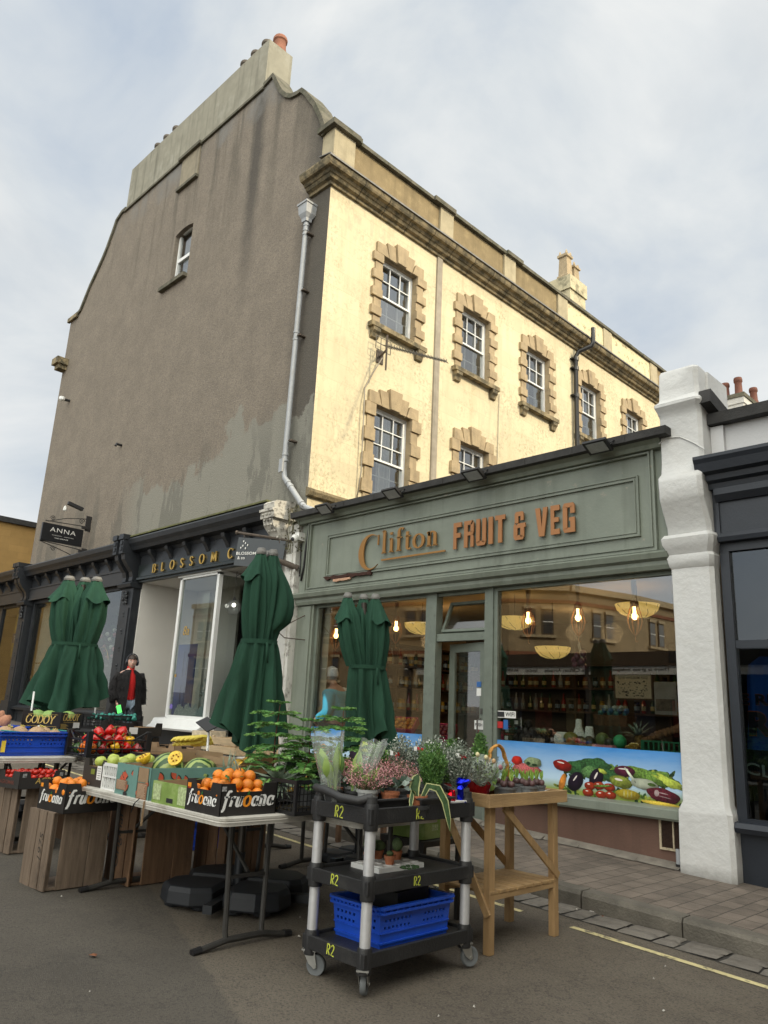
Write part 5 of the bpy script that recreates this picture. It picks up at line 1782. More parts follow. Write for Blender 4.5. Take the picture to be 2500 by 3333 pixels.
ps = thing('parking_sign', 'tall narrow parking restriction sign on a dark post against the flaking pier', 'sign', (-8.9, 6.62, gz(-8.9) + PT))
b = MB()
b.tube([(-8.9, 6.62, gz(-8.9) + PT), (-8.9, 6.62, 3.1)], .032, 10)
b.build('post', mat('dark_post', (.03, .03, .032), .5), ps, True, ang=40)
b = MB()
b.box(-9.0, -8.74, 6.575, 6.583, 2.58, 2.86, 0)
b.box(-9.0, -8.74, 6.575, 6.583, 2.88, 3.0, 0)
for s_t, z, w_ in (('Permit', 2.81, .1), ('holders', 2.765, .1), ('only', 2.72, .07), ('Mon - Sat', 2.67, .15), ('8 - 10 am', 2.63, .14), ('4 - 9 pm', 2.59, .12)):
 text_mb(s_t, (-8.94 if w_ < .11 else -8.96, 6.573, z), R, U, w_, .03, .0005, 0, .01, 1, b)
text_mb('P', (-8.99, 6.573, 2.73), R, U, .035, .05, .0005, 0, .02, 1, b)
text_mb('Parking', (-8.95, 6.573, 2.95), R, U, .14, .035, .0005, 0, .01, 1, b)
text_mb('9 am - 6 pm', (-8.95, 6.573, 2.9), R, U, .15, .025, .0005, 0, .01, 1, b)
b.build('sign_plate', [paper, ink], ps)
b = MB()
b.lathe([(.05, 0), (.05, .004)], (0, 0, 0), 16)
b.xf(Matrix.Translation((-8.9, 6.585, 1.55)) @ Matrix.Rotation(R_(90), 4, 'X'))
b.build('sticker', mat('sticker_purple', (.2, .15, .5), .5, .6, 60), ps)
dk = mat('charcoal_shop_paint', (.022, .025, .03), .42, .15, 6, .2, 40, world=True, patch=.25, pcol=(.05, .052, .055), pscale=3)
dkb = mat('blue_black_shop_paint', (.016, .02, .028), .4, .12, 6, .15, 40, world=True)
moss = mat('mossy_top', (.12, .125, .05), .9, .4, 9, .8, 50, world=True, patch=.6, pcol=(.06, .055, .04), pscale=5)
wint = mat('white_interior', (.66, .64, .6), .8, .04, 1.5, world=True)
gint = mat('grey_interior', (.17, .165, .155), .85, .15, 1.2, world=True)
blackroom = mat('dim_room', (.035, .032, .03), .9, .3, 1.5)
goldm = mat('gilded', (.75, .48, .12), .3, .05, 4, metal=.85)
glassD = glassmat('dark_shop_glass', (.75, .78, .76), 3.2)
SH = thing('florist_shopfront', 'charcoal shopfront with gilded BLOSSOM CO lettering and a white framed bay window', 'shopfront', (-11.5, 7.05, .4))
CZ = [(0, 4.22), (.1, 4.22), (.13, 4.28), (.28, 4.3), (.31, 4.36), (.36, 4.42), (.38, 4.5), (.36, 4.53), (0, 4.56)]
b = MB()
b.profile(CZ, (-13.85, FY + .0, 0), (-9.42, FY + .0, 0), (0, -1, 0))
b.build('cornice', dk, SH)
b = MB()
b.box(-13.9, -9.42, FY - .36, FY + .0, 4.557, 4.585)
b.build('ledge', moss, SH)
b = MB()
for i in range(7):
 x = -13.3 + i * .62
 b.profile([(.06, 4.02), (.1, 4.04), (.15, 4.12), (.22, 4.2), (.24, 4.26), (.06, 4.26)], (x, FY, 0), (x + .1, FY, 0), (0, -1, 0))
b.box(-13.8, -9.4, FY - .09, FY, 4.0, 4.23)
b.build('dentil', dk, SH)
b = MB()
b.box(-13.8, -9.3, FY - .12, FY + .0, 3.78, 4.02)
b.profile([(.1, 3.72), (.15, 3.73), (.15, 3.77), (.125, 3.79), (.1, 3.79)], (-13.8, FY, 0), (-9.3, FY, 0), (0, -1, 0))
b.box(-13.8, -9.3, FY - .1, FY + .0, 3.69, 3.72)
fb = b.build('fascia', mat('green_black_fascia', (.014, .02, .02), .3, .1, 5, world=True), SH, bevel=.003)
W_ = pen_width('BLOSSOM CO', .42, 1) * .155
k = 2.92 / W_
b = MB()
x = -13.17
xs_ = {}
pen_mb('BLOSSOM', (-13.2, FY - .13, 3.82), R, U, .165, .05, .2, .02, 0, b, space=1.28, scale_x=1.15)
pen_mb('CO', (-10.68, FY - .13, 3.82), R, U, .165, .05, .2, .02, 0, b, space=1.28, scale_x=1.15)
b.build('lettering', goldm, fb, label='gilded serif capitals reading BLOSSOM CO')
b = MB()
b.box(-13.8, -9.2, FY - .0, FY + 1.6, 3.70, 3.72, 0)      # soffit
b.box(-13.82, -13.79, FY, FY + 1.6, .3, 3.7, 0)           # side wall seen from the street
b.box(-13.79, -12.3, FY + 1.25, FY + 1.3, .3, 3.7, 0)
b.build('recess_wall', wint, SH)
b = MB()
b.box(-11.0, -9.2, FY + 1.5, FY + 1.55, .3, 3.7)
b.box(-9.24, -9.2, FY + .02, FY + 1.5, .3, 3.7)
b.box(-12.3, -11.0, FY + 2.4, FY + 2.45, .3, 3.7)
b.box(-16.5, -12.3, FY + 2.4, FY + 2.45, .3, 3.7)
b.build('back_wall', gint, SH)
b = MB()
b.box(-13.8, -9.2, FY + .0, FY + 2.5, gz(-11) + .10, gz(-11) + .14)
b.build('shop_floor', tile_f, SH)
b = MB()
b.box(-13.78, -13.76, FY + .05, FY + 1.2, .55, 1.0)
b.box(-13.76, -12.65, FY + .9, FY + .93, .4, 1.02)
b.build('dado', dk, SH)
b = MB()
for x in (-12.33, -11.13):
 b.box(x, x + .07, FY - .02, FY + .06, 1.22, 3.68)
b.box(-12.33, -11.06, FY - .02, FY + .06, 3.62, 3.69)
b.box(-12.26, -11.13, FY - .02, FY + .06, 1.2, 1.26)
b.box(-12.38, -11.0, FY - .05, FY + .09, 3.66, 3.70)
b.box(-11.11, -11.06, FY + .06, FY + 1.4, 1.2, 1.25)
b.box(-11.11, -11.06, FY + .06, FY + 1.4, 3.62, 3.69)
b.box(-11.11, -11.05, FY + .75, FY + .8, 1.22, 3.62)
bw = b.build('bay_window', white, SH, bevel=.004)
b = MB()
b.box(-12.26, -11.13, FY + .01, FY + .015, 1.26, 3.62)
b.box(-11.09, -11.085, FY + .06, FY + 1.4, 1.25, 3.62)
b.build('glass', glassD, bw)
b = MB()
b.profile([(-.1, 1.02), (.22, 1.02), (.24, 1.05), (.16, 1.1), (.1, 1.2), (-.1, 1.22)], (-12.55, FY, 0), (-10.95, FY, 0), (0, -1, 0))
b.build('sill', white, bw)
b = MB()
b.box(-12.45, -11.0, FY - .02, FY + .1, .3, 1.02)
b.build('stallriser', dk, SH)
b = MB()
b.box(-12.2, -12.15, FY + .004, FY + .008, 1.9, 1.95)
text_mb('8a', (-12.08, FY + .004, 2.62), R, U, .2, .16, .001, .2, 0, 0, b)
b.build('door_number', goldm, bw)
b = MB()
b.box(-14.95, -14.14, 8.6, 8.64, .4, 2.58, 0)
for z0, z1 in ((.6, 1.1), (1.3, 1.85), (2.0, 2.45)):
 for x in (-14.87, -14.48):
  frame_rect(b, x, x + .3, z0, z1, .03, 8.59, 8.6)
b.ball((-14.5, 8.58, 1.45), .04, 8, 1)
b.xf(Matrix.Translation((2.13, -1.25, -.08)))
b.build('reflected_door_panel', [mat('royal_blue_paint', (.02, .05, .22), .35, .1, 4), goldm], SH, label='royal blue panelled door seen through the bay window')  # panel added behind the glass in place of a door reflected from opposite
b = MB()
b.box(-12.0, -11.78, FY + .28, FY + .33, 1.1, 3.4)
b.box(-12.28, -11.5, FY + 1.5, FY + 1.53, 2.6, 2.66)
b.build('inner_post', wint, SH)
b = MB()
rr = random.Random(6)
for i in range(26):
 x = -12.2 + i * .042
 z = 1.26 + .1 * abs(math.sin(i * .55)) + rr.uniform(0, .06)
 b.add([(x - .03, FY + .08, 1.26), (x + .05, FY + .08, 1.26), (x + .03, FY + .1, z + .06), (x, FY + .1, z + .08)], [(0, 1, 2, 3)])
for i in range(60):
 x = -11.35 + rr.uniform(-.16, .12)
 z = 1.45 + rr.uniform(0, .55) * (1 - abs(x + 11.35) * 4)
 b.add([(x, FY + .12, z), (x + .02, FY + .12, z + .015), (x + .03, FY + .12, z + .05), (x - .005, FY + .12, z + .03)], [(0, 1, 2, 3)])
b.build('lace_display', mat('pale_lace', (.42, .5, .52), .8, .4, 60), SH)
b = MB()
b.lathe([(.045, 0), (.045, .004)], (0, 0, 0), 16)
b.xf(Matrix.Translation((-12.2, FY + .008, 1.4)) @ Matrix.Rotation(R_(90), 4, 'X'))
b.build('sticker', MATS['sticker_purple'], SH)
b = MB()
b.box(-10.6, -10.58, FY + 1.48, FY + 1.5, .4, 3.6)
b.box(-10.0, -9.3, FY + 1.46, FY + 1.5, .4, 3.2)
b.build('inner_door_frame', mat('dark_door', (.03, .028, .026), .5, .2, 4), SH)
gl = thing('globe_lamp', 'clear glass globe lamp hanging on a cord in the florist doorway', 'lamp', (-11.3, 7.6, 3.7))
gl.location = (-10.98, 7.32, 3.7)
b = MB()
b.tube([(-10.98, 7.32, 3.7), (-10.98, 7.32, 3.25)], .005, 5)
b.tube([(-10.98, 7.32, 3.62), (-10.9, 7.34, 3.66), (-10.82, 7.36, 3.52)], .005, 5)
b.lathe([(.02, 0), (.025, .03), (.012, .07)], (-10.98, 7.32, 3.19), 8)
b.build('cord', ink, gl)
b = MB()
b.ball((-10.98, 7.32, 3.08), .125, 18)
b.build('globe', glassmat('globe_glass', (.9, .92, .92), 1.7, .06, (.8, .8, .8)), gl, True)
b = MB()
b.ball((-10.98, 7.32, 3.12), .035, 8)
b.build('bulb', mat('white_bulb', (1, .95, .85), .3, .02, 5, emit=4), gl, True)
hs = thing('hanging_florist_sign', 'dark square hanging sign with white dots behind the middle parasol top', 'sign', (-9.5, 6.6, 4.0))
b = MB()
b.tube([(-9.72, FY - .62, 4.04), (-9.2, FY - .3, 3.95), (-8.96, FY - .1, 3.9)], .022, 8)
b.tube([(-9.72, FY - .62, 4.04), (-9.75, FY - .64, 4.045)], .032, 8)
b.tube([(-9.62, FY - .57, 4.03), (-9.62, FY - .57, 3.96)], .006, 5)
b.tube([(-9.12, FY - .27, 3.94), (-9.12, FY - .27, 3.87)], .006, 5)
b.build('bracket', MATS['rusty_iron'], hs, True, ang=40)
b = MB()
b.bar((-9.72, FY - .62, 3.75), (-9.05, FY - .22, 3.68), .012, .44)
for (t, z) in ((.14, 3.83), (.19, 3.87), (.24, 3.84), (.1, 3.8), (.2, 3.79), (.15, 3.9)):
 p = Vector((-9.72, FY - .62, z)).lerp(Vector((-9.05, FY - .22, z)), t)
 b.ball((p.x + .004, p.y - .014, z), .017, 6, 1, sy=.3)
text_mb('BLOSSOM', (-9.70, FY - .628, 3.69), (.86, .51, 0), U, .32, .045, .001, 0, .01, 1, b)
text_mb('& co', (-9.68, FY - .615, 3.62), (.86, .51, 0), U, .12, .045, .001, 0, .01, 1, b)
b.build('sign_plate', [mat('dark_slate_sign', (.03, .038, .045), .4), paper], hs)
LF = thing('salon_shopfront', 'charcoal Victorian shopfront with carved consoles, left of the florist', 'shopfront', (-17, 7.05, .6))
b = MB()
b.profile([(o_, z - .02) for o_, z in CZ], (-26, FY, 0), (-13.9, FY, 0), (0, -1, 0))
b.build('cornice', dk, LF)
b = MB()
for i in range(17):
 x = -24.4 + i * .62
 b.profile([(.06, 4.02), (.1, 4.04), (.15, 4.12), (.22, 4.2), (.24, 4.26), (.06, 4.26)], (x, FY, 0), (x + .1, FY, 0), (0, -1, 0))
b.box(-26, -13.9, FY - .09, FY, 4.0, 4.21)
b.build('dentil', dk, LF)
b = MB()
b.box(-26, -14.3, FY - .12, FY, 3.72, 4.0)
b.box(-26, -14.3, FY - .14, FY - .12, 3.70, 3.74)
b.box(-26, -14.3, FY - .14, FY - .12, 3.97, 4.0)
b.build('fascia', mat('mid_charcoal_fascia', (.03, .031, .034), .45, .1, 5, world=True), LF)
def carved_pier(par, x, w_, nm='carved_pier'):
 b = MB()
 b.box(x, x + w_, FY - .16, FY + .04, .3, 3.6)
 b.box(x + .07, x + w_ - .07, FY - .18, FY - .16, .95, 3.2)
 b.box(x - .03, x + w_ + .03, FY - .22, FY + .04, gz(x) + .1, gz(x) + .55)
 b.profile([(.16, 3.58), (.24, 3.6), (.26, 3.66), (.22, 3.7), (.0, 3.7), (0, 3.58)], (x - .03, FY, 0), (x + w_ + .03, FY, 0), (0, -1, 0))
 for dx in (.03, w_ - .18):
  b.profile([(.0, 3.7), (.2, 3.72), (.19, 3.8), (.22, 3.9), (.33, 4.02), (.4, 4.12), (.42, 4.22), (0, 4.22)], (x + dx, FY, 0), (x + dx + .14, FY, 0), (0, -1, 0))
  b.box(x + dx - .005, x + dx + .145, FY - .47, FY, 4.22, 4.5)
  b.box(x + dx - .02, x + dx + .16, FY - .5, FY, 4.5, 4.6)
  for z in (4.28, 4.39):
   b.box(x + dx + .03, x + dx + .11, FY - .49, FY - .47, z, z + .07)
 r = random.Random(int(x * 7))
 for i in range(26):
  a = r.uniform(0, 6.3)
  q = r.uniform(.02, .1)
  b.ball((x + w_ / 2 + q * math.cos(a), FY - .19, 3.42 + q * 1.6 * math.sin(a)), r.uniform(.015, .035), 6)
 t = [(x + w_ / 2 + .075 * math.cos(k * .5) * (1 - k / 26), FY - .21, 3.46 + .075 * math.sin(k * .5) * (1 - k / 26)) for k in range(22)]
 b.tube(t, .014, 5)
 for i in range(7):
  z = 3.1 - i * .33
  b.ball((x + w_ / 2, FY - .185, z), .03 if i % 2 else .022, 7, sy=.6)
  b.ball((x + w_ / 2 + .02, FY - .185, z - .06), .014, 6)
 return b.build(nm, dk, par, bevel=.0)
carved_pier(SH, -14.3, .48)
carved_pier(LF, -19.62, .42)
carved_pier(LF, -24.6, .42)
b = MB()
for x0, x1 in ((-19.15, -14.3), (-24.1, -19.65)):
 frame_rect(b, x0, x1, 1.16, 3.72, .09, FY - .02, FY + .06)
b.box(-19.15, -14.3, FY - .05, FY + .06, .3, 1.16)
b.box(-24.1, -19.65, FY - .05, FY + .06, .3, 1.16)
b.profile([(.0, 1.14), (.14, 1.15), (.15, 1.2), (0, 1.25)], (-24.1, FY, 0), (-14.3, FY, 0), (0, -1, 0))
b.box(-21.35, -21.2, FY - .03, FY + .06, .8, 3.7)
for x0, x1 in ((-19.0, -17.7), (-17.6, -16.0), (-15.9, -14.4)):
 frame_rect(b, x0, x1, .75, 1.1, .03, FY - .065, FY - .05)
b.build('window_frame', dk, LF)
b = MB()
b.box(-19.08, -14.38, FY + .02, FY + .026, 1.24, 3.64)
b.box(-24.0, -19.7, FY + .02, FY + .026, 1.24, 3.64)
b.each('shop_window', glassD, LF)
b = MB()
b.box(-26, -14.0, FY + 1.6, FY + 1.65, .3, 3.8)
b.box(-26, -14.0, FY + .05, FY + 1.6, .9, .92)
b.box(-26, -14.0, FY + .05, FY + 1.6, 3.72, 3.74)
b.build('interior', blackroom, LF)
b = MB()
b.box(-19.05, -17.55, FY + .2, FY + .21, 1.24, 3.64, 0)
b.box(-19.05, -17.55, FY + .19, FY + .2, 2.22, 2.24, 1)
text_mb('GYM ET', (-18.6, FY + .18, 2.62), R, U, .5, .1, .001, 0, 0, 2, b)
b.build('blind', [mat('grey_beige_blind', (.6, .58, .54), .9, .05, 3), ink, paper], LF)
b = MB()
b.box(-23.8, -23.1, FY + .2, FY + .21, 1.3, 3.3, 0)
b.box(-22.6, -21.9, FY + .2, FY + .21, 1.5, 3.5, 1)
b.box(-20.7, -20.3, FY + .18, FY + .19, 2.4, 3.5, 0)
b.box(-20.75, -20.25, FY + .17, FY + .18, 2.75, 3.0, 1)
text_mb('TS', (-20.62, FY + .165, 2.82), R, U, .25, .12, .001, 0, .02, 2, b)
b.build('poster', [mat('yellow_poster', (.42, .28, .06), .7, .3, 2), mat('navy_poster', (.02, .035, .12), .6), paper], LF)
fw_ = thing('flower_arrangement', 'arrangement of pink and white flowers with leaves in the left shop window', 'flowers', (-15.6, FY + .35, 1.3))
b = MB()
rr = random.Random(31)
for i in range(520):
 p = Vector((-15.5 + rr.gauss(0, .42), FY + .4 + rr.uniform(-.1, .15), 2.45 + rr.gauss(0, .4)))
 if p.z < 1.5 or p.z > 3.3:
  continue
 d = Vector((rr.uniform(-1, 1), rr.uniform(-.4, .4), rr.uniform(-1, 1))).normalized() * rr.uniform(.04, .09)
 e = d.cross(Vector((0, 1, .2))).normalized() * .02
 b.add([p, p + d * .5 + e, p + d, p + d * .5 - e], [(0, 1, 2, 3)], 0)
for i in range(46):
 b.ball((-15.5 + rr.gauss(0, .4), FY + .28, 2.3 + rr.gauss(0, .42)), rr.uniform(.03, .055), 6, 1 + i % 3, lump=.25)
b.build('blooms', [mat('florist_leaf', (.04, .1, .03), .6, .5, 20), mat('bloom_white', (.7, .68, .62), .7), mat('bloom_pink', (.55, .22, .25), .7), mat('bloom_red', (.35, .04, .05), .7)], fw_)
b = MB()
b.tube([(-15.55 + .35 * math.cos(a * .3), FY + .2, 2.05 + .48 * math.sin(a * .3)) for a in range(22)], .008, 5)
b.build('mirror_frame', goldm, fw_, True)
b = MB()
b.lathe([(.16, 0), (.2, .1), (.17, .35), (.12, .42)], (-15.4, FY + .3, 1.25), 12)
b.build('vase', wint, fw_, True)
b = MB()
b.box(-16.1, -14.5, FY + .12, FY + .14, 1.3, 2.25, 0)
for i in range(6):
 text_mb('OPEN FOR' if i == 0 else ('TAKEAWAY' if i == 1 else 'flowers gifts'), (-15.9, FY + .115, 2.1 - i * .13), R, U, .9 - .08 * (i % 3), .055, .0005, .1 if i > 1 else 0, 0, 1, b)
b.build('chalk_board', [mat('board_grey', (.07, .075, .075), .6), mat('chalk', (.4, .4, .38), .9)], LF)
an = thing('hanging_sign_anna', 'black hanging sign reading ANNA on scrolled iron brackets high on the gable', 'sign', (-16.6, 6.95, 4.9))
AX = -16.6
b = MB()
b.box(AX - .03, AX + .03, 6.0, 6.9, 4.72, 5.11, 0)
sgn = b.build('sign_board', mat('black_sign', (.008, .009, .012), .3, .1, 5), an, bevel=.003)
b = MB()
text_mb('ANNA', (AX + .031, 6.17, 4.94), (0, 1, 0), U, .56, .095, .002, 0, -.008, 0, b, space=1.15)
b.box(AX + .031, AX + .032, 6.22, 6.44, 4.865, 4.869)
b.box(AX + .031, AX + .032, 6.48, 6.7, 4.865, 4.869)
text_mb('CAKE COUTURE', (AX + .031, 6.29, 4.8), (0, 1, 0), U, .3, .022, .001, 0, .004, 0, b)
b.build('lettering', paper, sgn)
b = MB()
def scroll(b, y, z, r, s=1, m=0):
 b.tube([(AX, y + s * (r * (1 - k / 16)) * math.cos(k * .75), z + (r * (1 - k / 16)) * math.sin(k * .75)) for k in range(15)], .008, 5, m)
b.tube([(AX, 6.95, 5.2), (AX, 6.05, 5.16)], .01, 6)
b.tube([(AX, 6.95, 5.38), (AX, 6.5, 5.3), (AX, 6.1, 5.15)], .009, 6)
scroll(b, 6.84, 5.3, .07)
scroll(b, 6.2, 5.24, .06, -1)
b.tube([(AX, 6.0, 4.71), (AX, 6.9, 4.66)], .01, 6)
b.tube([(AX, 6.0, 4.70), (AX, 6.4, 4.6), (AX, 6.92, 4.45)], .009, 6)
scroll(b, 6.3, 4.58, .06, -1)
scroll(b, 6.8, 4.43, .07)
b.box(AX - .015, AX + .015, 6.93, 7.05, 4.35, 4.7)
b.box(AX - .015, AX + .015, 6.93, 7.05, 5.1, 5.45)
b.box(AX - .03, AX + .03, 6.86, 7.05, 5.14, 5.2)
b.box(AX - .03, AX + .03, 6.86, 7.05, 4.6, 4.66)
b.build('bracket', mat('wrought_iron', (.02, .018, .018), .6), an, True, ang=50)
b = MB()
b.lathe([(.03, 0), (.045, .02), (.03, .09), (.012, .12)], (AX - .2, 6.5, 5.5), 8, 0)
b.bar((AX - .2, 6.9, 5.62), (AX - .2, 6.55, 5.7), .09, .07, 1)
b.build('cctv_camera', [paper, ink], label='pair of small security cameras above the ANNA sign', cat='camera')
ob = thing('ochre_brick_building', 'low ochre block building with a dark coping far left behind the shopfronts', 'building', (-24, 8, 0))
b = MB()
b.box(-30, -24, 4.0, 20, .5, 6.5)
om = mat('ochre_blockwork', (.42, .26, .09), .9, .12, 2, .4, 60, world=True, streak=.2, scol=(.25, .15, .06))
bricky(om, (1, 2), .6, .21, .012, (.3, .18, .07), .35, .2, .01)
b.build('wall', om, ob)
b = MB()
b.box(-30, -23.9, 3.9, 20.1, 6.5, 6.66)
b.build('coping', grey_cop, ob)
NB = thing('navy_shop', 'dark navy shopfront with white parapet at the right edge, football shirt in its window', 'shop', (0, 7.05, 0))
b = MB()
b.box(-2.72, 9, FY + .05, FY + .3, 3.85, 4.3)
b.box(-2.72, 9, FY + .3, 13, 4.1, 4.28)
b.box(-2.72, -2.6, FY + .0, FY + .05, 3.9, 4.28)
b.build('parapet', mat('white_render', (.6, .6, .605), .8, .05, 2, .4, 40, world=True, patch=.2, pcol=(.45, .44, .42)), NB)
b = MB()
b.box(-2.73, 9, FY - .06, FY + .36, 4.29, 4.4)
b.build('coping', grey_cop, NB)
b = MB()
b.profile([(0, 3.62), (.12, 3.62), (.13, 3.67), (.18, 3.69), (.19, 3.74), (.25, 3.76), (.27, 3.84), (.29, 3.88), (.29, 3.91), (0, 3.95)], (-2.79, FY, 0), (9, FY, 0), (0, -1, 0))
b.box(-2.72, 9, FY - .06, FY + .05, 3.12, 3.62)
b.profile([(.06, 3.12), (.1, 3.12), (.11, 3.16), (.09, 3.2), (.06, 3.2)], (-2.68, FY, 0), (9, FY, 0), (0, -1, 0))
b.profile([(.06, 3.5), (.09, 3.5), (.13, 3.56), (.13, 3.62), (.06, 3.62)], (-2.68, FY, 0), (9, FY, 0), (0, -1, 0))
b.box(-2.69, -2.66, FY - .08, FY - .06, 3.2, 3.5)
b.build('fascia', dkb, NB)
b = MB()
frame_rect(b, -2.70, 2.5, .66, 3.12, .08, FY - .02, FY + .06)
b.box(-2.62, 2.42, FY - .01, FY + .06, 2.16, 2.23)
b.box(-2.70, 2.5, FY - .0, FY + .05, .2, .66)
b.profile([(0, .62), (.1, .63), (.12, .67), (.1, .71), (0, .72)], (-2.70, FY, 0), (9, FY, 0), (0, -1, 0))
b.build('window_frame', dkb, NB)
b = MB()
b.box(-2.62, 2.42, FY + .02, FY + .025, .74, 3.04)
b.build('glass', glassmat('navy_shop_glass', (.5, .55, .58), 2.4), NB)
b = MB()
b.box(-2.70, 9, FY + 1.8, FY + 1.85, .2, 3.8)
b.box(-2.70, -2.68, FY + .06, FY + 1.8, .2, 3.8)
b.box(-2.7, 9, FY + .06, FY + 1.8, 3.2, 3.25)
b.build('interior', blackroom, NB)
b = MB()
b.box(2.5, 9, FY - .0, FY + .3, 0, 3.12)
b.build('wall', dkb, NB)
js = thing('football_shirt', 'blue football shirt with black and orange lettering hanging in the navy shop window', 'shirt', (-2.35, 7.25, 1.1))
b = MB()
rings = []
for z, x0, x1 in ((1.3, -2.66, -1.9), (1.6, -2.63, -1.95), (1.9, -2.62, -1.95), (2.03, -2.6, -1.98), (2.1, -2.5, -2.06)):
 rings.append([(x0 + (x1 - x0) * i / 24, 7.22 + .025 * math.sin(i * 1.3 + z) + .012 * math.sin(i * 2.9), z) for i in range(25)])
b.loft(rings, 0, False)
rings = []
for z, x0, x1 in ((.8, -2.62, -2.0), (1.05, -2.64, -1.97), (1.3, -2.66, -1.9)):
 rings.append([(x0 + (x1 - x0) * i / 24, 7.215 + .02 * math.sin(i * 1.3 + z), z) for i in range(25)])
b.loft(rings, 1, False)
shirt = b.build('shirt_body', [mat('shirt_blue', (.02, .13, .42), .7, .12, 3), mat('shirt_black', (.015, .015, .017), .8)], js, True)
b = MB()
text_mb('E REI', (-2.66, 7.16, 1.68), R, U, .34, .09, .002, 0, .03, 0, b)
text_mb('R.', (-2.60, 7.16, 1.42), R, U, .24, .2, .002, 0, .04, 0, b)
text_mb('E REI', (-2.662, 7.164, 1.676), R, U, .345, .098, .001, 0, .045, 1, b)
text_mb('R.', (-2.603, 7.164, 1.412), R, U, .246, .216, .001, 0, .05, 1, b)
text_mb('CLIF', (-2.66, 7.165, 1.1), (1, 0, -.12), U, .36, .1, .002, 0, .01, 2, b)
b.build('lettering', [MATS['shirt_black'], mat('shirt_orange', (.55, .12, .02), .7), mat('shirt_cream', (.6, .62, .45), .7)], shirt)
c3 = thing('pot_chimney', 'white rendered chimney stack carrying six orange pots beyond the navy shop', 'chimney', (-5, 14, 6))
b = MB()
b.box(-5.42, -4.72, 13.9, 15.0, 3, 7.38)
b.box(-5.44, -4.70, 13.88, 15.02, 7.38, 7.5)
b.build('stack', mat('white_stack', (.6, .59, .56), .9, .08, 4, .4, 50, world=True, patch=.5, pcol=(.16, .15, .1), pscale=3), c3)
b = MB()
b.box(-5.46, -4.68, 13.86, 15.04, 7.5, 7.58)
b.build('cap', cop_m, c3)
for x, y, h_ in ((-5.3, 14.05, .27), (-5.08, 14.05, .33), (-4.84, 14.05, .38), (-5.2, 14.6, .2), (-4.98, 14.6, .26), (-4.76, 14.6, .34)):
 pot(x, y, 7.58, h_, .07, mat('red_brown_pot', (.15, .055, .035), .8, .2, 6), c3)
b = MB()
b.add([(-6.6, 12, 5.1), (-4.6, 12, 7.25), (-3.2, 12, 6.35), (-1, 12, 4.2), (-6.6, 12, 3.5), (-1, 12, 3.5)], [])
b.loft([[(x, y, z) for x, z in ((-7.4, 4.0), (-5.1, 6.9), (-4.4, 6.9), (-1.5, 4.4))] for y in (13.3, 20)], 0, True, True, True)
b.build('roof', slate, c3)
TE = thing('stone_terrace', 'long honey stone terrace across the street, mirrored in the shop glass', 'building', (-16, -12, 0))
tm = mat('honey_stone', (.33, .25, .15), .9, .15, 3, .4, 40, world=True)
bricky(tm, (0, 2), .6, .3, .01, (.2, .15, .09), .4, .2, 0)
rb_m = mat('red_brick_band', (.2, .075, .04), .9, .2, 10, world=True)
seg = [(-38, -8.6), (-24, -10.2), (-18.5, -11.5), (-16.6, -13), (-15.6, -16.5), (-15.3, -20), (-16.3, -24)]
tb, tr_, tw, tp = MB(), MB(), MB(), MB()
HT = 6.9
for (xa, ya), (xb, yb) in zip(seg, seg[1:]):
 A, Bv = Vector((xa, ya, 0)), Vector((xb, yb, 0))
 d = (Bv - A)
 Ln = d.length
 d.normalize()
 nrm = Vector((-d.y, d.x, 0))
 tb.add([A, Bv, Bv + Vector((0, 0, HT)), A + Vector((0, 0, HT)), A - nrm * 3, Bv - nrm * 3, Bv - nrm * 3 + Vector((0, 0, HT)), A - nrm * 3 + Vector((0, 0, HT))],
           [(0, 1, 2, 3), (3, 2, 6, 7), (0, 3, 7, 4), (1, 2, 6, 5)])
 for z, h_, o_ in ((HT - .25, .25, .2), (4.0, .16, .08), (HT - .75, .14, .05)):
  tr_.bar(A + nrm * o_ / 2 + Vector((0, 0, z + h_ / 2)), Bv + nrm * o_ / 2 + Vector((0, 0, z + h_ / 2)), o_, h_, 0 if h_ > .2 else 1)
 n = max(1, int(Ln / 2.1))
 for i in range(n):
  c = A + d * (Ln * (i + .5) / n)
  for z0 in (2.85, 4.85):
   for q in (-.36, .36):
    p = c + d * q
    hh = 1.0 if z0 > 5 else 1.05
    tw.bar(p + nrm * .02 + Vector((0, 0, z0)), p + nrm * .02 + Vector((0, 0, z0 + hh)), .06, .46, 0, up=d)
    tp.bar(p + nrm * .045 + Vector((0, 0, z0 + .06)), p + nrm * .045 + Vector((0, 0, z0 + hh - .05)), .03, .36, 0, up=d)
    tw.bar(p + nrm * .07 - d * .2 + Vector((0, 0, z0 + hh / 2)), p + nrm * .07 + d * .2 + Vector((0, 0, z0 + hh / 2)), .03, .04, 1)
    tr_.bar(p + nrm * .06 - d * .26 + Vector((0, 0, z0 + hh + .06)), p + nrm * .06 + d * .26 + Vector((0, 0, z0 + hh + .06)), .1, .12, 0)
   tr_.bar(c + nrm * .07 - d * .7 + Vector((0, 0, z0 - .06)), c + nrm * .07 + d * .7 + Vector((0, 0, z0 - .06)), .14, .1, 0)
tb.build('wall', tm, TE)
tr_.build('stone_trim', [mat('pale_trim', (.42, .34, .22), .9, world=True), rb_m], TE)
tw.build('window_frame', [mat('dark_stone_edge', (.12, .09, .06), .9), white], TE)
tp.build('window_glass', mat('window_dark', (.05, .055, .06), .15, .2, 2), TE)
AR = thing('arcade_hoarding', 'low dark market canopy across the street with a white banner about The Clifton Arcade', 'market canopy', (-10.5, -5, 0))
b = MB()
b.box(-18, -5.5, -7.5, -4.9, 2.98, 3.35)
b.box(-18, -5.5, -7.5, -7.45, .0, 3)
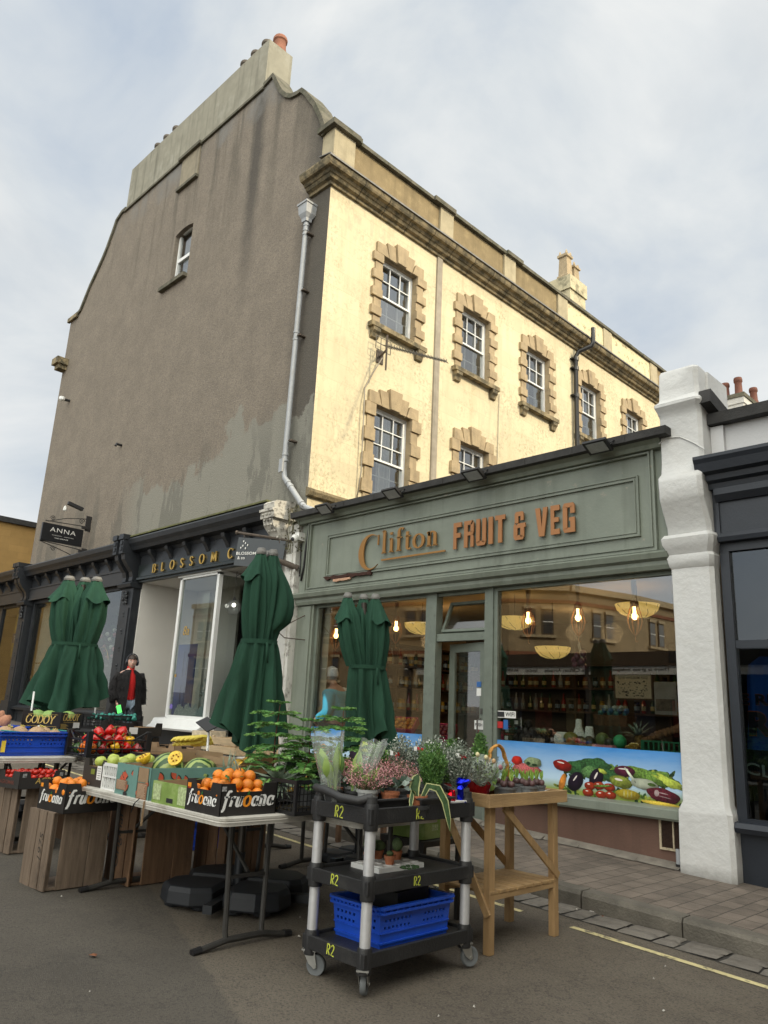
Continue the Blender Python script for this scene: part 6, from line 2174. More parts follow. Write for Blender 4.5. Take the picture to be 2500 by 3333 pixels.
for x in (-17.9, -14.2, -11.2, -8.2, -5.6):
 b.box(x, x + .12, -5.05, -4.92, 0, 2.98)
b.build('canopy', blackroom, AR)
b = MB()
b.box(-17.5, -6.2, -4.95, -4.93, 2.76, 2.98, 0)
for s_t, x, w_ in (('There is great independent', -8.75, 2.0), ('The Clifton Arcade', -11.0, 1.5), ('local', -12.75, .4), ('#clifton_village   #support', -13.4, 2.2)):
 text_mb(s_t, (x, -4.925, 2.83), (-1, 0, 0), (0, 0, 1), w_, .1, .001, 0, .01, 1, b)
b.build('banner', [paper, ink], AR)
b = MB()
rr = random.Random(17)
for i in range(9):
 x = -16.8 + i * 1.15
 b.box(x, x + .62, -7.44, -7.42, 1.2, 2.2, i % 4)
b.build('poster', [mat('poster_pale', (.35, .33, .28), .8, .2, 3), mat('poster_blue', (.12, .14, .22), .8, .3, 3), mat('poster_red', (.3, .06, .05), .8, .5, 6), mat('poster_cream', (.4, .36, .2), .8, .3, 5)], AR)
EB = thing('sun_blocker', 'tall unseen stone block added to keep the sun off the street', 'building', (9, 2, 0))  # out of view, added to shade the street from the low sun
b = MB()
b.box(9.3, 16, -12, 20, 0, 12.6)
b.build('wall', tm, EB)
b = MB()
for y in (-7, -4.5, -2, .5, 3, 5):
 for z in (1.2, 4.2, 7.2):
  b.box(9.26, 9.3, y - .45, y + .45, z, z + 1.6)
b.build('window', MATS['window_dark'], EB)
b = MB()
b.box(9.1, 16, -12.2, 20.2, 12.6, 12.9)
b.build('cornice', stone_d, EB)
def child(mb, name, ms, t, smooth=False, ang=None, bevel=0, label=None):
 q = mb.build(name, ms, None, smooth, ang=ang, bevel=bevel)
 q.parent = t
 if label:
  q['label'] = label
 return q
plast = mat('table_plastic', (.52, .5, .45), .45, .08, 8, .25, 60, patch=.55, pcol=(.3, .27, .22), pscale=7, pth=.5)
tleg = mat('grey_steel', (.05, .048, .045), .5, .2, 10, .2, 40, metal=.3)
blackp = mat('black_crate_plastic', (.012, .012, .013), .42, .2, 12, .15, 60)
def folding_table(x0, x1, y0, y1, zt, lab, feet=True):
 t = thing('folding_table', lab, 'table', ((x0 + x1) / 2, (y0 + y1) / 2, gz((x0 + x1) / 2)), 'white plastic folding tables')
 cx, cy, cz = t.location
 b = MB()
 rr_ = .06
 rings = []
 for z, e in ((zt, -.012), (zt - .004, 0), (zt - .016, .0), (zt - .02, -.003), (zt - .026, .0), (zt - .032, -.003), (zt - .045, -.004)):
  ring = []
  for (ax, ay, a0) in ((x1 - rr_, y1 - rr_, 0), (x0 + rr_, y1 - rr_, 90), (x0 + rr_, y0 + rr_, 180), (x1 - rr_, y0 + rr_, 270)):
   for k in range(5):
    a = R_(a0 + 90 * k / 4)
    ring.append((ax + (rr_ + e) * math.cos(a), ay + (rr_ + e) * math.sin(a), z))
  rings.append(ring)
 b.loft(rings, 0, True, True, True)
 b.build('tabletop', plast, t, True, ang=35)
 for xx, s in ((x1 - .22, 1), (x0 + .22, -1)):
  g0 = gz(xx)
  ym = (y0 + y1) / 2
  b = MB()
  for sy in (-1, 1):
   b.tube([(xx - s * .02, ym + sy * .14, zt - .05), (xx - s * .01, ym + sy * .125, g0 + .08), (xx, ym + sy * .12, g0 + .035)], .016, 8)
  b.bar((xx - s * .015, ym - .13, g0 + .36), (xx - s * .015, ym + .13, g0 + .36), .018)
  b.tube([(xx, ym - .3, g0 + .012), (xx, ym - .24, g0 + .022), (xx, ym - .12, g0 + .042), (xx, ym + .12, g0 + .042), (xx, ym + .24, g0 + .022), (xx, ym + .3, g0 + .012)], .019, 8)
  b.bar((xx - s * .015, ym, g0 + .38), (xx - s * .4, ym, zt - .05), .016)
  b.build('leg_frame', tleg, t, True, ang=40)
  b = MB()
  for sy in (-1, 1):
   b.tube([(xx, ym + sy * .28, g0 + .018), (xx, ym + sy * .335, g0 + .01)], .022, 8)
  b.build('foot_cap', blackp, t, True, ang=40)
 return t
TZ = .868
TX1 = -3.66
folding_table(-5.5, TX1, 2.5, 3.24, TZ, 'front white plastic folding table carrying the fruit boxes')
folding_table(-5.25, -3.42, 3.3, 4.02, TZ - .03, 'second white folding table behind the front one')
TL = .972
folding_table(-8.45, -6.62, 2.28, 3.02, TL, 'white folding table at the left edge under the blue crate')
folding_table(-8.3, -6.5, 3.08, 3.82, TL, 'white folding table behind the left one under the stacked boxes')
folding_table(-7.35, -5.6, 4.05, 4.75, 1.03, 'farthest white folding table at the left, under the pale slatted box')
folding_table(-5.45, -3.9, 4.15, 4.85, .83, 'white folding table nearest the kerb, under the pale citrus trays')
b = MB()
b.add([(-3.2, 2.7, 0)], [])
card = mat('brown_card', (.3, .2, .115), .85, .1, 10, .2, 60)
cardblk = mat('black_card', (.018, .016, .015), .5, .25, 8, .15, 40, patch=.12, pcol=(.1, .09, .08), pscale=20, pth=.6)
cardgrn = mat('green_print_card', (.2, .3, .07), .6, .2, 8, .15, 40, patch=.8, pcol=(.33, .42, .16), pscale=9, pth=.5)
cardteal = mat('teal_print_card', (.13, .26, .23), .6, .1, 8, patch=0)
cardyel = mat('pale_yellow_card', (.5, .45, .12), .6, .12, 12)
whitep = mat('white_print', (.78, .78, .76), .5, .03, 10)
orangep = mat('orange_print', (.8, .28, .02), .5, .05, 10)
greenp = mat('green_print', (.03, .16, .03), .5, .05, 10)
goldp = mat('gold_print', (.6, .42, .12), .5, .05, 10)
redp = mat('red_print', (.4, .03, .02), .5, .1, 10)
def cbox(name, lab, loc, w, d, h, rz=0, m=cardblk, notchx=.1, notchd=.05, mi=card, cat='box', lid=0):
 """open cardboard tray centred on loc: w along local x, d along local y"""
 t = thing(name, lab, cat, loc, None, rz)
 b = MB()
 th = .006
 def wall(L_, h_, nx, nd):
  if nx:
   return [(-L_ / 2, 0), (L_ / 2, 0), (L_ / 2, h_), (L_ / 2 - nx, h_), (L_ / 2 - nx - .015, h_ - nd), (-L_ / 2 + nx + .015, h_ - nd), (-L_ / 2 + nx, h_), (-L_ / 2, h_)]
  return [(-L_ / 2, 0), (L_ / 2, 0), (L_ / 2, h_), (-L_ / 2, h_)]
 for yy, s in ((-d / 2, 1), (d / 2, -1)):
  b.prism(wall(w, h, notchx, notchd), (0, yy, 0), (1, 0, 0), (0, 0, 1), (0, s * th, 0), 0)
 for xx, s in ((-w / 2, 1), (w / 2, -1)):
  b.prism(wall(d - .002, h * .995, notchx, notchd), (xx, 0, .0), (0, 1, 0), (0, 0, 1), (s * th, 0, 0), 0)
 b.box(-w / 2 + .002, w / 2 - .002, -d / 2 + .002, d / 2 - .002, .002, .008, 1)
 for yy in (-d / 2 + th + .0015, d / 2 - th - .0015):
  b.add([(-w / 2 + th, yy, .01), (w / 2 - th, yy, .01), (w / 2 - th, yy, h - notchd - .002), (-w / 2 + th, yy, h - notchd - .002)], [(0, 1, 2, 3)], 1)
 for xx in (-w / 2 + th + .0015, w / 2 - th - .0015):
  b.add([(xx, -d / 2 + th, .01), (xx, d / 2 - th, .01), (xx, d / 2 - th, h - notchd - .002), (xx, -d / 2 + th, h - notchd - .002)], [(0, 1, 2, 3)], 1)
 child(b, 'carton', [m, mi], t)
 return t
def face(t, w, d, side):
 """origin, right and up of the front (-Y) or right (+X) face in local space"""
 if side == 'F':
  return Vector((-w / 2, -d / 2 - .0015, 0)), Vector((1, 0, 0)), w
 return Vector((w / 2 + .0015, -d / 2, 0)), Vector((0, 1, 0)), d
def orchard_logo(t, w, d, side, z, hh, inset=.03):
 o, r, L_ = face(t, w, d, side)
 W_ = L_ - 2 * inset
 up = Vector((0, 0, 1))
 b = MB()
 n = r.cross(up)
 o = o + r * inset
 pen = dict(t0=.11, t1=.2, depth=.001, slant=.22)
 x = 0
 sc_ = W_ / (pen_width('Fruoana', .07) + .1)
 pen_mb('F', o + up * z, r, up, sc_ * 1.0, mb=b, mi=0, t0=.11, t1=.21, depth=.001, slant=.12)
 x = .48
 for chh, mi in (('ru', 0), ('o', 1), ('ana', 0)):
  pen_mb(chh, o + r * (x * sc_) + up * z, r, up, sc_ * 1.0, mb=b, mi=mi, space=.07, **pen)
  x += pen_width(chh, .07) + .07
 c = o + r * (.48 + pen_width('ru', .07) + .07 + .42) * sc_ + up * (z + .78 * sc_)
 b.add([c - r * .13 * sc_ - up * .06 * sc_ + n * .001, c + r * .02 * sc_ - up * .12 * sc_ + n * .001, c + r * .1 * sc_ + up * .08 * sc_ + n * .001, c + r * .02 * sc_ + up * .2 * sc_ + n * .001], [(0, 1, 2, 3)], 2)
 child(b, 'printed_logo', [whitep, orangep, greenp], t)
def ftext(t, w, d, side, s, x, z, tw, th_, m, **k):
 o, r, L_ = face(t, w, d, side)
 b = text_mb(s, o + r * x + Vector((0, 0, z)), r, (0, 0, 1), tw, th_, .001, **k)
 return child(b, 'printed_text', m, t)
def fpatch(t, w, d, side, x0, x1, z0, z1, m, nm='printed_patch', off=.001):
 o, r, L_ = face(t, w, d, side)
 n = r.cross(Vector((0, 0, 1)))
 b = MB()
 b.add([o + r * a + Vector((0, 0, z)) + n * off for a, z in ((x0, z0), (x1, z0), (x1, z1), (x0, z1))], [(0, 1, 2, 3)])
 return child(b, nm, m, t)
def spots_in(loc, w, d, z, r, n, rz=0, layers=2, seed=1, heap=.0):
 """packing of spheres in a tray"""
 q = random.Random(seed)
 out = []
 nx, ny = max(1, int((w - .02) / (2 * r))), max(1, int((d - .02) / (2 * r)))
 for L_ in range(layers):
  kx, ky = nx - L_, ny - L_
  for i in range(kx):
   for j in range(ky):
    x = (i - (kx - 1) / 2) * (w - 2 * r) / max(nx - 1, 1) + q.uniform(-.15, .15) * r
    y = (j - (ky - 1) / 2) * (d - 2 * r) / max(ny - 1, 1) + q.uniform(-.15, .15) * r
    hz = z + r + L_ * r * 1.3 + q.uniform(-.1, .25) * r + heap * (1 - (abs(x) / w + abs(y) / d))
    X = x * math.cos(rz) - y * math.sin(rz)
    Y = x * math.sin(rz) + y * math.cos(rz)
    out.append((loc[0] + X, loc[1] + Y, hz))
 q.shuffle(out)
 out.sort(key=lambda p: -p[2])
 return out[:n]
W, D, H = .35, .385, .17
lc = (TX1 - .06 - W / 2, 2.515 + D / 2, TZ)
t = cbox('citrus_box', 'black orange box with white script logo at the near corner of the front table', lc, W, D, H, 0, cardblk, .09, .045)
orchard_logo(t, W, D, 'F', .05, .1)
orchard_logo(t, W, D, 'R', .05, .12, .015)
fpatch(t, W, D, 'F', .015, .05, .125, .15, orangep)
fpatch(t, W, D, 'F', .015, .05, .12, .127, redp)
fpatch(t, W, D, 'R', .005, .035, .13, .155, mat('grey_print', (.3, .3, .3), .6, .8, 90))
op = fruit('orange', (.8, .24, .015), .036, 14, rough=.42, var=.1, bump=.35, bsc=130, dimple=.06)
sp = spots_in(lc, W, D, TZ + .065, .036, 34, 0, 3, 5)
scatter(op, sp, 'orange heaped in the black box at the near corner of the front table', 'orange', 'oranges in the right hand black box')
lf = MB()
q = random.Random(9)
for i in range(9):
 p = Vector((lc[0] + q.uniform(-.14, .15), lc[1] + q.uniform(-.15, .16), TZ + .175 + q.uniform(0, .025)))
 d = Vector((q.uniform(-1, 1), q.uniform(-1, 1), q.uniform(-.2, .4))).normalized() * .05
 e = d.cross(Vector((0, 0, 1))).normalized() * .014
 lf.add([p, p + d * .4 + e, p + d, p + d * .45 - e], [(0, 1, 2, 3)])
 lf.tube([p, p - d * .6], .002, 4)
lf.build('citrus_leaves', mat('citrus_leaf', (.05, .12, .02), .4, .4, 20), label='green leaves and stalks lying among the oranges in the near corner box', cat='leaves')
W, D, H = .40, .36, .125
lc = (-4.25, 2.515 + D / 2, TZ)
t = cbox('green_box', 'pale green printed cardboard box between the teal box and the near orange box', lc, W, D, H, R_(1), cardgrn, 0, 0, cat='box')
fpatch(t, W, D, 'F', .015, .1, .02, .11, mat('white_green_print', (.4, .48, .25), .6, .5, 60))
fpatch(t, W, D, 'F', .29, .38, .015, .115, MATS['white_green_print'])
fpatch(t, W, D, 'F', .17, .24, .015, .04, ink, 'hand_hole')
fpatch(t, W, D, 'R', .0, .36, .0, .12, cardyel)
for i in range(14):
 pass
W, D, H = .46, .62, .19
lc = (-4.72, 2.52 + D / 2, TZ)
t = cbox('melon_box', 'teal cardboard box printed with watermelon slices, tall in the middle of the front table', lc, W, D, H, R_(-1), cardteal, 0, 0)
meltx = [mat('slice_red', (.55, .1, .05), .6, .2, 20), mat('slice_rind', (.015, .03, .02), .6), mat('faded_brown_print', (.26, .14, .08), .7, .25, 30)]
q = random.Random(14)
for side, L_ in (('F', W), ('R', D)):
 o, r, _ = face(t, W, D, side)
 nn = r.cross(Vector((0, 0, 1)))
 b = MB()
 for k in range(14 if side == 'F' else 18):
  cx_, cz_ = q.uniform(.04, L_ - .04), q.uniform(.03, H - .025)
  a0 = q.uniform(0, 6.28)
  s_ = q.uniform(.03, .045)
  for sc2, mi, of in ((1.2, 1, .001), (1, 0, .0015)):
   pts = [(0, 0)] + [(s_ * sc2 * math.cos(a0 + x * .25), s_ * sc2 * math.sin(a0 + x * .25)) for x in range(8)]
   b.add([o + r * min(max(cx_ + p[0], .002), L_ - .002) + Vector((0, 0, min(max(cz_ + p[1], .002), H - .002))) + nn * (of + k * .00005) for p in pts], [tuple(range(9))], mi)
 child(b, 'printed_slices', meltx, t)
fpatch(t, W, D, 'F', .02, .17, .03, .09, meltx[2], off=.003)
fpatch(t, W, D, 'F', .235, .30, .0, H, cardteal, off=.0028)
fpatch(t, W, D, 'F', .31, .44, .1, .185, card, off=.003)
fpatch(t, W, D, 'F', .31, .44, .0, .095, meltx[2], off=.003)
fpatch(t, W, D, 'F', .13, .18, .0, .02, ink, 'hand_hole', .0035)
b = MB()
for k in range(11):
 z = .035 + k * .0052 if k < 10 else .085
 b.box(.03 - W / 2, .16 - W / 2 - q.uniform(0, .03), -D / 2 - .0052, -D / 2 - .005, z, z + .002)
for k in range(12):
 b.box(.32 - W / 2, .43 - W / 2 - q.uniform(0, .03), -D / 2 - .0052, -D / 2 - .005, .01 + k * .0068, .0125 + k * .0068)
child(b, 'printed_text', mat('cream_print', (.5, .38, .26), .6), t)
b = MB()
b.prism([(-.15, 0), (.05, 0), (.05, .07), (-.15, .075)], (-W / 2 + .01, .2, H), (0, 1, 0), (0, 0, 1), (.005, 0, 0))
b.prism([(-.2, 0), (.2, 0), (.19, .06), (.05, .06), (.03, .045), (-.18, .05)], (0, D / 2 - .01, H), (1, 0, 0), (0, 0, 1), (0, .005, 0))
child(b, 'card_flap', card, t)
wm = mat('watermelon_rind', (.12, .2, .05), .35, .3, 3)
nt_ = wm.node_tree
N_, L_n = nt_.nodes, nt_.links
wv = N_.new('ShaderNodeTexWave')
wv.bands_direction = 'X'
wv.inputs['Scale'].default_value = 6.5
wv.inputs['Distortion'].default_value = 5
wv.inputs['Detail'].default_value = 3
L_n.new(N_['Texture Coordinate'].outputs['Object'], wv.inputs['Vector'])
cr_ = N_.new('ShaderNodeValToRGB')
cr_.color_ramp.elements[0].position = .4
cr_.color_ramp.elements[0].color = (.025, .075, .02, 1)
cr_.color_ramp.elements[1].position = .6
cr_.color_ramp.elements[1].color = (.3, .38, .12, 1)
L_n.new(wv.outputs['Fac'], cr_.inputs[0])
L_n.new(cr_.outputs[0], N_['Principled BSDF'].inputs['Base Color'])
for (x, y, z, r_, lab) in ((-4.93, 2.88, TZ + .14, .115, 'dark striped watermelon in the teal box'), (-4.6, 2.92, TZ + .14, .105, 'pale striped watermelon at the right of the teal box'), (-4.78, 3.05, TZ + .12, .11, 'striped watermelon wedged behind the other two')):
 b = MB()
 b.ball((0, 0, 0), r_, 20, sx=1.12)
 o_ = b.build('watermelon', wm, None, True, label=lab, cat='watermelon')
 o_.location = (x, y, z)
 o_.rotation_euler = (.3, 0, x * 9)
cmx = mat('melon_flesh', (.75, .48, .03), .4, .4, 40)
for (x, y, z, ry, lab) in ((-4.97, 2.72, TZ + .2, .3, 'cut yellow melon half lying flat in the teal box'), (-4.76, 2.84, TZ + .22, 1.1, 'cut yellow melon half standing up between watermelons')):
 b = MB()
 b.lathe([(.001, .028), (.03, .028), (.05, .03), (.052, .022), (.04, -.012), (.015, -.025)], (0, 0, 0), 14, 0)
 for k in range(6):
  b.ball((.022 * math.cos(k), .022 * math.sin(k), .03), .007, 5, 1)
 o_ = b.build('cut_melon', [cmx, mat('melon_seed', (.3, .12, .01), .5)], None, True, label=lab, cat='melon', ang=60)
 o_.location = (x, y, z)
 o_.rotation_euler = (ry, -.4, .8)
ap = fruit('green_apple', (.42, .5, .1), .042, 12, rough=.35, dimple=.15, sz=.9)
W, D, H = .3, .38, .18
lc = (-5.37, 2.56 + D / 2, TZ)
t = cbox('apple_box', 'dark brown box of green apples with white label, left end of front table', lc, W, D, H, R_(4), mat('dark_brown_card', (.03, .026, .022), .6, .15, 8), .05, .05)
fpatch(t, W, D, 'F', .19, .25, .05, .14, whitep, 'label')
fpatch(t, W, D, 'F', .11, .16, .08, .115, mat('hole_green', (.16, .2, .03), .6), 'hand_hole')
b = MB()
for k in range(5):
 b.box(.2 - W / 2, .24 - W / 2, -D / 2 - .004, -D / 2 - .0035, .06 + k * .015, .065 + k * .015)
child(b, 'printed_text', MATS['grey_print'], t)
sp1 = spots_in(lc, W, D, TZ + .1, .042, 7, 0, 1, 3, .03)
lc2 = (-5.09, 2.56 + .17, TZ)
sp2 = spots_in(lc2, .24, .34, TZ + .13, .042, 7, 0, 1, 4, .03)
sp3 = [(-4.86 + q.uniform(-.08, .02), 3.2 + q.uniform(-.1, .1), TZ + .16 + q.uniform(0, .03)) for _ in range(5)]
scatter(ap, sp1, 'pale green apple in the dark brown box at the left end of the front table', 'apple', 'green apples in the dark box')
ap2 = ap.copy()
col.objects.link(ap2)
scatter(ap2, sp2, 'pale green apple in the white lattice basket', 'apple', 'green apples in the white basket')
ap3 = ap.copy()
col.objects.link(ap3)
scatter(ap3, sp3, 'pale green apple behind the teal box', 'apple', 'green apples behind the teal box')
bk = thing('lattice_basket', 'white plastic lattice basket of green apples between the dark box and the teal box', 'basket', (lc2[0], lc2[1], TZ))
b = MB()
w_, d_, h_ = .12, .17, .16
for (ax, ay, bx_, by_) in ((-w_, -d_, w_, -d_), (w_, -d_, w_, d_), (w_, d_, -w_, d_), (-w_, d_, -w_, -d_)):
 A, Bv = Vector((ax, ay, 0)), Vector((bx_, by_, 0))
 n = 9 if abs(ax - bx_) > .01 else 12
 for z in (.005, .085, h_):
  b.bar(A + Vector((0, 0, z)), Bv + Vector((0, 0, z)), .008, .012 if z < h_ else .02)
 for i in range(n):
  p, q_ = A.lerp(Bv, i / n), A.lerp(Bv, (i + 1) / n)
  b.bar(p, q_ + Vector((0, 0, h_)), .005)
  b.bar(q_, p + Vector((0, 0, h_)), .005)
 b.bar(A, A + Vector((0, 0, h_)), .014)
child(b, 'lattice', mat('white_plastic', (.72, .73, .72), .4, .05, 10), bk)
for (x, y, z, tl, azz, s, lab) in ((-4.02, 2.93, TZ + .1, 1.2, .5, 1.0, 'pineapple whose grey green crown hangs over the green box'), (-3.98, 3.12, TZ + .1, 1.15, .9, 1.0, 'pineapple with crown behind the oranges'),
                                   (-4.12, 3.28, TZ + .12, .9, 1.3, 1.1, 'pineapple with the longest upright crown beside the parasol pole'), (-3.9, 3.35, TZ + .1, 1.0, 1.8, .9, 'pineapple nearest the black plant crate'), (-4.3, 3.05, TZ + .1, 1.25, .2, 1.0, 'pineapple just right of the watermelons')):
 pineapple(x, y, z, s * .8, lab, tl, azz)
def lattice_crate(name, lab, loc, w, d, h, rz=0, m=blackp, sx=.03, group=None, post=.02, handles=0):
 t = thing(name, lab, 'crate', loc, group, rz)
 b = MB()
 for (ax, ay, bx_, by_) in ((-1, -1, 1, -1), (1, -1, 1, 1), (1, 1, -1, 1), (-1, 1, -1, -1)):
  A, Bv = Vector((ax * w / 2, ay * d / 2, 0)), Vector((bx_ * w / 2, by_ * d / 2, 0))
  L_ = (Bv - A).length
  n = max(3, int(L_ / sx))
  for z in [.01] + [h * k / 5 for k in (1, 2, 3, 4)] + [h - .01]:
   b.bar(A + Vector((0, 0, z)), Bv + Vector((0, 0, z)), .006, .022 if z in (.01, h - .01) else .005)
  for i in range(1, n):
   p = A.lerp(Bv, i / n)
   b.bar(p, p + Vector((0, 0, h)), .005, .004)
  b.bar(A, A + Vector((0, 0, h + handles)), post)
 b.box(-w / 2, w / 2, -d / 2, d / 2, 0, .006)
 child(b, 'lattice', m, t)
 return t
lattice_crate('plant_crate', 'black lattice crate of small fir trees behind the trolley', (-3.82, 3.2, TZ - .002), .42, .56, .19, R_(4))
lattice_crate('black_crate', 'black lattice crate at the very right end of the front table', (-3.5, 3.42, TZ - .02), .3, .36, .18, 0)
def pepper_crate(lab, loc, w, d, h, rz):
 t = thing('pepper_crate', lab, 'crate', loc, None, rz)
 b = MB()
 for sx in (-1, 1):
  for sy in (-1, 1):
   b.box(sx * w / 2 - .02, sx * w / 2 + .02, sy * d / 2 - .022, sy * d / 2 + .022, 0, h)
 for (ax, ay, bx_, by_) in ((-1, -1, 1, -1), (1, -1, 1, 1), (1, 1, -1, 1), (-1, 1, -1, -1)):
  A, Bv = Vector((ax * w / 2, ay * d / 2, 0)), Vector((bx_ * w / 2, by_ * d / 2, 0))
  n = 7
  for z in (.015, h * .3, h * .64):
   b.bar(A + Vector((0, 0, z)), Bv + Vector((0, 0, z)), .008, .012)
  for i in range(1, n):
   p = A.lerp(Bv, i / n)
   b.bar(p, p + Vector((0, 0, h * .64)), .006)
  for p, q_ in ((A, Bv), (Bv, A)):
   b.bar(p + Vector((0, 0, h)), p.lerp(q_, .27) + Vector((0, 0, h * .64)), .012)
 b.box(-w / 2, w / 2, -d / 2, d / 2, 0, .006)
 child(b, 'frame', blackp, t, bevel=.003)
 return t
PC = (-6.62, 3.26, .985)
pepper_crate('open sided black crate of red and yellow peppers right of the blue crate', PC, .34, .56, .21, R_(4))
def pepper(nm, c, lab, spots):
 b = MB()
 pr = [(.012, -.04), (.03, -.038), (.037, -.01), (.041, .02), (.036, .04), (.014, .036), (.004, .03)]
 k0 = len(b.v)
 n = 12
 vs = []
 for r, z in pr:
  for j in range(n):
   a = 2 * PI * j / n
   q_ = r * (1 + .13 * math.cos(4 * a))
   vs.append((q_ * math.cos(a), q_ * math.sin(a), z))
 fs = [(i * n + j, i * n + (j + 1) % n, (i + 1) * n + (j + 1) % n, (i + 1) * n + j) for i in range(len(pr) - 1) for j in range(n)]
 fs.append(tuple(range(n)))
 b.add(vs, fs)
 b.tube([(0, 0, .03), (.002, 0, .055), (.01, .0, .075)], .0045, 6, 1)
 o_ = b.build('pepper', [mat(nm, c, .18, .12, 6, coat=.4), MATS['green_stem'] if 'green_stem' in MATS else mat('green_stem', (.12, .2, .03), .6)], None, True)
 scatter(o_, spots, lab, 'pepper', nm.replace('_', ' ') + 's in the open black crate', jit=1.1)
sp = spots_in(PC, .32, .54, PC[2] + .0, .044, 200, R_(4), 4, 8, .04)
q.shuffle(sp)
red = [p for p in sp if p[2] > PC[2] + .13]
low = [p for p in sp if p[2] <= PC[2] + .13]
pepper('red_pepper', (.55, .012, .008), 'glossy red pepper in the open sided black crate', red + low[::3])
pepper('yellow_pepper', (.75, .42, .01), 'yellow pepper low in the open sided black crate', low[1::6])
pepper('dark_red_pepper', (.3, .01, .01), 'dark red pepper low in the open sided black crate', low[2::6])
pepper('green_pepper', (.03, .1, .01), 'green pepper low in the open sided black crate', low[4::6][:6])
pepper('orange_pepper', (.75, .18, .01), 'orange pepper low in the open sided black crate', low[5::6][:6])
bluep = mat('blue_crate_plastic', (.014, .075, .5), .38, .1, 8, .1, 60, patch=.3, pcol=(.03, .11, .42), pscale=14)
def bread_crate(lab, loc, w, d, h, rz, m=bluep, nm='blue_crate', lip=.02, group=None):
 """plastic tray crate with ribbed lip and rows of small openings; w x, d y"""
 t = thing(nm, lab, 'crate', loc, group, rz)
 b = MB()
 def side(A, Bv, out):
  A, Bv, out = Vector(A), Vector(Bv), Vector(out)
  L_ = (Bv - A).length
  d_ = (Bv - A).normalized()
  up = Vector((0, 0, 1))
  holes = []
  n = max(4, int(L_ / .032))
  for r_ in range(2):
   for i in range(n):
    if (i / n > .42 and i / n < .58):
     continue
    u0 = L_ * (.06 + .88 * i / n) + (.006 if r_ else 0)
    if u0 + .016 > L_ - .02:
     continue
    holes.append((u0, u0 + .015, h * (.46 + .17 * r_), h * (.46 + .17 * r_) + .013))
  holed_wall(b, A, d_, up, 0, L_, 0, h * .82, holes, out * -.008)
  b.bar(A + up * h * .86 + out * .008, Bv + up * h * .86 + out * .008, .026, .012, up=up)
  b.bar(A + up * h * .98 + out * .008, Bv + up * h * .98 + out * .008, .03, .012, up=up)
  b.bar(A + up * h * .92, Bv + up * h * .92, .008, h * .1, up=up)
  for i in range(12):
   p = A.lerp(Bv, (i + .5) / 12) + up * h * .92 + out * .012
   b.bar(p - up * h * .05, p + up * h * .05, .006, .014, up=d_)
  b.bar(A + up * .03 + out * .004, Bv + up * .03 + out * .004, .01, .008, up=up)
  b.bar(A + up * h * .38 + out * .003, Bv + up * h * .38 + out * .003, .008, .006, up=up)
 x, y = w / 2, d / 2
 tp = .92
 side((-x * tp, -y * tp, 0), (x * tp, -y * tp, 0), (0, -1, 0))
 side((x * tp, -y * tp, 0), (x * tp, y * tp, 0), (1, 0, 0))
 side((x * tp, y * tp, 0), (-x * tp, y * tp, 0), (0, 1, 0))
 side((-x * tp, y * tp, 0), (-x * tp, -y * tp, 0), (-1, 0, 0))
 for i, v in enumerate(b.v):                       # flare towards the rim
  f = 1 + .085 * v[2] / h
  b.v[i] = (v[0] * f, v[1] * f, v[2])
 b.box(-x * tp, x * tp, -y * tp, y * tp, 0, .008)
 child(b, 'crate_body', m, t)
 return t
BC = (-6.98, 2.66, TL + .002)
t = bread_crate('blue plastic crate of swedes with a yellow tag at the left edge', BC, .44, .62, .19, R_(6))
b = MB()
b.box(.222, .2235, -.285, -.25, .03, .12)
child(b, 'label', mat('yellow_tag', (.75, .55, .05), .6), t)
b = MB()
b.tube([(.2, -.3, .2), (.2, -.1, .185)], .006, 6)
b.tube([(-.1, .29, .2), (.15, .3, .2)], .006, 6)
child(b, 'green_handle', mat('teal_plastic', (.02, .25, .2), .4), t, True)
sw_ = mat('swede_skin', (.42, .28, .16), .8, .25, 6, .5, 40, patch=.6, pcol=(.2, .1, .1), pscale=9)
for i, (x, y, r_) in enumerate(((-6.93, 2.49, .085), (-6.9, 2.74, .09), (-7.08, 2.66, .08), (-6.86, 2.87, .065), (-7.1, 2.88, .075))):
 b = MB()
 b.ball((0, 0, 0), r_, 14, sz=.95, lump=.05)
 for k in range(6):
  b.tube([(.012 * math.cos(k), .012 * math.sin(k), r_ * .9), (.02 * math.cos(k), .02 * math.sin(k), r_ * 1.08)], .006, 5, 1)
 o_ = b.build('swede', [sw_, mat('swede_top', (.5, .42, .12), .8)], None, True, label=['big purple tinged swede at the left of the blue crate', 'large cream swede in the middle of the blue crate', 'swede at the back of the blue crate', 'small pale swede at the right of the blue crate', 'pale swede in the far right corner of the blue crate'][i], cat='swede', ang=60)
 o_.location = (x, y, TL + .15)
 o_.rotation_euler = (.4 * (i - 2) * .3, .3, i)
bread_crate('second blue crate half hidden behind the swedes at the left edge', (-7.55, 2.55, TL + .002), .4, .55, .21, R_(3))
for i, (x, y, z) in enumerate(((-7.5, 2.36, 1.21), (-7.45, 2.5, 1.23), (-7.6, 2.45, 1.27), (-7.42, 2.62, 1.2), (-7.55, 2.62, 1.22))):
 b = MB()
 b.ball((0, 0, 0), .055, 10, sx=1.9, lump=.15)
 o_ = b.build('sweet_potato', mat('sweet_potato_skin', (.42, .2, .12), .8, .25, 8, .4, 40), None, True, label='pinkish sweet potato heaped at the left edge of the picture', cat='sweet potato', group='sweet potatoes in the back blue crate')
 o_.location = (x, y, z)
 o_.rotation_euler = (.2, .3 * i, i * 1.3)
lattice_crate('black_crate', 'low black lattice crate under the two gold lettered boxes', (-7.3, 3.2, TL + .002), .4, .55, .17, R_(20), sx=.05)
GDm = mat('dark_gloss_card', (.012, .01, .01), .35, .2, 8)
W, D, H = .40, .33, .16
GR = R_(33)
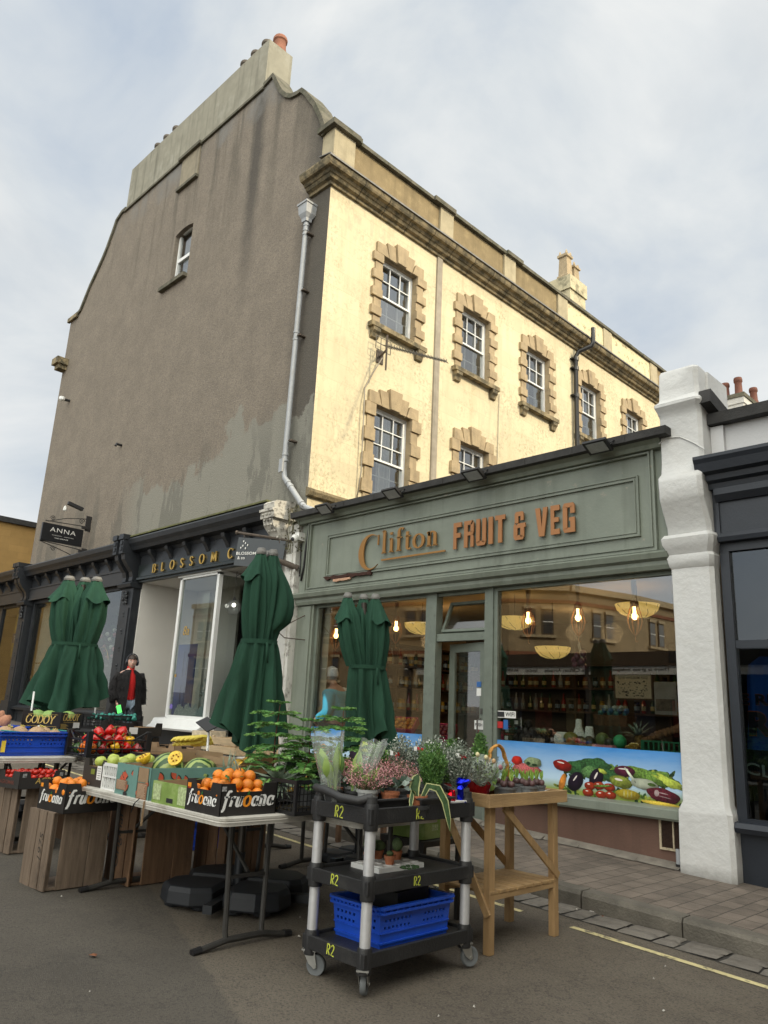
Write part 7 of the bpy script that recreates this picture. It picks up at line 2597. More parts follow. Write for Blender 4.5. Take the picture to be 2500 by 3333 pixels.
gc = Vector((-7.15, 3.03, 0))     # near corner
ctr = gc - (Matrix.Rotation(GR, 4, 'Z') @ Vector((W / 2, -D / 2, 0)))
t = cbox('cabbage_box', 'black box with gold GODOY lettering holding cabbages on the left tables', (ctr.x, ctr.y, 1.165), W, D, H, GR, GDm, .1, .05)
for side, L_ in (('F', W), ('R', D)):
 o, r, _ = face(t, W, D, side)
 b = MB()
 hh = .06
 wd = pen_width('GODOY', .06) * hh
 k = (L_ * .8) / wd
 pen_mb('GODOY', o + r * L_ * .1 + Vector((0, 0, .055 if side == 'F' else .085)), r, (0, 0, 1), hh * k * .92, .05, .17, .001, 0, b, space=.06, slant=.15)
 for z in (.03, .135) if side == 'F' else (.07, .145):
  b.bar(o + r * L_ * .15 + Vector((0, 0, z)), o + r * L_ * .92 + Vector((0, 0, z)), .002, .002)
 if side == 'R':
  for i in range(6):
   b.bar(o + r * .01 + Vector((0, 0, .055 - i * .008)), o + r * (.09 + .02 * (i % 3)) + Vector((0, 0, .055 - i * .008)), .001, .003)
 child(b, 'printed_text', goldp, t)
fpatch(t, W, D, 'R', .2, .3, .02, .07, whitep, 'label')
cb_m = mat('cabbage_leaf', (.2, .33, .08), .5, .25, 9, .4, 20)
for i, (dx, dy, lab) in enumerate(((-.12, -.06, 'pale green cabbage at the left of the gold lettered box'), (.02, -.08, 'pale green cabbage in the middle of the gold lettered box'), (.12, .06, 'pale green cabbage at the right of the gold lettered box'))):
 v = Matrix.Rotation(GR, 4, 'Z') @ Vector((dx, dy, 0))
 b = MB()
 b.ball((0, 0, 0), .065, 12, lump=.06)
 for k in range(8):
  a = k * .8
  b.ball((.015 * math.cos(a), .015 * math.sin(a), 0), .066, 8, sx=.98, sy=.9, lump=.12)
 o_ = b.build('cabbage', cb_m, None, True, label=lab, cat='cabbage')
 o_.location = (ctr.x + v.x, ctr.y + v.y, 1.165 + .105)
t = cbox('label_box', 'plain black tray with a white label right of the gold lettered box', (-7.0, 3.66, 1.14), .36, .42, .12, R_(12), GDm, .07, .04)
fpatch(t, .36, .42, 'R', .03, .13, .02, .08, whitep, 'label')
t = cbox('label_box', 'black tray under the plain one at the back of the left tables', (-7.05, 3.62, TL + .002), .4, .5, .15, R_(12), GDm, .07, .04)
lattice_crate('green_lined_crate', 'dark crate lined with teal paper behind the gold lettered box', (-7.6, 3.75, 1.17), .36, .45, .14, R_(20), sx=.05)
b = MB()
for i in range(30):
 x, y = q.uniform(-.16, .16), q.uniform(-.2, .2)
 b.ball((x, y, .11 + q.uniform(0, .03)), .03, 5, lump=.3)
o_ = b.build('teal_paper', mat('teal_tissue', (.02, .2, .16), .5, .4, 20), None, label='crumpled teal tissue paper in the crate behind the gold lettered box', cat='paper')
o_.location = (-7.6, 3.75, 1.17)
stake = mat('white_stake', (.7, .7, .68), .4, .05, 10)
def price_stake(x, y, z0, z1, lab, sgn=None):
 t = thing('price_stake', lab, 'price marker', (x, y, z0))
 b = MB()
 b.tube([(x, y, z0), (x - .02, y, z1)], .009, 7)
 b.build('stake', stake, t, True)
 if sgn:
  b = MB()
  b.box(-.09 / sgn, .09 / sgn, -.004, .004, -.05 / sgn, .05 / sgn)
  b.xf(Matrix.Translation((x - .05, y, z1 + .03)) @ Matrix.Rotation(R_(20), 4, 'Y') @ Matrix.Rotation(R_(-62), 4, 'X'))
  b.build('sign_card', ink if sgn == 1 else whitep, t)
 return t
price_stake(-7.77, 3.0, 1.0, 1.5, 'thin white stake standing behind the gold lettered box')
price_stake(-7.28, 2.9, .98, 1.2, 'short white stake between swedes and the gold lettered box')
price_stake(-8.33, 3.9, 1.0, 1.55, 'tall white stake right of the left parasol', 2)
price_stake(-5.13, 3.32, .85, 1.28, 'white stake with a tilted black price card above the bananas', 1)
wood_c = mat('old_crate_wood', (.19, .14, .1), .9, .3, 5, .8, 30, grain=(9, 9, .7), patch=.5, pcol=(.05, .036, .026), pscale=3)
wood_c2 = mat('brown_crate_wood', (.16, .09, .048), .85, .3, 5, .7, 30, grain=(9, 9, .7), patch=.5, pcol=(.04, .024, .015), pscale=3)
def bushel(lab, x, y, w, d, h, rz, m=wood_c, txt=None):  # noqa
 """wooden fruit crate stood on end: slatted narrow faces front and back, open side towards +Y-X"""
 g0 = gz(x)
 t = thing('wooden_crate', lab, 'crate', (x, y, g0), None, rz)
 b = MB()
 for (a, c) in ((-w / 2, -w / 2 + w * .4), (-w / 2 + w * .43, -w / 2 + w * .72), (-w / 2 + w * .76, w / 2)):
  b.box(a, c, -d / 2, -d / 2 + .012, 0, h - .002 * (a > 0))
  b.box(a, c, d / 2 - .012, d / 2, 0, h)
 for (a, c) in ((-d / 2 + d * .2, -d / 2 + d * .66), (-d / 2 + d * .68, d / 2 - .013)):
  b.box(w / 2 - .012, w / 2, a, c, .0, h)
 for sx in (-1, 1):
  for sy in (-1, 1):
   b.box(sx * (w / 2 - .03) - .014, sx * (w / 2 - .03) + .014, sy * (d / 2 - .028) - .014, sy * (d / 2 - .028) + .014, .012, h - .012)
 b.box(-w / 2 + .012, w / 2 - .012, -d / 2 + .012, d / 2 - .012, 0, .016)
 b.box(-w / 2 + .012, w / 2 - .012, -d / 2 + .012, d / 2 - .012, h - .016, h - .001)
 child(b, 'boards', m, t, bevel=.002)
 if txt:
  s, side, x0, z0, ln, ht, mm = txt
  o, r, _ = face(t, w, d, side)
  bb = text_mb(s, o + r * x0 + Vector((0, 0, z0)), (0, 0, 1), -r, ln, ht, .0008, .25)
  child(bb, 'stencil', mm, t)
 return t
faint = mat('faded_stencil', (.05, .04, .032), .9, .3, 40)
bushel('weathered slatted crate stood on end under the tomato box', -6.68, 2.66, .34, .38, .485, R_(8))
W, D, H = .30, .40, .13
TB = (-6.58, 2.62, gz(-6.65) + .485)
t = cbox('tomato_box', 'dark box with gold AGRO lettering full of small red tomatoes, low at the left', TB, W, D, H, R_(12), mat('charcoal_card', (.032, .029, .027), .6, .15, 8), .085, .05)
ftext(t, W, D, 'R', 'AGRO', .14, .035, .19, .045, goldp, offset=.02, shear=.15)
ftext(t, W, D, 'F', 'AGROMAR', .05, .03, .19, .03, mat('faded_red_print', (.16, .05, .035), .6), offset=.01)
fpatch(t, W, D, 'R', .025, .06, .085, .115, MATS['grey_print'])
fpatch(t, W, D, 'R', .35, .38, .085, .115, MATS['grey_print'])
tm_ = fruit('tomato', (.55, .025, .012), .021, 9, rough=.2, dimple=.1)
scatter(tm_, spots_in(TB, W, D, TB[2] + .055, .024, 60, R_(12), 2, 15), 'small red vine tomato in the AGRO box', 'tomato', 'vine tomatoes in the AGRO box')
bushel('grey weathered crate stood on end stencilled 1975 under the left orange box', -5.55, 2.52, .34, .42, .485, R_(4), wood_c, ('1975', 'F', .25, .18, .17, .05, faint))
W, D, H = .36, .41, .19
OB = (-5.5, 2.545, gz(-5.5) + .485)
t = cbox('citrus_box', 'black orange box with white script logo, low on a wooden crate', OB, W, D, H, R_(5), cardblk, .1, .05)
orchard_logo(t, W, D, 'F', .06, .1)
orchard_logo(t, W, D, 'R', .06, .12, .015)
fpatch(t, W, D, 'F', .015, .05, .145, .17, orangep)
o2 = op.copy()
col.objects.link(o2)
scatter(o2, spots_in(OB, W, D, OB[2] + .09, .036, 24, R_(5), 2, 25), 'orange in the low black box on the 1975 crate', 'orange', 'oranges in the low left black box')
bushel('brown wooden crate with black Original lettering under the front table', -5.42, 3.1, .34, .5, .55, R_(2), wood_c2, ('Original', 'F', .2, .1, .36, .11, ink))
bushel('dark slatted crate under the middle of the front table', -5.35, 3.75, .34, .42, .5, R_(8), wood_c2)
bushel('brown open crate in shadow behind the tomato crate', -6.9, 3.3, .34, .42, .48, R_(10), wood_c2)
bread_crate('small blue crate in shadow under the tables', (-6.2, 3.95, gz(-6.2)), .3, .42, .25, 0)
BZ = TZ - .028
t = thing('banana_bunch', 'bunch of green tinged yellow bananas on a dark tray behind the melons', 'bananas', (-5.5, 3.4, 1.1))
ban = mat('banana_peel', (.62, .5, .07), .45, .12, 6)
b_all = 0
q = random.Random(40)
for i in range(13):
 b = MB()
 k = i % 7
 lay = i // 7
 pts, rs = [], []
 for j in range(7):
  a = -1.0 + 2.0 * j / 6
  pts.append((-.02 + (k - 3) * .012 + .02 * lay, .115 * math.sin(a) - .04 + k * .03 - lay * .02, .055 * math.cos(a) + lay * .035 + .0 + k * .003))
  rs.append(.006 if j in (0,) else (.008 if j == 6 else .0185))
 b.tube(pts, rs, 6, 0)
 b.rot(0, .35 + (k - 3) * .1, (0, 0, 0), 'Z')
 child(b, 'banana', ban, t, True, ang=60)
t.rotation_euler.z = R_(-20)
W, D, H = .5, .62, .1
t = cbox('banana_tray', 'shallow black tray holding the bananas', (-5.4, 3.4, 1.0), .55, .45, .06, 0, GDm, 0, 0)
t = cbox('fruit_tray', 'shallow black tray of yellow fruit right of the bananas', (-4.3, 3.72, BZ), .4, .55, .1, 0, GDm, .07, .03)
ym = fruit('yellow_melon', (.7, .42, .05), .05, 12, rough=.5, sx=1.2)
scatter(ym, spots_in((-4.3, 3.72, 0), .4, .55, BZ + .04, .05, 16, 0, 1, 5), 'yellow orange fruit in the shallow tray beside the middle parasol pole', 'fruit', 'yellow fruit behind the pineapples')
mg = fruit('mango', (.62, .36, .03), .042, 12, rough=.4, sx=1.25)
scatter(mg, [(-4.62, 3.25, TZ + .19), (-4.58, 3.33, TZ + .22), (-4.54, 3.22, TZ + .18), (-4.66, 3.35, TZ + .2)], 'ripe mango in an open carton behind the watermelons', 'mango', 'mangoes in the open carton')
t = cbox('mango_carton', 'open brown carton with raised flaps behind the watermelons', (-4.75, 3.3, TZ - .02), .5, .3, .22, R_(3), card, 0, 0)
b = MB()
b.add([(-.25, -.15, .22), (.1, -.15, .22), (.08, -.17, .29), (-.23, -.17, .29)], [(0, 1, 2, 3)])
b.add([(.25, -.15, .22), (.25, .15, .22), (.36, .17, .29), (.36, -.16, .29)], [(0, 1, 2, 3)])
child(b, 'card_flap', card, t)
t = thing('slatted_box', 'pale slatted wooden box far back right of the person', 'box', (-7.0, 4.25, 1.07))
b = MB()
for z in (0, .075):
 b.box(-6.2, -5.8, 4.02, 4.03, .97 + z, 1.03 + z)
 b.box(-5.81, -5.80, 4.03, 4.5, .97 + z, 1.03 + z)
 b.box(-6.2, -6.19, 4.03, 4.5, .97 + z, 1.03 + z)
for x, y in ((-6.19, 4.04), (-5.82, 4.04), (-5.82, 4.48), (-6.19, 4.48)):
 b.box(x - .012, x + .012, y - .0, y + .02, .97, 1.12)
b.box(-6.2, -5.8, 4.03, 4.5, .965, .97)
b.build('boards', mat('pale_crate_wood', (.48, .36, .22), .8, .2, 6, .4, 30, grain=(1, 8, 8)), t, bevel=.002)
t.location = (-8.0, 4.25, 1.14)
t.location.x += 1.0
t = cbox('pale_print_box', 'cream printed box reading Ole behind the price card', (-6.66, 4.3, 1.04), .24, .22, .17, R_(15), mat('cream_card', (.55, .47, .34), .7, .25, 30), 0, 0)
ftext(t, .3, .24, 'R', 'Olé!', .03, .03, .15, .08, [ink], offset=.02, shear=.2)
ftext(t, .3, .24, 'F', 'Olé!', .06, .03, .17, .08, [ink], offset=.02, shear=.2)
t = cbox('pink_box', 'pale pink printed box between the cream box and the parasol', (-6.5, 4.55, 1.035), .26, .3, .12, R_(10), mat('pale_pink_card', (.58, .42, .4), .7, .12, 14), 0, 0)
t = cbox('brown_print_box', 'dark brown printed box in front of the parasol hem', (-6.2, 4.5, 1.035), .24, .3, .08, R_(8), mat('maroon_card', (.07, .03, .025), .6, .2, 10), 0, 0)
fpatch(t, .24, .3, 'R', .1, .13, .02, .06, whitep, 'label')
t = cbox('card_tray', 'brown cardboard tray beyond the pepper crate', (-6.5, 3.86, .99), .34, .3, .11, R_(6), card, .07, .04)
t = cbox('comice_box', 'black box lettered Com behind the green apples', (-5.98, 3.45, .86), .3, .46, .19, R_(4), GDm, 0, 0)
ftext(t, .36, .46, 'R', 'Com', .16, .09, .12, .045, goldp, offset=.01)
t = cbox('grape_tray', 'low black tray of small dark fruit behind the pepper crate', (-6.7, 4.0, .99), .3, .3, .08, 0, GDm, 0, 0)
for i, (x, y, lab) in enumerate(((-5.1, 4.5, 'pale styrofoam fruit tray beyond the middle parasol'), (-4.6, 4.45, 'second pale tray of citrus beyond the fir trees'), (-4.25, 4.5, 'pale wooden tray of oranges and limes left of the cellophane bouquet'))):
 t = cbox('pale_tray', lab, (x, y, .832), .44, .6, .09, 0, mat('pale_pine', (.6, .53, .38), .8, .12, 8, grain=(1, 8, 8)), 0, 0)
for nm, c, x, k in (('clementine', (.75, .25, .02), -4.6, 0), ('lime', (.25, .4, .05), -4.25, 1)):
 f = fruit(nm, c, .032, 10)
 scatter(f, spots_in((x, 4.5, 0), .4, .56, .87, .032, 40, 0, 1, 6 + k), '%s in the pale tray behind the fir trees' % nm, nm, '%ss in the pale trays' % nm)
t = cbox('terracotta_trough', 'long terracotta coloured trough of pots against the shop wall', (-5.4, 5.2, gz(-5.4) + .66), .9, .25, .12, 0, mat('terracotta_plastic', (.36, .13, .06), .8, .15, 8), 0, 0, cat='trough')
b = MB()
for x in (-5.8, -5.0):
 for y in (5.1, 5.3):
  b.box(x - .02, x + .02, y - .02, y + .02, gz(x), gz(-5.4) + .66)
b.build('trestle', wood_c2, label='dark timber trestle carrying the terracotta trough', cat='trestle')
cloth = mat('green_canvas', (.018, .058, .036), .85, .3, 4, .9, 16, spec=.2, grain=(1, 1, .22), patch=.35, pcol=(.022, .075, .045), pscale=3)
cap_m = mat('grey_cap', (.17, .165, .155), .6, .15, 10)
polem = mat('bronze_pole', (.05, .042, .035), .45, .2, 10, metal=.4)
IMG = Vector((.70, .714, 0))      # across the view
DEP = Vector((-.714, .70, 0))
def parasol(x, y, ztop, zw, zh, rt_, rw, rb, lab, seed, offs, lean=(0, 0), flap=.2, skirt=(0, 0)):
 g0 = gz(x)
 t = thing('closed_parasol', lab, 'parasol', (x, y, g0), 'closed green parasols')
 R0 = random.Random(seed)
 C = lambda z: Vector((x + lean[0] * (z - 1.1) / (ztop - 1.1), y + lean[1] * (z - 1.1) / (ztop - 1.1), 0)) if z > 1.1 else Vector((x, y, 0))
 b = MB()
 b.tube([(x, y, g0 + .02), (x, y, 1.1), tuple(C(ztop - .05) + Vector((0, 0, ztop - .05)))], .026, 10)
 b.build('pole', polem, t, True, ang=40)
 cb_ = MB()
 n = 72
 for k, (ox, od) in enumerate(offs):
  ph = R0.uniform(0, 6)
  rings = []
  nf = 5 + k % 2
  zz_ = [ztop, ztop - .012, ztop - .05, ztop - .12] + [ztop - .12 - (ztop - .12 - zw) * i / 9 for i in range(1, 10)]
  for z in zz_:
   s = (ztop - z) / (ztop - zw)
   c = C(z) + IMG * ox * (1 - s ** 2 * .38) + DEP * od * (1 - s ** 2 * .4)
   rad = rt_ * (.38 + .58 * min(1, s * 3.5) + .12 * math.sin(PI * s) - .12 * max(0, s - .6) / .4)
   if z == ztop:
    rad = rt_ * .28
   ring = []
   for j in range(n):
    a = 2 * PI * j / n
    f = .10 + .22 * min(1, s * 1.5)
    fold = math.cos(nf * a + ph + 1.4 * s) * .6 + math.cos((nf * 2 + 1) * a - ph * 2 - s) * .4
    q_ = rad * (1 + f * (abs(fold) ** .6 * (1 if fold > 0 else -1)) + .035 * math.sin(19 * a + 4 * math.sin(6 * s)) * s)
    ring.append((c.x + IMG.x * q_ * math.cos(a) + DEP.x * q_ * .85 * math.sin(a), c.y + IMG.y * q_ * math.cos(a) + DEP.y * q_ * .85 * math.sin(a), z))
   rings.append(ring)
  cb_.loft(rings, 0, True, True, False)
  if k != 1 or len(offs) < 3:
   rings = []
   sgn = -1 if ox < 0 else 1
   for i in range(7):
    s = i / 6
    z = ztop - .02 - flap * s
    ring = []
    for j in range(n):
     a = 2 * PI * j / n
     out = max(0, math.cos(a) * sgn * .8 - math.sin(a) * .6)
     q_ = rt_ * (.42 + .38 * s + .8 * s * out) * (1 + .10 * s * math.cos(9 * a + ph))
     c = C(z) + IMG * ox * (1 - .1 * s) + DEP * od
     ring.append((c.x + IMG.x * q_ * math.cos(a) + DEP.x * q_ * .85 * math.sin(a), c.y + IMG.y * q_ * math.cos(a) + DEP.y * q_ * .85 * math.sin(a), z + .025 * s * math.cos(5 * a + ph) - .02 * out * s))
    rings.append(ring)
   cb_.loft(rings, 0)
 n = 120
 ph = R0.uniform(0, 6)
 rings = []
 m_ = 15
 for i in range(m_ + 1):
  s = i / m_
  ring = []
  for j in range(n):
   a = 2 * PI * j / n
   z = zw - (zw - zh) * s * (1 + .09 * math.sin(2 * a + ph) + .05 * math.cos(5 * a + ph * 2) + skirt[1] * math.cos(a + PI))
   rad = rw + (rb - rw) * (s ** .75)
   f = (.10 + .30 * s ** .7)
   fold = math.cos(7 * a + ph + .5 * math.sin(3 * a)) * .62 + math.cos(13 * a - ph + 1.1 * s) * .38
   fold = math.copysign(abs(fold) ** .55, fold) + .16 * math.sin(23 * a + 3 * math.sin(5 * s + a) + ph)
   q_ = rad * (1 + f * fold + (skirt[0] * s * max(0, -math.cos(a)) ** 2))
   c = C(z)
   ring.append((c.x + IMG.x * q_ * math.cos(a) + DEP.x * q_ * .8 * math.sin(a), c.y + IMG.y * q_ * math.cos(a) + DEP.y * q_ * .8 * math.sin(a), z + (.02 * fold * s)))
  rings.append(ring)
 cb_.loft(rings, 0)
 inner = [[(C(zh).x + (p[0] - C(zh).x) * .72, C(zh).y + (p[1] - C(zh).y) * .72, p[2] + .12) for p in rings[-1]], [(C(zh).x + (p[0] - C(zh).x) * .3, C(zh).y + (p[1] - C(zh).y) * .3, p[2] + .3) for p in rings[-1]]]
 cb_.loft([rings[-1]] + inner, 0)
 cb_.build('canopy', cloth, t, True)
 b = MB()
 rr_ = []
 for z in (zw + .012, zw - .02):
  c = C(z)
  rr_.append([(c.x + IMG.x * rw * 1.08 * math.cos(a) + DEP.x * rw * .93 * math.sin(a), c.y + IMG.y * rw * 1.08 * math.cos(a) + DEP.y * rw * .93 * math.sin(a), z) for a in [2 * PI * j / 40 for j in range(40)]])
 b.loft(rr_)
 c = C(zw)
 p = c - DEP * rw * .9 + IMG * rw * .6
 b.bar((p.x, p.y, zw - .01), (p.x + .02, p.y, zw - .16), .02, .004)
 b.build('tie_strap', cloth, t, True)
 for ox, od in offs:
  c = C(ztop) + IMG * ox + DEP * od
  b = MB()
  b.lathe([(rt_ * .42, -.012), (rt_ * .46, .0), (rt_ * .46, .012), (rt_ * .38, .022), (rt_ * .36, .034), (rt_ * .3, .038)], (c.x, c.y, ztop), 18)
  b.build('finial_cap', cap_m, t, True, ang=40)
 return t
p1 = parasol(-8.0, 3.42, 2.68, 2.0, 1.36, .125, .215, .30, 'wide closed green parasol at the left with three grey caps', 3, [(-.16, 0), (-.01, .05), (.145, -.03)], flap=.2, skirt=(.2, .06))
p2 = parasol(-4.65, 3.35, 2.58, 1.92, 1.22, .085, .125, .185, 'tall closed green parasol in the middle rising above the florist sign', 8, [(-.04, -.02), (.045, .02), (.0, .09)], flap=.17, skirt=(.32, -.08))
p3 = parasol(-5.1, 5.0, 2.5, 1.86, 1.2, .095, .155, .185, 'closed green parasol in front of the green shop window', 12, [(-.15, 0), (0, .05), (.11, .0)], lean=(-.10, -.10), flap=.2)
b = MB()
rings = []
for i in range(11):
 s = i / 10
 z = 2.5 - .62 * s
 c = Vector((-4.65, 3.35, 0)) + IMG * (.07 + .06 * math.sin(PI * min(1, s * 1.25)) + .05 * s * (s < .75)) + DEP * .02
 r_ = .03 + .045 * math.sin(PI * s ** 1.4)
 rings.append([(c.x + IMG.x * r_ * (1 + .2 * math.cos(5 * a)) * math.cos(a) + DEP.x * r_ * math.sin(a), c.y + IMG.y * r_ * (1 + .2 * math.cos(5 * a)) * math.cos(a) + DEP.y * r_ * math.sin(a), z) for a in [2 * PI * j / 30 for j in range(30)]])
b.loft(rings, 0, True, True, True)
b.build('canopy_fold', cloth, p2, True)
def parasol_base(t, x, y, seed, s=1.0, rz=0):
 g0 = gz(x)
 bm_ = mat('black_base_plastic', (.012, .014, .018), .6, .15, 8, .1, 30)
 for k in range(4):
  b = MB()
  pts = [(.04, .04), (.40, .04), (.47, .12), (.47, .30), (.36, .44), (.18, .47), (.04, .40)]
  rr_ = []
  for z, e in ((.03, 0), (.045, .01), (.12, .0), (.15, -.025), (.155, -.04)):
   cx_, cy_ = .25, .23
   rr_.append([(cx_ + (p[0] - cx_) * (1 + e * 3), cy_ + (p[1] - cy_) * (1 + e * 3), z) for p in pts])
  b.loft(rr_, 0, True, True, True)
  for px_, py2 in ((.12, .1), (.38, .12), (.36, .32), (.14, .36)):
   b.lathe([(.06, 0), (.075, .06)], (px_, py2, 0), 10)
  b.xf(Matrix.Translation((x, y, g0)) @ Matrix.Rotation(rz + k * PI / 2, 4, 'Z') @ Matrix.Scale(s, 4))
  b.build('base_weight', bm_, t, bevel=.008)
 b = MB()
 for k in range(2):
  d = Vector((math.cos(rz + k * PI / 2), math.sin(rz + k * PI / 2), 0)) * .58 * s
  c = Vector((x, y, g0 + .05))
  b.bar(c - d, c + d, .06, .05)
 b.tube([(x, y, g0 + .05), (x, y, g0 + .3)], .034, 12)
 b.build('base_cross', mat('dark_steel', (.03, .033, .038), .4, .1, 10, metal=.4), t, True, ang=40)
parasol_base(p2, -4.65, 3.35, 1, .9, R_(35))
parasol_base(p3, -5.1, 4.9, 2, .6, R_(10))
parasol_base(p1, -8.0, 3.42, 3, .8, R_(20))
TR = thing('service_trolley', 'three tier black plastic trolley with silver posts marked R2, carrying potted plants', 'trolley', (-3.14, 3.3, gz(-3.14)))
G0 = gz(-3.14)
trb = mat('trolley_plastic', (.02, .02, .021), .5, .25, 6, .3, 80, patch=.35, pcol=(.06, .058, .052), pscale=6)
alu = mat('brushed_post', (.55, .55, .56), .45, .1, 6, .15, 40, metal=.35, patch=.3, pcol=(.3, .28, .25), pscale=8)
X0, X1, Y0, Y1 = -3.345, -2.945, 2.91, 3.68
LV = [(.255, .068), (.58, .066), (.905, .078)]
posts = [(X0, Y0), (X1, Y0), (X1, Y1), (X0, Y1)]
for i, (z, h) in enumerate(LV):
 b = MB()
 o_ = .035
 for a in ((X0 - o_, X1 + o_, Y0 - o_, Y0 - o_ + .022), (X0 - o_, X1 + o_, Y1 + o_ - .022, Y1 + o_), (X0 - o_, X0 - o_ + .022, Y0 - o_ + .022, Y1 + o_ - .022), (X1 + o_ - .022, X1 + o_, Y0 - o_ + .022, Y1 + o_ - .022)):
  b.box(a[0], a[1], a[2], a[3], z, z + h)
 b.box(X0 - .02, X1 + .02, Y0 - .02, Y1 + .02, z + h - .028, z + h - .016)
 sh = b.build('shelf', trb, TR, bevel=.004)
 b = MB()
 for (px_, py2) in posts:
  b.lathe([(.036, -.03), (.038, -.02), (.038, h + .01), (.034, h + .02)], (px_, py2, z), 14)
 b.each('collar', trb, sh, smooth=True, ang=40)
 b = MB()
 yel = mat('yellow_marker', (.55, .6, .08), .6, .3, 60)
 pen_mb('R2', (X0 + .16, Y0 - o_ - .0005, z + .012), R, U, h * .7, .13, .13, .001, 0, b, space=.1, slant=.05)
 if i:
  pen_mb('R2', (X1 + o_ + .0005, Y0 + .3, z + .012), (0, 1, 0), U, h * .65, .12, .12, .001, 0, b, space=.1, slant=.0)
 b.build('chalk_mark', yel, sh)
for i, (px_, py2) in enumerate(posts):
 b = MB()
 b.tube([(px_, py2, .26), (px_, py2, .93)], .0275, 16)
 b.build('post', alu, TR, True, ang=50)
 ww = .052
 rzz = [0.5, 2.2, 1.2, 0.2][i]
 zf_ = G0
 cst = MB()
 cst.box(-.04, .04, -.03, .03, .118 - .0, .126)
 for s in (-1, 1):
  cst.prism([(-.035, .118), (.03, .118), (.045, .045), (.03, .038), (.0, .06)], (0, s * .022 - .002, 0), (1, 0, 0), (0, 0, 1), (0, .004, 0))
 cst.tube([(.035, -.028, .052), (.035, .028, .052)], .008, 8)
 Mx = Matrix.Translation((px_, py2, zf_)) @ Matrix.Rotation(rzz, 4, 'Z')
 cst.xf(Mx)
 cs = cst.build('caster', mat('zinc_plate', (.45, .45, .43), .35, .2, 10, metal=.85), TR)
 wh = MB()
 pr = [(.02, -.012), (.03, -.012), (.034, -.014), (.048, -.015), (.052, -.008), (.052, .008), (.048, .015), (.034, .014), (.03, .012), (.02, .012)]
 wh.lathe(pr, (0, 0, 0), 22)
 wh.xf(Mx @ Matrix.Translation((.035, 0, .0525)) @ Matrix.Rotation(R_(90), 4, 'X'))
 wh.build('wheel', mat('grey_rubber', (.13, .14, .145), .7, .2, 12), cs, True, ang=40)
for yy, s in ((Y0, -1), (Y1, 1)):
 b = MB()
 zt = LV[2][0] + .08
 b.tube([(X0, yy, zt - .02), (X0, yy, zt + .05)], .03, 12)
 b.tube([(X1, yy, zt - .02), (X1, yy, zt + .05)], .03, 12)
 b.tube([(X0 - .01, yy - s * .02, zt + .05), (X0 + .01, yy + s * .045, zt + .062), (X0 + .12, yy + s * .07, zt + .06), (X1 - .16, yy + s * .07, zt + .035), (X1 - .05, yy + s * .045, zt + .03), (X1, yy - s * .005, zt + .05)], .021, 12)
 b.build('handle', mat('rubbery_handle', (.03, .03, .031), .55, .2, 10, .2, 60), TR, True, ang=60)
CR = bread_crate('royal blue stacking crate on the bottom shelf of the trolley', (-3.14, 3.3, .30), .36, .56, .2, 0, nm='blue_crate')
b = MB()
b.box(-.15, .1, -.1, .2, .05, .235)
b.rot(0, .15)
o_ = b.build('black_bin', mat('black_sheet', (.008, .008, .009), .5), label='black plastic sheet bundled inside the royal blue crate', cat='bag')
o_.location = (-3.14, 3.3, .30)
tr_m = mat('white_tray', (.68, .68, .66), .5, .05, 10)
t = thing('seed_tray', 'white moulded tray on the middle shelf of the trolley', 'tray', (-3.18, 3.35, .625))
b = MB()
b.box(-3.3, -3.08, 3.12, 3.48, .625, .655)
for i in range(3):
 for j in range(5):
  b.lathe([(.028, 0), (.025, .006)], (-3.26 + i * .07, 3.16 + j * .07, .655), 10)
b.build('tray_body', tr_m, t, bevel=.004)
potm = mat('terracotta_pot_small', (.42, .15, .07), .75, .12, 8, .2, 50)
cact = mat('cactus_skin', (.1, .15, .06), .7, .3, 30, .6, 60)
for i, (x, y, h_) in enumerate(((-3.24, 3.2, .09), (-3.2, 3.38, .075), (-3.12, 3.24, .03), (-3.27, 3.3, .06))):
 t = thing('potted_cactus', ['tallest potted cactus, left on the white tray', 'round potted cactus, right on the white tray', 'tiny flat succulent in a pot nearest the tray edge', 'small cactus at the back of the white tray'][i], 'cactus', (x, y, .66))
 b = MB()
 b.lathe([(.022, 0), (.03, .035), (.033, .036), (.033, .046), (.028, .046), (.027, .038)], (x, y, .66), 12)
 b.build('pot', potm, t, True, ang=40)
 b = MB()
 b.ball((x, y, .66 + .04 + h_ * .5), h_ * .5, 12, sx=.8 if i < 2 else 1.3, sy=.8 if i < 2 else 1.3, lump=.12)
 b.build('plant', cact, t, True)
lf = MB()
for i in range(10):
 a = i * .7
 lf.ball((-2.95 + .03 * math.cos(a), 3.22 + .05 * math.sin(a), .675), .016, 5, sz=.4)
lf.build('wilted_leaves', mat('dark_leaf', (.02, .05, .015), .6), label='scrap of dark green leaves on the edge of the middle shelf', cat='leaves')
t = cbox('green_box', 'pale green printed box of heather seen behind the middle shelf of the trolley', (-3.75, 4.2, .66), .3, .34, .17, R_(5), cardgrn, 0, 0)
fpatch(t, .3, .34, 'R', .22, .33, .02, .15, MATS['white_green_print'])
fpatch(t, .3, .34, 'R', .08, .15, .05, .09, MATS['white_green_print'])
b = MB()
b.box(-3.95, -3.55, 4.0, 4.4, .62, .655)
for x in (-3.93, -3.57):
 for y in (4.02, 4.38):
  b.box(x - .015, x + .015, y - .015, y + .015, gz(x), .62)
b.build('low_stool', tleg, label='dark metal stool under the green box behind the trolley', cat='stool')
pine = mat('treated_pine', (.37, .235, .11), .7, .22, 3, .4, 24, grain=(7, 7, .7), patch=.25, pcol=(.15, .095, .05), pscale=6)
pineh = mat('treated_pine_boards', (.38, .245, .115), .7, .22, 3, .4, 24, grain=(.7, 7, 7), patch=.25, pcol=(.15, .095, .05), pscale=6)
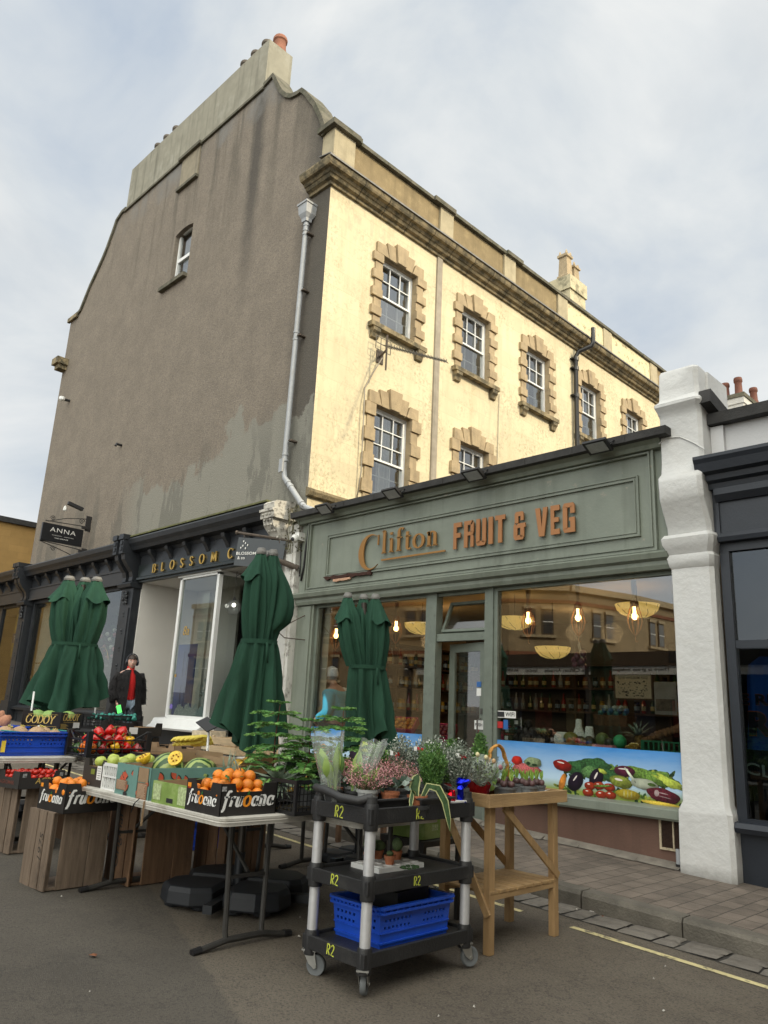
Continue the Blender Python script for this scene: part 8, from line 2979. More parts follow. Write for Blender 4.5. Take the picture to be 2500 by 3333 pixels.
pinev = mat('treated_pine_rail', (.4, .26, .125), .7, .22, 3, .4, 24, grain=(7, .7, 7), patch=.2, pcol=(.22, .12, .05), pscale=6)
PB = thing('potting_bench', 'treated pine potting bench with slatted lower shelf, right of the trolley', 'bench', (-3.17, 4.33, gz(-3.1)))
BT = .935
for (x, y) in ((-3.01, 3.99), (-3.01, 4.68), (-3.36, 3.99), (-3.36, 4.68)):
 b = MB()
 b.box(x - .023, x + .023, y - .026, y + .026, gz(x), BT)
 b.build('leg', pine, PB, bevel=.003)
b = MB()
for i in range(5):
 b.box(-3.41 + i * .09, -3.41 + i * .09 + .085, 3.94, 4.72, BT + .005, BT + .022)
b.build('worktop', pinev, PB, bevel=.002)
b = MB()
b.box(-2.965, -2.945, 3.9, 4.76, BT, BT + .075)
b.box(-3.43, -3.41, 3.9, 4.76, BT, BT + .075)
b.each('rail', pinev, PB, bevel=.002)
b = MB()
b.box(-3.41, -2.966, 3.9, 3.92, BT, BT + .075)
b.box(-3.41, -2.966, 4.74, 4.76, BT, BT + .075)
b.each('rail', pineh, PB, bevel=.002)
b = MB()
n = 8
for i in range(n):
 y = 3.97 + .73 * i / n
 b.box(-3.39, -2.985, y, y + .078, .445, .462)
b.each('slat', pineh, PB, bevel=.002)
b = MB()
b.box(-3.03, -2.99, 3.97, 4.7, .41, .444)
b.box(-3.38, -3.34, 3.97, 4.7, .41, .444)
b.each('shelf_rail', pinev, PB, bevel=.002)
b = MB()
b.bar((-2.985, 4.1, BT - .01), (-2.985, 4.7, .48), .018, .045, up=(0, 1, 0))
b.bar((-3.385, 4.1, BT - .01), (-3.385, 4.7, .48), .018, .045, up=(0, 1, 0))
b.bar((-3.36, 3.955, BT - .01), (-2.99, 3.955, .33), .018, .045, up=(1, 0, 0))
b.build('brace', pine, PB, bevel=.002)
needle = mat('fir_needle', (.07, .2, .04), .55, .35, 12)
needle_l = mat('fir_tip', (.15, .32, .07), .55, .3, 12)
bark = mat('fir_stem', (.12, .04, .025), .8, .3, 20)
gpot = mat('grey_plastic_pot', (.12, .125, .13), .5, .1, 8)
gpot2 = mat('pale_plastic_pot', (.4, .41, .4), .5, .1, 8)
soil = mat('soil', (.025, .018, .012), .95, .4, 40)
def potmesh(r, h, m=None):
 b = MB()
 b.lathe([(r * .72, 0), (r * .95, h * .8), (r * 1.04, h * .81), (r * 1.06, h), (r * .95, h), (r * .93, h * .86)], (0, 0, 0), 16, 0, False)
 b.lathe([(r * .93, h * .86), (.001, h * .88)], (0, 0, 0), 16, 1, False)
 b.lathe([(.001, .001), (r * .72, .001)], (0, 0, 0), 16, 0, False)
 return b
lqr = random.Random(1)
def leafquad(b, p, d, w, mi=0, fold=.15):
 e = d.cross(Vector((lqr.uniform(-1, 1), lqr.uniform(-1, 1), lqr.uniform(-.6, .6))))
 if e.length < 1e-4:
  e = Vector((1, 0, 0))
 e = e.normalized() * w
 b.add([p, p + d * .45 + e, p + d, p + d * .45 - e], [(0, 1, 2, 3)], mi)
def fir(loc, h, seed, lab, tiers=7, spread=.22):
 q = random.Random(seed)
 t = thing('small_fir', lab, 'fir tree', loc, 'potted fir trees')
 b = potmesh(.06, .1)
 child(b, 'pot', [gpot, soil], t, True, ang=40)
 b = MB()
 b.tube([(0, 0, .08), (q.uniform(-.01, .01), .0, h * .6), (q.uniform(-.015, .015), q.uniform(-.01, .01), h)], [.006, .0045, .002], 6, 0)
 stem = b
 f = MB()
 for k in range(tiers):
  z = .14 + (h - .14) * k / (tiers - 1)
  L0 = spread * (1 - .55 * k / (tiers - 1)) * (1 if k < tiers - 1 else .45)
  nb = 5
  a0 = q.uniform(0, 6)
  for m in range(nb):
   a = a0 + 2 * PI * m / nb + q.uniform(-.25, .25)
   L_ = L0 * q.uniform(.8, 1.15)
   lift = .35 if k == tiers - 1 else q.uniform(.05, .3)
   pts = []
   for j in range(7):
    s = j / 6
    pts.append(Vector((math.cos(a) * L_ * s, math.sin(a) * L_ * s, z + L_ * lift * s - L_ * .25 * s * s)))
   stem.tube(pts, [.0028 - .0018 * j / 6 for j in range(7)], 4, 0, False)
   d = Vector((math.cos(a), math.sin(a), .1)).normalized()
   sd = Vector((-math.sin(a), math.cos(a), 0))
   nn = int(L_ / .011)
   for j in range(nn):
    s = (j + .5) / nn
    i0 = min(5, int(s * 6))
    p = pts[i0].lerp(pts[i0 + 1], s * 6 - i0)
    wl = .055 * math.sin(PI * min(1, .2 + s * .8)) + .012
    for sg in (-1, 1):
     dd = (sd * sg * .9 + d * .55 + Vector((0, 0, q.uniform(-.28, .12)))).normalized() * wl * q.uniform(.75, 1.1)
     mi = 1 if (s > .72 or q.random() < .2) else 0
     leafquad(f, p, dd, .0065, mi)
     for u_ in (.35, .6, .85):
      pp_ = p + dd * u_
      e2 = (dd.normalized() * .5 + d * sg * 0 + d * .8).normalized() * .012
      leafquad(f, pp_, e2, .003, mi)
      e3 = (dd.normalized() * .6 - d * .8).normalized() * .011
      leafquad(f, pp_, e3, .003, mi)
 child(stem, 'trunk', bark, t, True)
 child(f, 'crown', [needle, needle_l], t)
 return t
fz = TZ + .02
fir((-3.98, 3.06, fz), .60, 1, 'tallest small fir at the left of the black plant crate', 8, .30)
fir((-3.82, 3.2, fz), .5, 2, 'small fir in the middle of the black plant crate', 8, .26)
fir((-3.76, 3.42, fz), .58, 3, 'small fir nearest the cellophane bouquet, with bright tips', 8, .30)
fir((-3.5, 3.45, fz), .36, 4, 'lowest small fir half hidden behind the trolley', 6, .2)
def shrub(name, lab, loc, r, h, n, mats, pot=(.055, .09, None), leaf=(.016, .005), style='up', seed=0, cat=None, bloom=0, group=None, droop=0, steps=7):
 q = random.Random(seed)
 t = thing(name, lab, cat or name.replace('_', ' '), loc, group)
 if pot:
  b = potmesh(pot[0], pot[1])
  child(b, 'pot', [pot[2] or gpot, soil], t, True, ang=40)
  z0 = pot[1] * .85
 else:
  z0 = 0
 f = MB()
 for i in range(n):
  a = q.uniform(0, 2 * PI)
  rr_ = math.sqrt(q.random())
  if style == 'up':
   top = Vector((math.cos(a) * r * rr_, math.sin(a) * r * rr_, z0 + h * (1 - .3 * rr_ * rr_) * q.uniform(.7, 1)))
   p0 = Vector((math.cos(a) * r * rr_ * .35, math.sin(a) * r * rr_ * .35, z0))
  elif style == 'cone':
   hh = q.random()
   rad = r * (1 - hh ** 2.2 * .75) * (.35 + .65 * rr_)
   top = Vector((math.cos(a) * rad, math.sin(a) * rad, z0 + h * hh + .06))
   p0 = Vector((math.cos(a) * rad * .3, math.sin(a) * rad * .3, z0 + h * hh * .75))
  else:
   top = Vector((math.cos(a) * r * (.35 + .65 * rr_), math.sin(a) * r * (.35 + .65 * rr_), z0 + h * math.sqrt(max(.05, 1 - rr_ * rr_ * .9)) * q.uniform(.75, 1)))
   p0 = Vector((math.cos(a) * r * .15, math.sin(a) * r * .15, z0))
  for j in range(steps):
   s = (j + 1) / steps
   p = p0.lerp(top, s) + Vector((q.uniform(-1, 1), q.uniform(-1, 1), q.uniform(-1, 1))) * r * .04
   d = (top - p0).normalized() * .6 + Vector((q.uniform(-1, 1), q.uniform(-1, 1), q.uniform(-.4, .8)))
   d = d.normalized() * leaf[0] * q.uniform(.7, 1.2)
   mi = 0
   if bloom and s > .45 and q.random() < bloom:
    mi = 2
   elif q.random() < .35:
    mi = 1
   leafquad(f, p, d, leaf[1], mi)
 child(f, 'foliage', mats, t)
 return t
conif = [mat('conifer_green', (.06, .15, .03), .6, .35, 20), mat('conifer_light', (.12, .24, .05), .6, .3, 20)]
silver = [mat('silver_leaf', (.2, .24, .19), .7, .25, 20), mat('grey_leaf', (.11, .14, .1), .7, .25, 20), mat('silver_tip', (.5, .52, .46), .7, .2, 20)]
heath = [mat('heather_green', (.1, .12, .05), .8, .3, 20), mat('heather_stem', (.2, .1, .07), .8, .3, 20), mat('heather_pink', (.62, .3, .32), .7, .3, 20)]
trayb = mat('grey_black_tray', (.035, .036, .038), .5, .2, 8)
T3 = .958
b = MB()
for (x0, x1, y0, y1) in ((-3.33, -2.96, 2.92, 3.22), (-3.33, -2.9, 3.24, 3.5)):
 rings = []
 for z, e in ((T3, -.02), (T3 + .05, -.005), (T3 + .052, .012), (T3 + .064, .012), (T3 + .064, 0), (T3 + .012, -.015)):
  rings.append([(x0 - e, y0 - e, z), (x1 + e, y0 - e, z), (x1 + e, y1 + e, z), (x0 - e, y1 + e, z)])
 b.loft(rings, 0, True, True, True)
b.build('shuttle_tray', trayb, label='black shuttle trays under the heathers on the top shelf of the trolley', cat='tray', bevel=.003)
PZ = T3 + .012
shrub('heather', 'pink heather in a pale pot at the near corner of the trolley', (-3.1, 3.03, PZ), .13, .15, 420, heath, (.06, .085, gpot2), (.012, .0028), 'dome', 1, 'heather', .55, 'pots of pink heather')
shrub('heather', 'pink heather at the left of the trolley top', (-3.27, 3.1, PZ), .12, .17, 420, heath, (.06, .085, gpot2), (.012, .0028), 'dome', 2, 'heather', .55, 'pots of pink heather')
shrub('heather', 'paler pink heather in the middle of the trolley top', (-3.12, 3.28, PZ), .13, .16, 420, heath, (.06, .085, gpot), (.012, .0028), 'dome', 3, 'heather', .5, 'pots of pink heather')
shrub('heather', 'pink heather behind the striped snake plant', (-3.28, 3.36, PZ), .12, .18, 380, heath, (.06, .085, gpot), (.012, .0028), 'dome', 4, 'heather', .5, 'pots of pink heather')
shrub('dwarf_conifer', 'bushy bright green conifer at the right of the trolley top', (-3.02, 3.46, PZ), .085, .27, 230, conif, (.06, .085, gpot), (.02, .0032), 'up', 5, 'conifer', steps=22)
shrub('dwarf_conifer', 'slim dark conifer at the left of the silver shrubs', (-3.38, 3.38, PZ), .05, .26, 120, conif, (.06, .085, gpot), (.02, .0035), 'up', 7, 'conifer', steps=20)
for i, (x, y, h_) in enumerate(((-3.31, 3.5, .3), (-3.24, 3.62, .28), (-3.14, 3.64, .3), (-2.99, 3.66, .29))):
 shrub('silver_shrub', ['silvery upright shrub with a red ribbon, left of the group', 'silvery shrub in the middle of the group behind the heathers', 'silvery shrub directly behind the bright conifer', 'silvery shrub at the right end of the group'][i], (x, y, PZ), .085, h_, 260, silver, (.06, .085, gpot), (.016, .0042), 'up', 20 + i, 'shrub', .25, steps=16)
rib = mat('red_ribbon', (.5, .02, .025), .4, .1, 10)
for i, (x, y, z) in enumerate(((-3.28, 3.43, 1.22), (-3.2, 3.55, 1.25), (-3.08, 3.56, 1.24), (-2.93, 3.62, 1.23))):
 b = MB()
 for k in range(5):
  a = k * 1.25
  leafquad(b, Vector((x, y, z)), Vector((math.cos(a) * .03, math.sin(a) * .02, .02 * math.sin(a * 2))), .009, 0)
 b.box(x - .035, x - .012, y - .02, y - .018, z - .005, z + .02, 1)
 b.build('ribbon_bow', [rib, paper], label=['red bow with white tag on the leftmost silvery shrub', 'red bow on the second silvery shrub', 'red bow above the bright conifer', 'red bow on the rightmost silvery shrub'][i], cat='ribbon')
for i, (x, y) in enumerate(((-3.33, 2.99), (-3.22, 3.17), (-3.04, 3.14))):
 t = thing('variegated_plant', ['silver veined plant at the left end of the trolley top', 'silver veined plant between two heathers', 'silver veined plant in a terracotta pot at the trolley edge'][i], 'plant', (x, y, PZ))
 child(potmesh(.05, .075), 'pot', [potm, soil], t, True, ang=40)
 b = MB()
 q = random.Random(60 + i)
 for k in range(34):
  a = q.uniform(0, 6.28)
  rr_ = q.uniform(.02, .09)
  p = Vector((math.cos(a) * rr_, math.sin(a) * rr_, .09 + q.uniform(0, .05)))
  d = Vector((math.cos(a), math.sin(a), q.uniform(-.2, .5))).normalized() * .05
  leafquad(b, p, d, .018, k % 2)
 child(b, 'foliage', [mat('dark_round_leaf', (.04, .075, .05), .5, .5, 50), mat('silver_round_leaf', (.24, .3, .26), .5, .4, 50)], t)
t = thing('snake_plant', 'striped snake plant with one long leaf drooping over the trolley edge', 'snake plant', (-2.96, 3.27, PZ))
child(potmesh(.055, .06), 'pot', [potm, soil], t, True, ang=40)
cup = MB()
cup.lathe([(.05, -.06), (.06, -.01), (.07, -.008), (.072, .012), (.06, .012)], (0, 0, 0), 18, 0)
child(cup, 'pot_holder', trayb, t, True, ang=40)
b = MB()
q = random.Random(2)
def blade(b, pts, w):
 n = len(pts)
 for (wf, mi, up_) in ((1, 1, 0), (.7, 0, .0012)):
  L_, R2 = [], []
  for i, p in enumerate(pts):
   p = Vector(p)
   d = (Vector(pts[min(i + 1, n - 1)]) - Vector(pts[max(i - 1, 0)])).normalized()
   e = d.cross(Vector((.75, -.65, .1))).normalized()
   s = i / (n - 1)
   ww = w * wf * math.sin(PI * (.15 + .83 * s)) ** .8
   off = Vector((.75, -.65, .1)) * up_
   L_.append(p + e * ww + off)
   R2.append(p - e * ww + off)
  b.add(L_ + R2, [(i, i + 1, n + i + 1, n + i) for i in range(n - 1)], mi)
blade(b, [(.0, -.01, .05), (-.01, -.015, .1), (0, -.01, .15), (.005, 0, .17)], .03)
blade(b, [(.02, .02, .05), (.04, .04, .11), (.07, .09, .1), (.09, .13, .03), (.1, .15, -.06), (.1, .165, -.12)], .022)
blade(b, [(-.0, -.03, .05), (.02, -.06, .08), (.03, -.08, .04), (.035, -.09, -.03)], .014)
blade(b, [(-.0, -.02, .05), (.0, -.04, .07), (.01, -.05, .09)], .02)
child(b, 'leaf', [mat('snake_leaf', (.05, .1, .04), .45, .5, 40), mat('snake_margin', (.5, .52, .25), .5)], t, True)
t = thing('foil_wrap', 'crumpled blue and red foil wrap at the right corner of the trolley top', 'foil wrap', (-2.95, 3.58, PZ))
b = MB()
q = random.Random(5)
for mi, (cx_, cy_, cz_, rx, rz_) in enumerate(((.0, .05, .06, .03, .075), (.0, -.03, .035, .035, .045), (.0, .06, -.0, .05, .02), (.01, .06, .12, .045, .02))):
 k = len(b.v)
 b.ball((cx_, cy_, cz_), 1, 9, [0, 1, 0, 0][mi], sx=rx * .8, sy=rx, sz=rz_)
 for i in range(k, len(b.v)):
  v = b.v[i]
  b.v[i] = tuple(v[j] + q.uniform(-.011, .011) for j in range(3))
child(b, 'foil', [mat('blue_foil', (.01, .02, .6), .12, .1, 5, metal=.9), mat('red_foil', (.6, .01, .02), .12, .1, 5, metal=.9)], t)
b = MB()
b.box(-3.05, -2.92, 3.5, 3.68, T3 + .005, T3 + .035)
b.build('white_tray', tr_m, label='white moulded tray under the foil at the right corner of the trolley top', cat='tray', bevel=.004)
cel = glassmat('cellophane', (.93, .95, .93), 1.9, .16, (.75, .78, .75), .15)
wrapleaf = [mat('lily_leaf', (.24, .36, .08), .5, .25, 12), mat('lily_leaf_dark', (.1, .2, .04), .5, .25, 12)]
def bouquet(x, y, z, h, lean, seed, lab, r=.085):
 q = random.Random(seed)
 t = thing('wrapped_plant', lab, 'wrapped plant', (x, y, z))
 b = MB()
 rings = []
 n = 40
 for i in range(10):
  s = i / 9
  rad = r * (.5 + .62 * s)
  ring = []
  for j in range(n):
   a = 2 * PI * j / n
   q_ = rad * (1 + .10 * math.cos(9 * a + s * 2) * (.4 + s) + .07 * math.cos(17 * a) * s)
   ring.append((q_ * math.cos(a) + lean[0] * s, q_ * math.sin(a) * .8 + lean[1] * s, h * s * (1 + .05 * math.cos(3 * a + seed))))
  rings.append(ring)
 b.loft(rings)
 child(b, 'cellophane', cel, t, True)
 b = MB()
 for i in range(9):
  a = q.uniform(0, 6.28)
  L_ = h * q.uniform(.45, .88)
  d = Vector((math.cos(a) * .05 + lean[0] * .7, math.sin(a) * .05 + lean[1] * .7, L_))
  p0 = Vector((math.cos(a) * .015, math.sin(a) * .015, 0))
  pts = [p0 + Vector((d.x * s * s, d.y * s * s, d.z * s)) for s in (0, .25, .5, .75, 1)]
  b.tube(pts[:4], .0035, 5, 0)
  n5 = 6
  w = q.uniform(.018, .034)
  fc = Vector((.7, -.65, 0))
  base = pts[2]
  dr = (pts[4] - pts[2])
  e = dr.cross(fc).normalized()
  L2, R2 = [], []
  for k in range(n5):
   s = k / (n5 - 1)
   p = base + dr * s + fc * .02 * math.sin(PI * s)
   ww = w * math.sin(PI * (.06 + .9 * s))
   L2.append(p + e * ww)
   R2.append(p - e * ww)
  b.add(L2 + R2, [(k, k + 1, n5 + k + 1, n5 + k) for k in range(n5 - 1)], i % 2)
 child(b, 'leaf', wrapleaf, t, True)
 b = potmesh(.05, .07)
 child(b, 'pot', [trayb, soil], t, True, ang=40)
 return t
bouquet(-3.27, 2.93, PZ, .36, (-.05, -.02), 3, 'tall leafy plant wrapped in clear cellophane at the left end of the trolley', .085)
bouquet(-3.2, 3.02, PZ, .33, (.05, .09), 9, 'second cellophane wrapped plant leaning right, with a round pale leaf', .07)
BZ2 = BT + .024
bulb_m = mat('bulb_skin', (.1, .05, .05), .5, .4, 14)
shoot = [mat('hyacinth_shoot', (.2, .34, .05), .5, .3, 20), mat('shoot_tip', (.36, .45, .1), .5, .3, 20)]
def hyacinth(x, y, lab, r=.058, seed=0, n=4):
 q = random.Random(seed)
 t = thing('hyacinth_pot', lab, 'hyacinth pot', (x, y, BZ2 + .012), 'pots of sprouting hyacinth bulbs')
 child(potmesh(r, .07), 'pot', [gpot, soil], t, True, ang=40)
 b, s_ = MB(), MB()
 for i in range(n):
  a = 2 * PI * i / n + q.uniform(-.3, .3)
  cx_, cy_ = math.cos(a) * r * .5, math.sin(a) * r * .5
  b.ball((cx_, cy_, .085), .021, 9, sz=1.05)
  for k in range(5):
   b2 = q.uniform(0, 6.28)
   p = Vector((cx_, cy_, .098))
   d = Vector((math.cos(b2) * .012, math.sin(b2) * .012, q.uniform(.045, .07)))
   leafquad(s_, p, d, .0085, k % 2)
   leafquad(s_, p, d.cross(Vector((0, 0, 1))).normalized() * 0 + d * 1.05 + Vector((.004, 0, 0)), .006, 0)
 child(b, 'bulb', bulb_m, t, True)
 child(s_, 'shoot', shoot, t)
for i, (x, y, r_) in enumerate(((-3.03, 4.19, .062), (-3.2, 4.36, .058), (-3.02, 4.42, .06), (-3.03, 4.55, .045), (-3.12, 4.62, .05), (-3.27, 4.55, .055), (-3.15, 4.5, .045))):
 hyacinth(x, y, ['large pot of hyacinth bulbs nearest the red wrapped plant', 'pot of hyacinth bulbs behind the large one', 'pot of crowded hyacinth bulbs on white paper at the bench edge', 'small pot of hyacinth bulbs right of the crowded pot', 'small hyacinth pot near the right end of the bench', 'hyacinth pot at the back right of the bench', 'small hyacinth pot squeezed between the others'][i], r_, 70 + i)
b = MB()
q = random.Random(3)
k = 0
for i in range(6):
 x0, y0 = -3.1 + q.uniform(-.1, .05), 4.22 + i * .085
 zz2 = BZ2 + .004
 b.add([(x0, y0, zz2), (x0 + .13, y0 - .02, zz2 + .03), (x0 + .14, y0 + .08, zz2 + .045), (x0, y0 + .09, zz2 + .01)], [(0, 1, 2), (0, 2, 3)])
b.box(-3.16, -3.09, 4.28, 4.36, BZ2, BZ2 + .065)
b.build('crumpled_paper', paper, label='crumpled white paper under the hyacinth pots on the bench', cat='paper')
t = thing('wrapped_rose', 'pale rose plant in red foil and clear cellophane on the bench', 'rose plant', (-3.12, 4.02, BZ2))
b = MB()
rings = []
for i in range(6):
 s = i / 5
 rings.append([((.052 + .02 * s) * (1 + .07 * math.cos(7 * a + i * .6)) * math.cos(a), (.052 + .02 * s) * (1 + .07 * math.cos(7 * a + i * .6)) * math.sin(a), .10 * s + (.015 * math.cos(4 * a) if i == 5 else 0)) for a in [2 * PI * j / 28 for j in range(28)]])
b.loft(rings, 0, True, True)
child(b, 'foil', mat('dark_red_foil', (.32, .01, .015), .25, .3, 12, metal=.5), t, True)
b = MB()
rings = []
q = random.Random(8)
for i in range(8):
 s = i / 7
 rad = .05 + .085 * s
 rings.append([(rad * (1 + .13 * math.cos(8 * a + i) * s + .05 * math.cos(19 * a)) * math.cos(a), rad * (1 + .13 * math.cos(8 * a + i) * s) * math.sin(a), .07 + .17 * s + .03 * s * math.cos(3 * a)) for a in [2 * PI * j / 48 for j in range(48)]])
b.loft(rings)
child(b, 'cellophane', cel, t, True)
b = MB()
for i in range(220):
 a, rr_ = q.uniform(0, 6.28), q.uniform(0, .1)
 p = Vector((rr_ * math.cos(a), rr_ * math.sin(a), q.uniform(.08, .22)))
 leafquad(b, p, Vector((q.uniform(-1, 1), q.uniform(-1, 1), q.uniform(-.3, 1))).normalized() * .028, .009, i % 2)
child(b, 'foliage', silver[:2], t)
b = MB()
for x, y, z, m_ in ((-.0, -.02, .27, 0), (.03, .03, .255, 0), (.06, .07, .235, 1), (.09, .1, .2, 2)):
 b.ball((x, y, z), .014, 8, m_, sz=1.2, lump=.15)
 b.tube([(x, y, z), (x * .5, y * .5, .1)], .0025, 4, 3)
child(b, 'rosebud', [mat('cream_rose', (.7, .62, .35), .6), mat('peach_rose', (.65, .4, .2), .6), mat('pink_rose', (.6, .25, .3), .6), shoot[0]], t, True)
b = MB()
b.lathe([(.09, 0), (.1, .02), (.095, .024), (.02, .01)], (-3.06, 4.06, BZ2), 20)
b.build('saucer', trayb, None, True, ang=40, label='black saucer under the red wrapped rose plant', cat='saucer')
bouquet(-3.22, 4.16, BZ2, .22, (.04, .08), 15, 'low cellophane wrapped plant right of the rose plant on the bench', .08)
shrub('dwarf_conifer', 'small conifer at the left rear of the wooden bench', (-3.3, 3.96, BZ2), .075, .22, 900, conif, (.055, .08, mat('red_pot', (.35, .02, .02), .4)), (.02, .004), 'cone', 31, 'conifer', steps=4)
shrub('dwarf_conifer', 'small conifer behind the rose plant under the basket handle', (-3.33, 4.3, BZ2), .075, .26, 900, conif, (.055, .08, gpot), (.02, .004), 'cone', 32, 'conifer', steps=4)
shrub('grey_shrub', 'low grey shrub behind the cellophane on the bench', (-3.36, 4.12, BZ2), .09, .2, 200, silver, (.055, .08, gpot), (.016, .004), 'up', 33, 'shrub', .1, steps=10)
shrub('grass_pot', 'pot of fine grassy leaves among the hyacinths', (-3.33, 4.62, BZ2), .06, .14, 120, [shoot[0], conif[0]], (.05, .07, gpot), (.03, .003), 'up', 34, 'plant', 0, steps=4)
t = thing('spider_plant', 'plant with long arching striped leaves behind the rose plant', 'spider plant', (-3.36, 4.1, BZ2 + .12))
b = MB()
q = random.Random(44)
for i in range(26):
 a = q.uniform(0, 6.28)
 L_ = q.uniform(.12, .24)
 pts = []
 for j in range(7):
  s = j / 6
  pts.append(Vector((math.cos(a) * L_ * s, math.sin(a) * L_ * s, .02 + L_ * (1.3 * s - 1.35 * s * s))))
 e = Vector((-math.sin(a), math.cos(a), 0))
 vs = []
 for j, p in enumerate(pts):
  w_ = .011 * math.sin(PI * (.12 + .85 * j / 6))
  vs += [p + e * w_, p - e * w_]
 b.add(vs, [(2 * j, 2 * j + 1, 2 * j + 3, 2 * j + 2) for j in range(6)], i % 2)
child(b, 'leaf', [mat('arching_leaf', (.1, .2, .05), .45, .25, 20), mat('arching_leaf_pale', (.2, .3, .09), .45, .25, 20)], t, True)
child(potmesh(.06, .0), 'pot', [gpot, soil], t) if False else None
b = potmesh(.06, .1)
b.xf(Matrix.Translation((0, 0, -.1)))
child(b, 'pot', [gpot, soil], t, True, ang=40)
t = thing('handled_basket', 'straw basket with a tall hooped handle at the back of the bench', 'basket', (-3.28, 4.42, BZ2))
b = MB()
for o_ in (-.006, .006):
 pts = [(o_ + .01 * math.sin(k * 2), -.13 * math.cos(PI * k / 16), .06 + .26 * math.sin(PI * k / 16)) for k in range(17)]
 b.tube(pts, .0075, 6)
for k in range(60):
 a = PI * k / 60
 c = Vector((0, -.13 * math.cos(a), .06 + .26 * math.sin(a)))
 b.tube([c + Vector((-.014, 0, 0)), c + Vector((.014, 0, .006))], .004, 4)
child(b, 'handle', mat('orange_straw', (.55, .27, .06), .7, .3, 40), t, True)
b = MB()
b.lathe([(.08, 0), (.12, .05), (.13, .08), (.12, .08)], (0, 0, 0), 20)
child(b, 'basket_body', MATS['wicker'], t, True)
cable([(-4.62, 2.5, TZ - .02), (-4.63, 2.485, TZ - .08), (-4.6, 2.48, TZ - .03), (-4.55, 2.49, TZ + .01)], .003, ink, 'thin wire looped over the near edge of the front table')
b = MB()
b.bar((-4.49, 2.49, TZ), (-4.49, 2.488, TZ - .14), .012, .004)
b.build('hanging_strap', card, label='short brown strap hanging from the near edge of the front table', cat='strap')
def skin_body(name, joints, edges, radii, m, par=None, root=0, sub=2):
 me = bpy.data.meshes.new(name)
 me.from_pydata(joints, edges, [])
 o = bpy.data.objects.new(name, me)
 col.objects.link(o)
 sk = o.modifiers.new('skin', 'SKIN')
 for i, v in enumerate(me.skin_vertices[0].data):
  r = radii[i]
  v.radius = r if isinstance(r, tuple) else (r, r)
  v.use_root = (i == root)
 ss = o.modifiers.new('sub', 'SUBSURF')
 ss.levels = sub
 ss.render_levels = sub
 bpy.context.view_layer.update()
 m2 = bpy.data.meshes.new_from_object(o.evaluated_get(bpy.context.evaluated_depsgraph_get()))
 m2.materials.clear()
 m2.materials.append(m)
 m2.polygons.foreach_set('use_smooth', [True] * len(m2.polygons))
 o.modifiers.clear()
 o.data = m2
 if par:
  o.parent = par
 return o
skinm = mat('skin', (.55, .33, .26), .5, .06, 10, sss=.1)
skinm2 = mat('skin_ruddy', (.5, .27, .2), .5, .08, 10)
PXp, PYp = -12.25, 6.25
pg = gz(PXp) + PT + .004
WM = thing('person', 'person in shaggy black coat, red roll neck and jeans wearing headphones by the florist', 'person', (PXp, PYp, pg))
WM.rotation_euler.z = R_(84)       # local -Y is the way she faces
J = [(0, 0, .84), (0, .0, 1.0), (0, 0, 1.18), (0, .005, 1.30), (0, -.005, 1.36), (0, -.015, 1.45),
     (-.15, 0, 1.27), (-.2, .03, 1.02), (-.19, -.08, .82), (-.185, -.12, .76),
     (.15, 0, 1.27), (.2, .03, 1.02), (.2, -.03, .8), (.2, -.05, .72),
     (-.085, 0, .78), (-.09, -.09, .44), (-.085, -.03, .08), (-.085, -.14, .03),
     (.085, 0, .78), (.09, .04, .44), (.085, .16, .1), (.085, .08, .04)]
E_ = [(0, 1), (1, 2), (2, 3), (3, 4), (4, 5), (3, 6), (6, 7), (7, 8), (8, 9), (3, 10), (10, 11), (11, 12), (12, 13), (0, 14), (14, 15), (15, 16), (16, 17), (0, 18), (18, 19), (19, 20), (20, 21)]
Rr = [(.13, .1), (.12, .09), (.14, .1), (.1, .07), .05, .05, .055, .042, .032, .026, .055, .042, .032, .026, .08, .055, .04, .035, .08, .055, .04, .035]
skin_body('body', J, E_, Rr, skinm, WM)
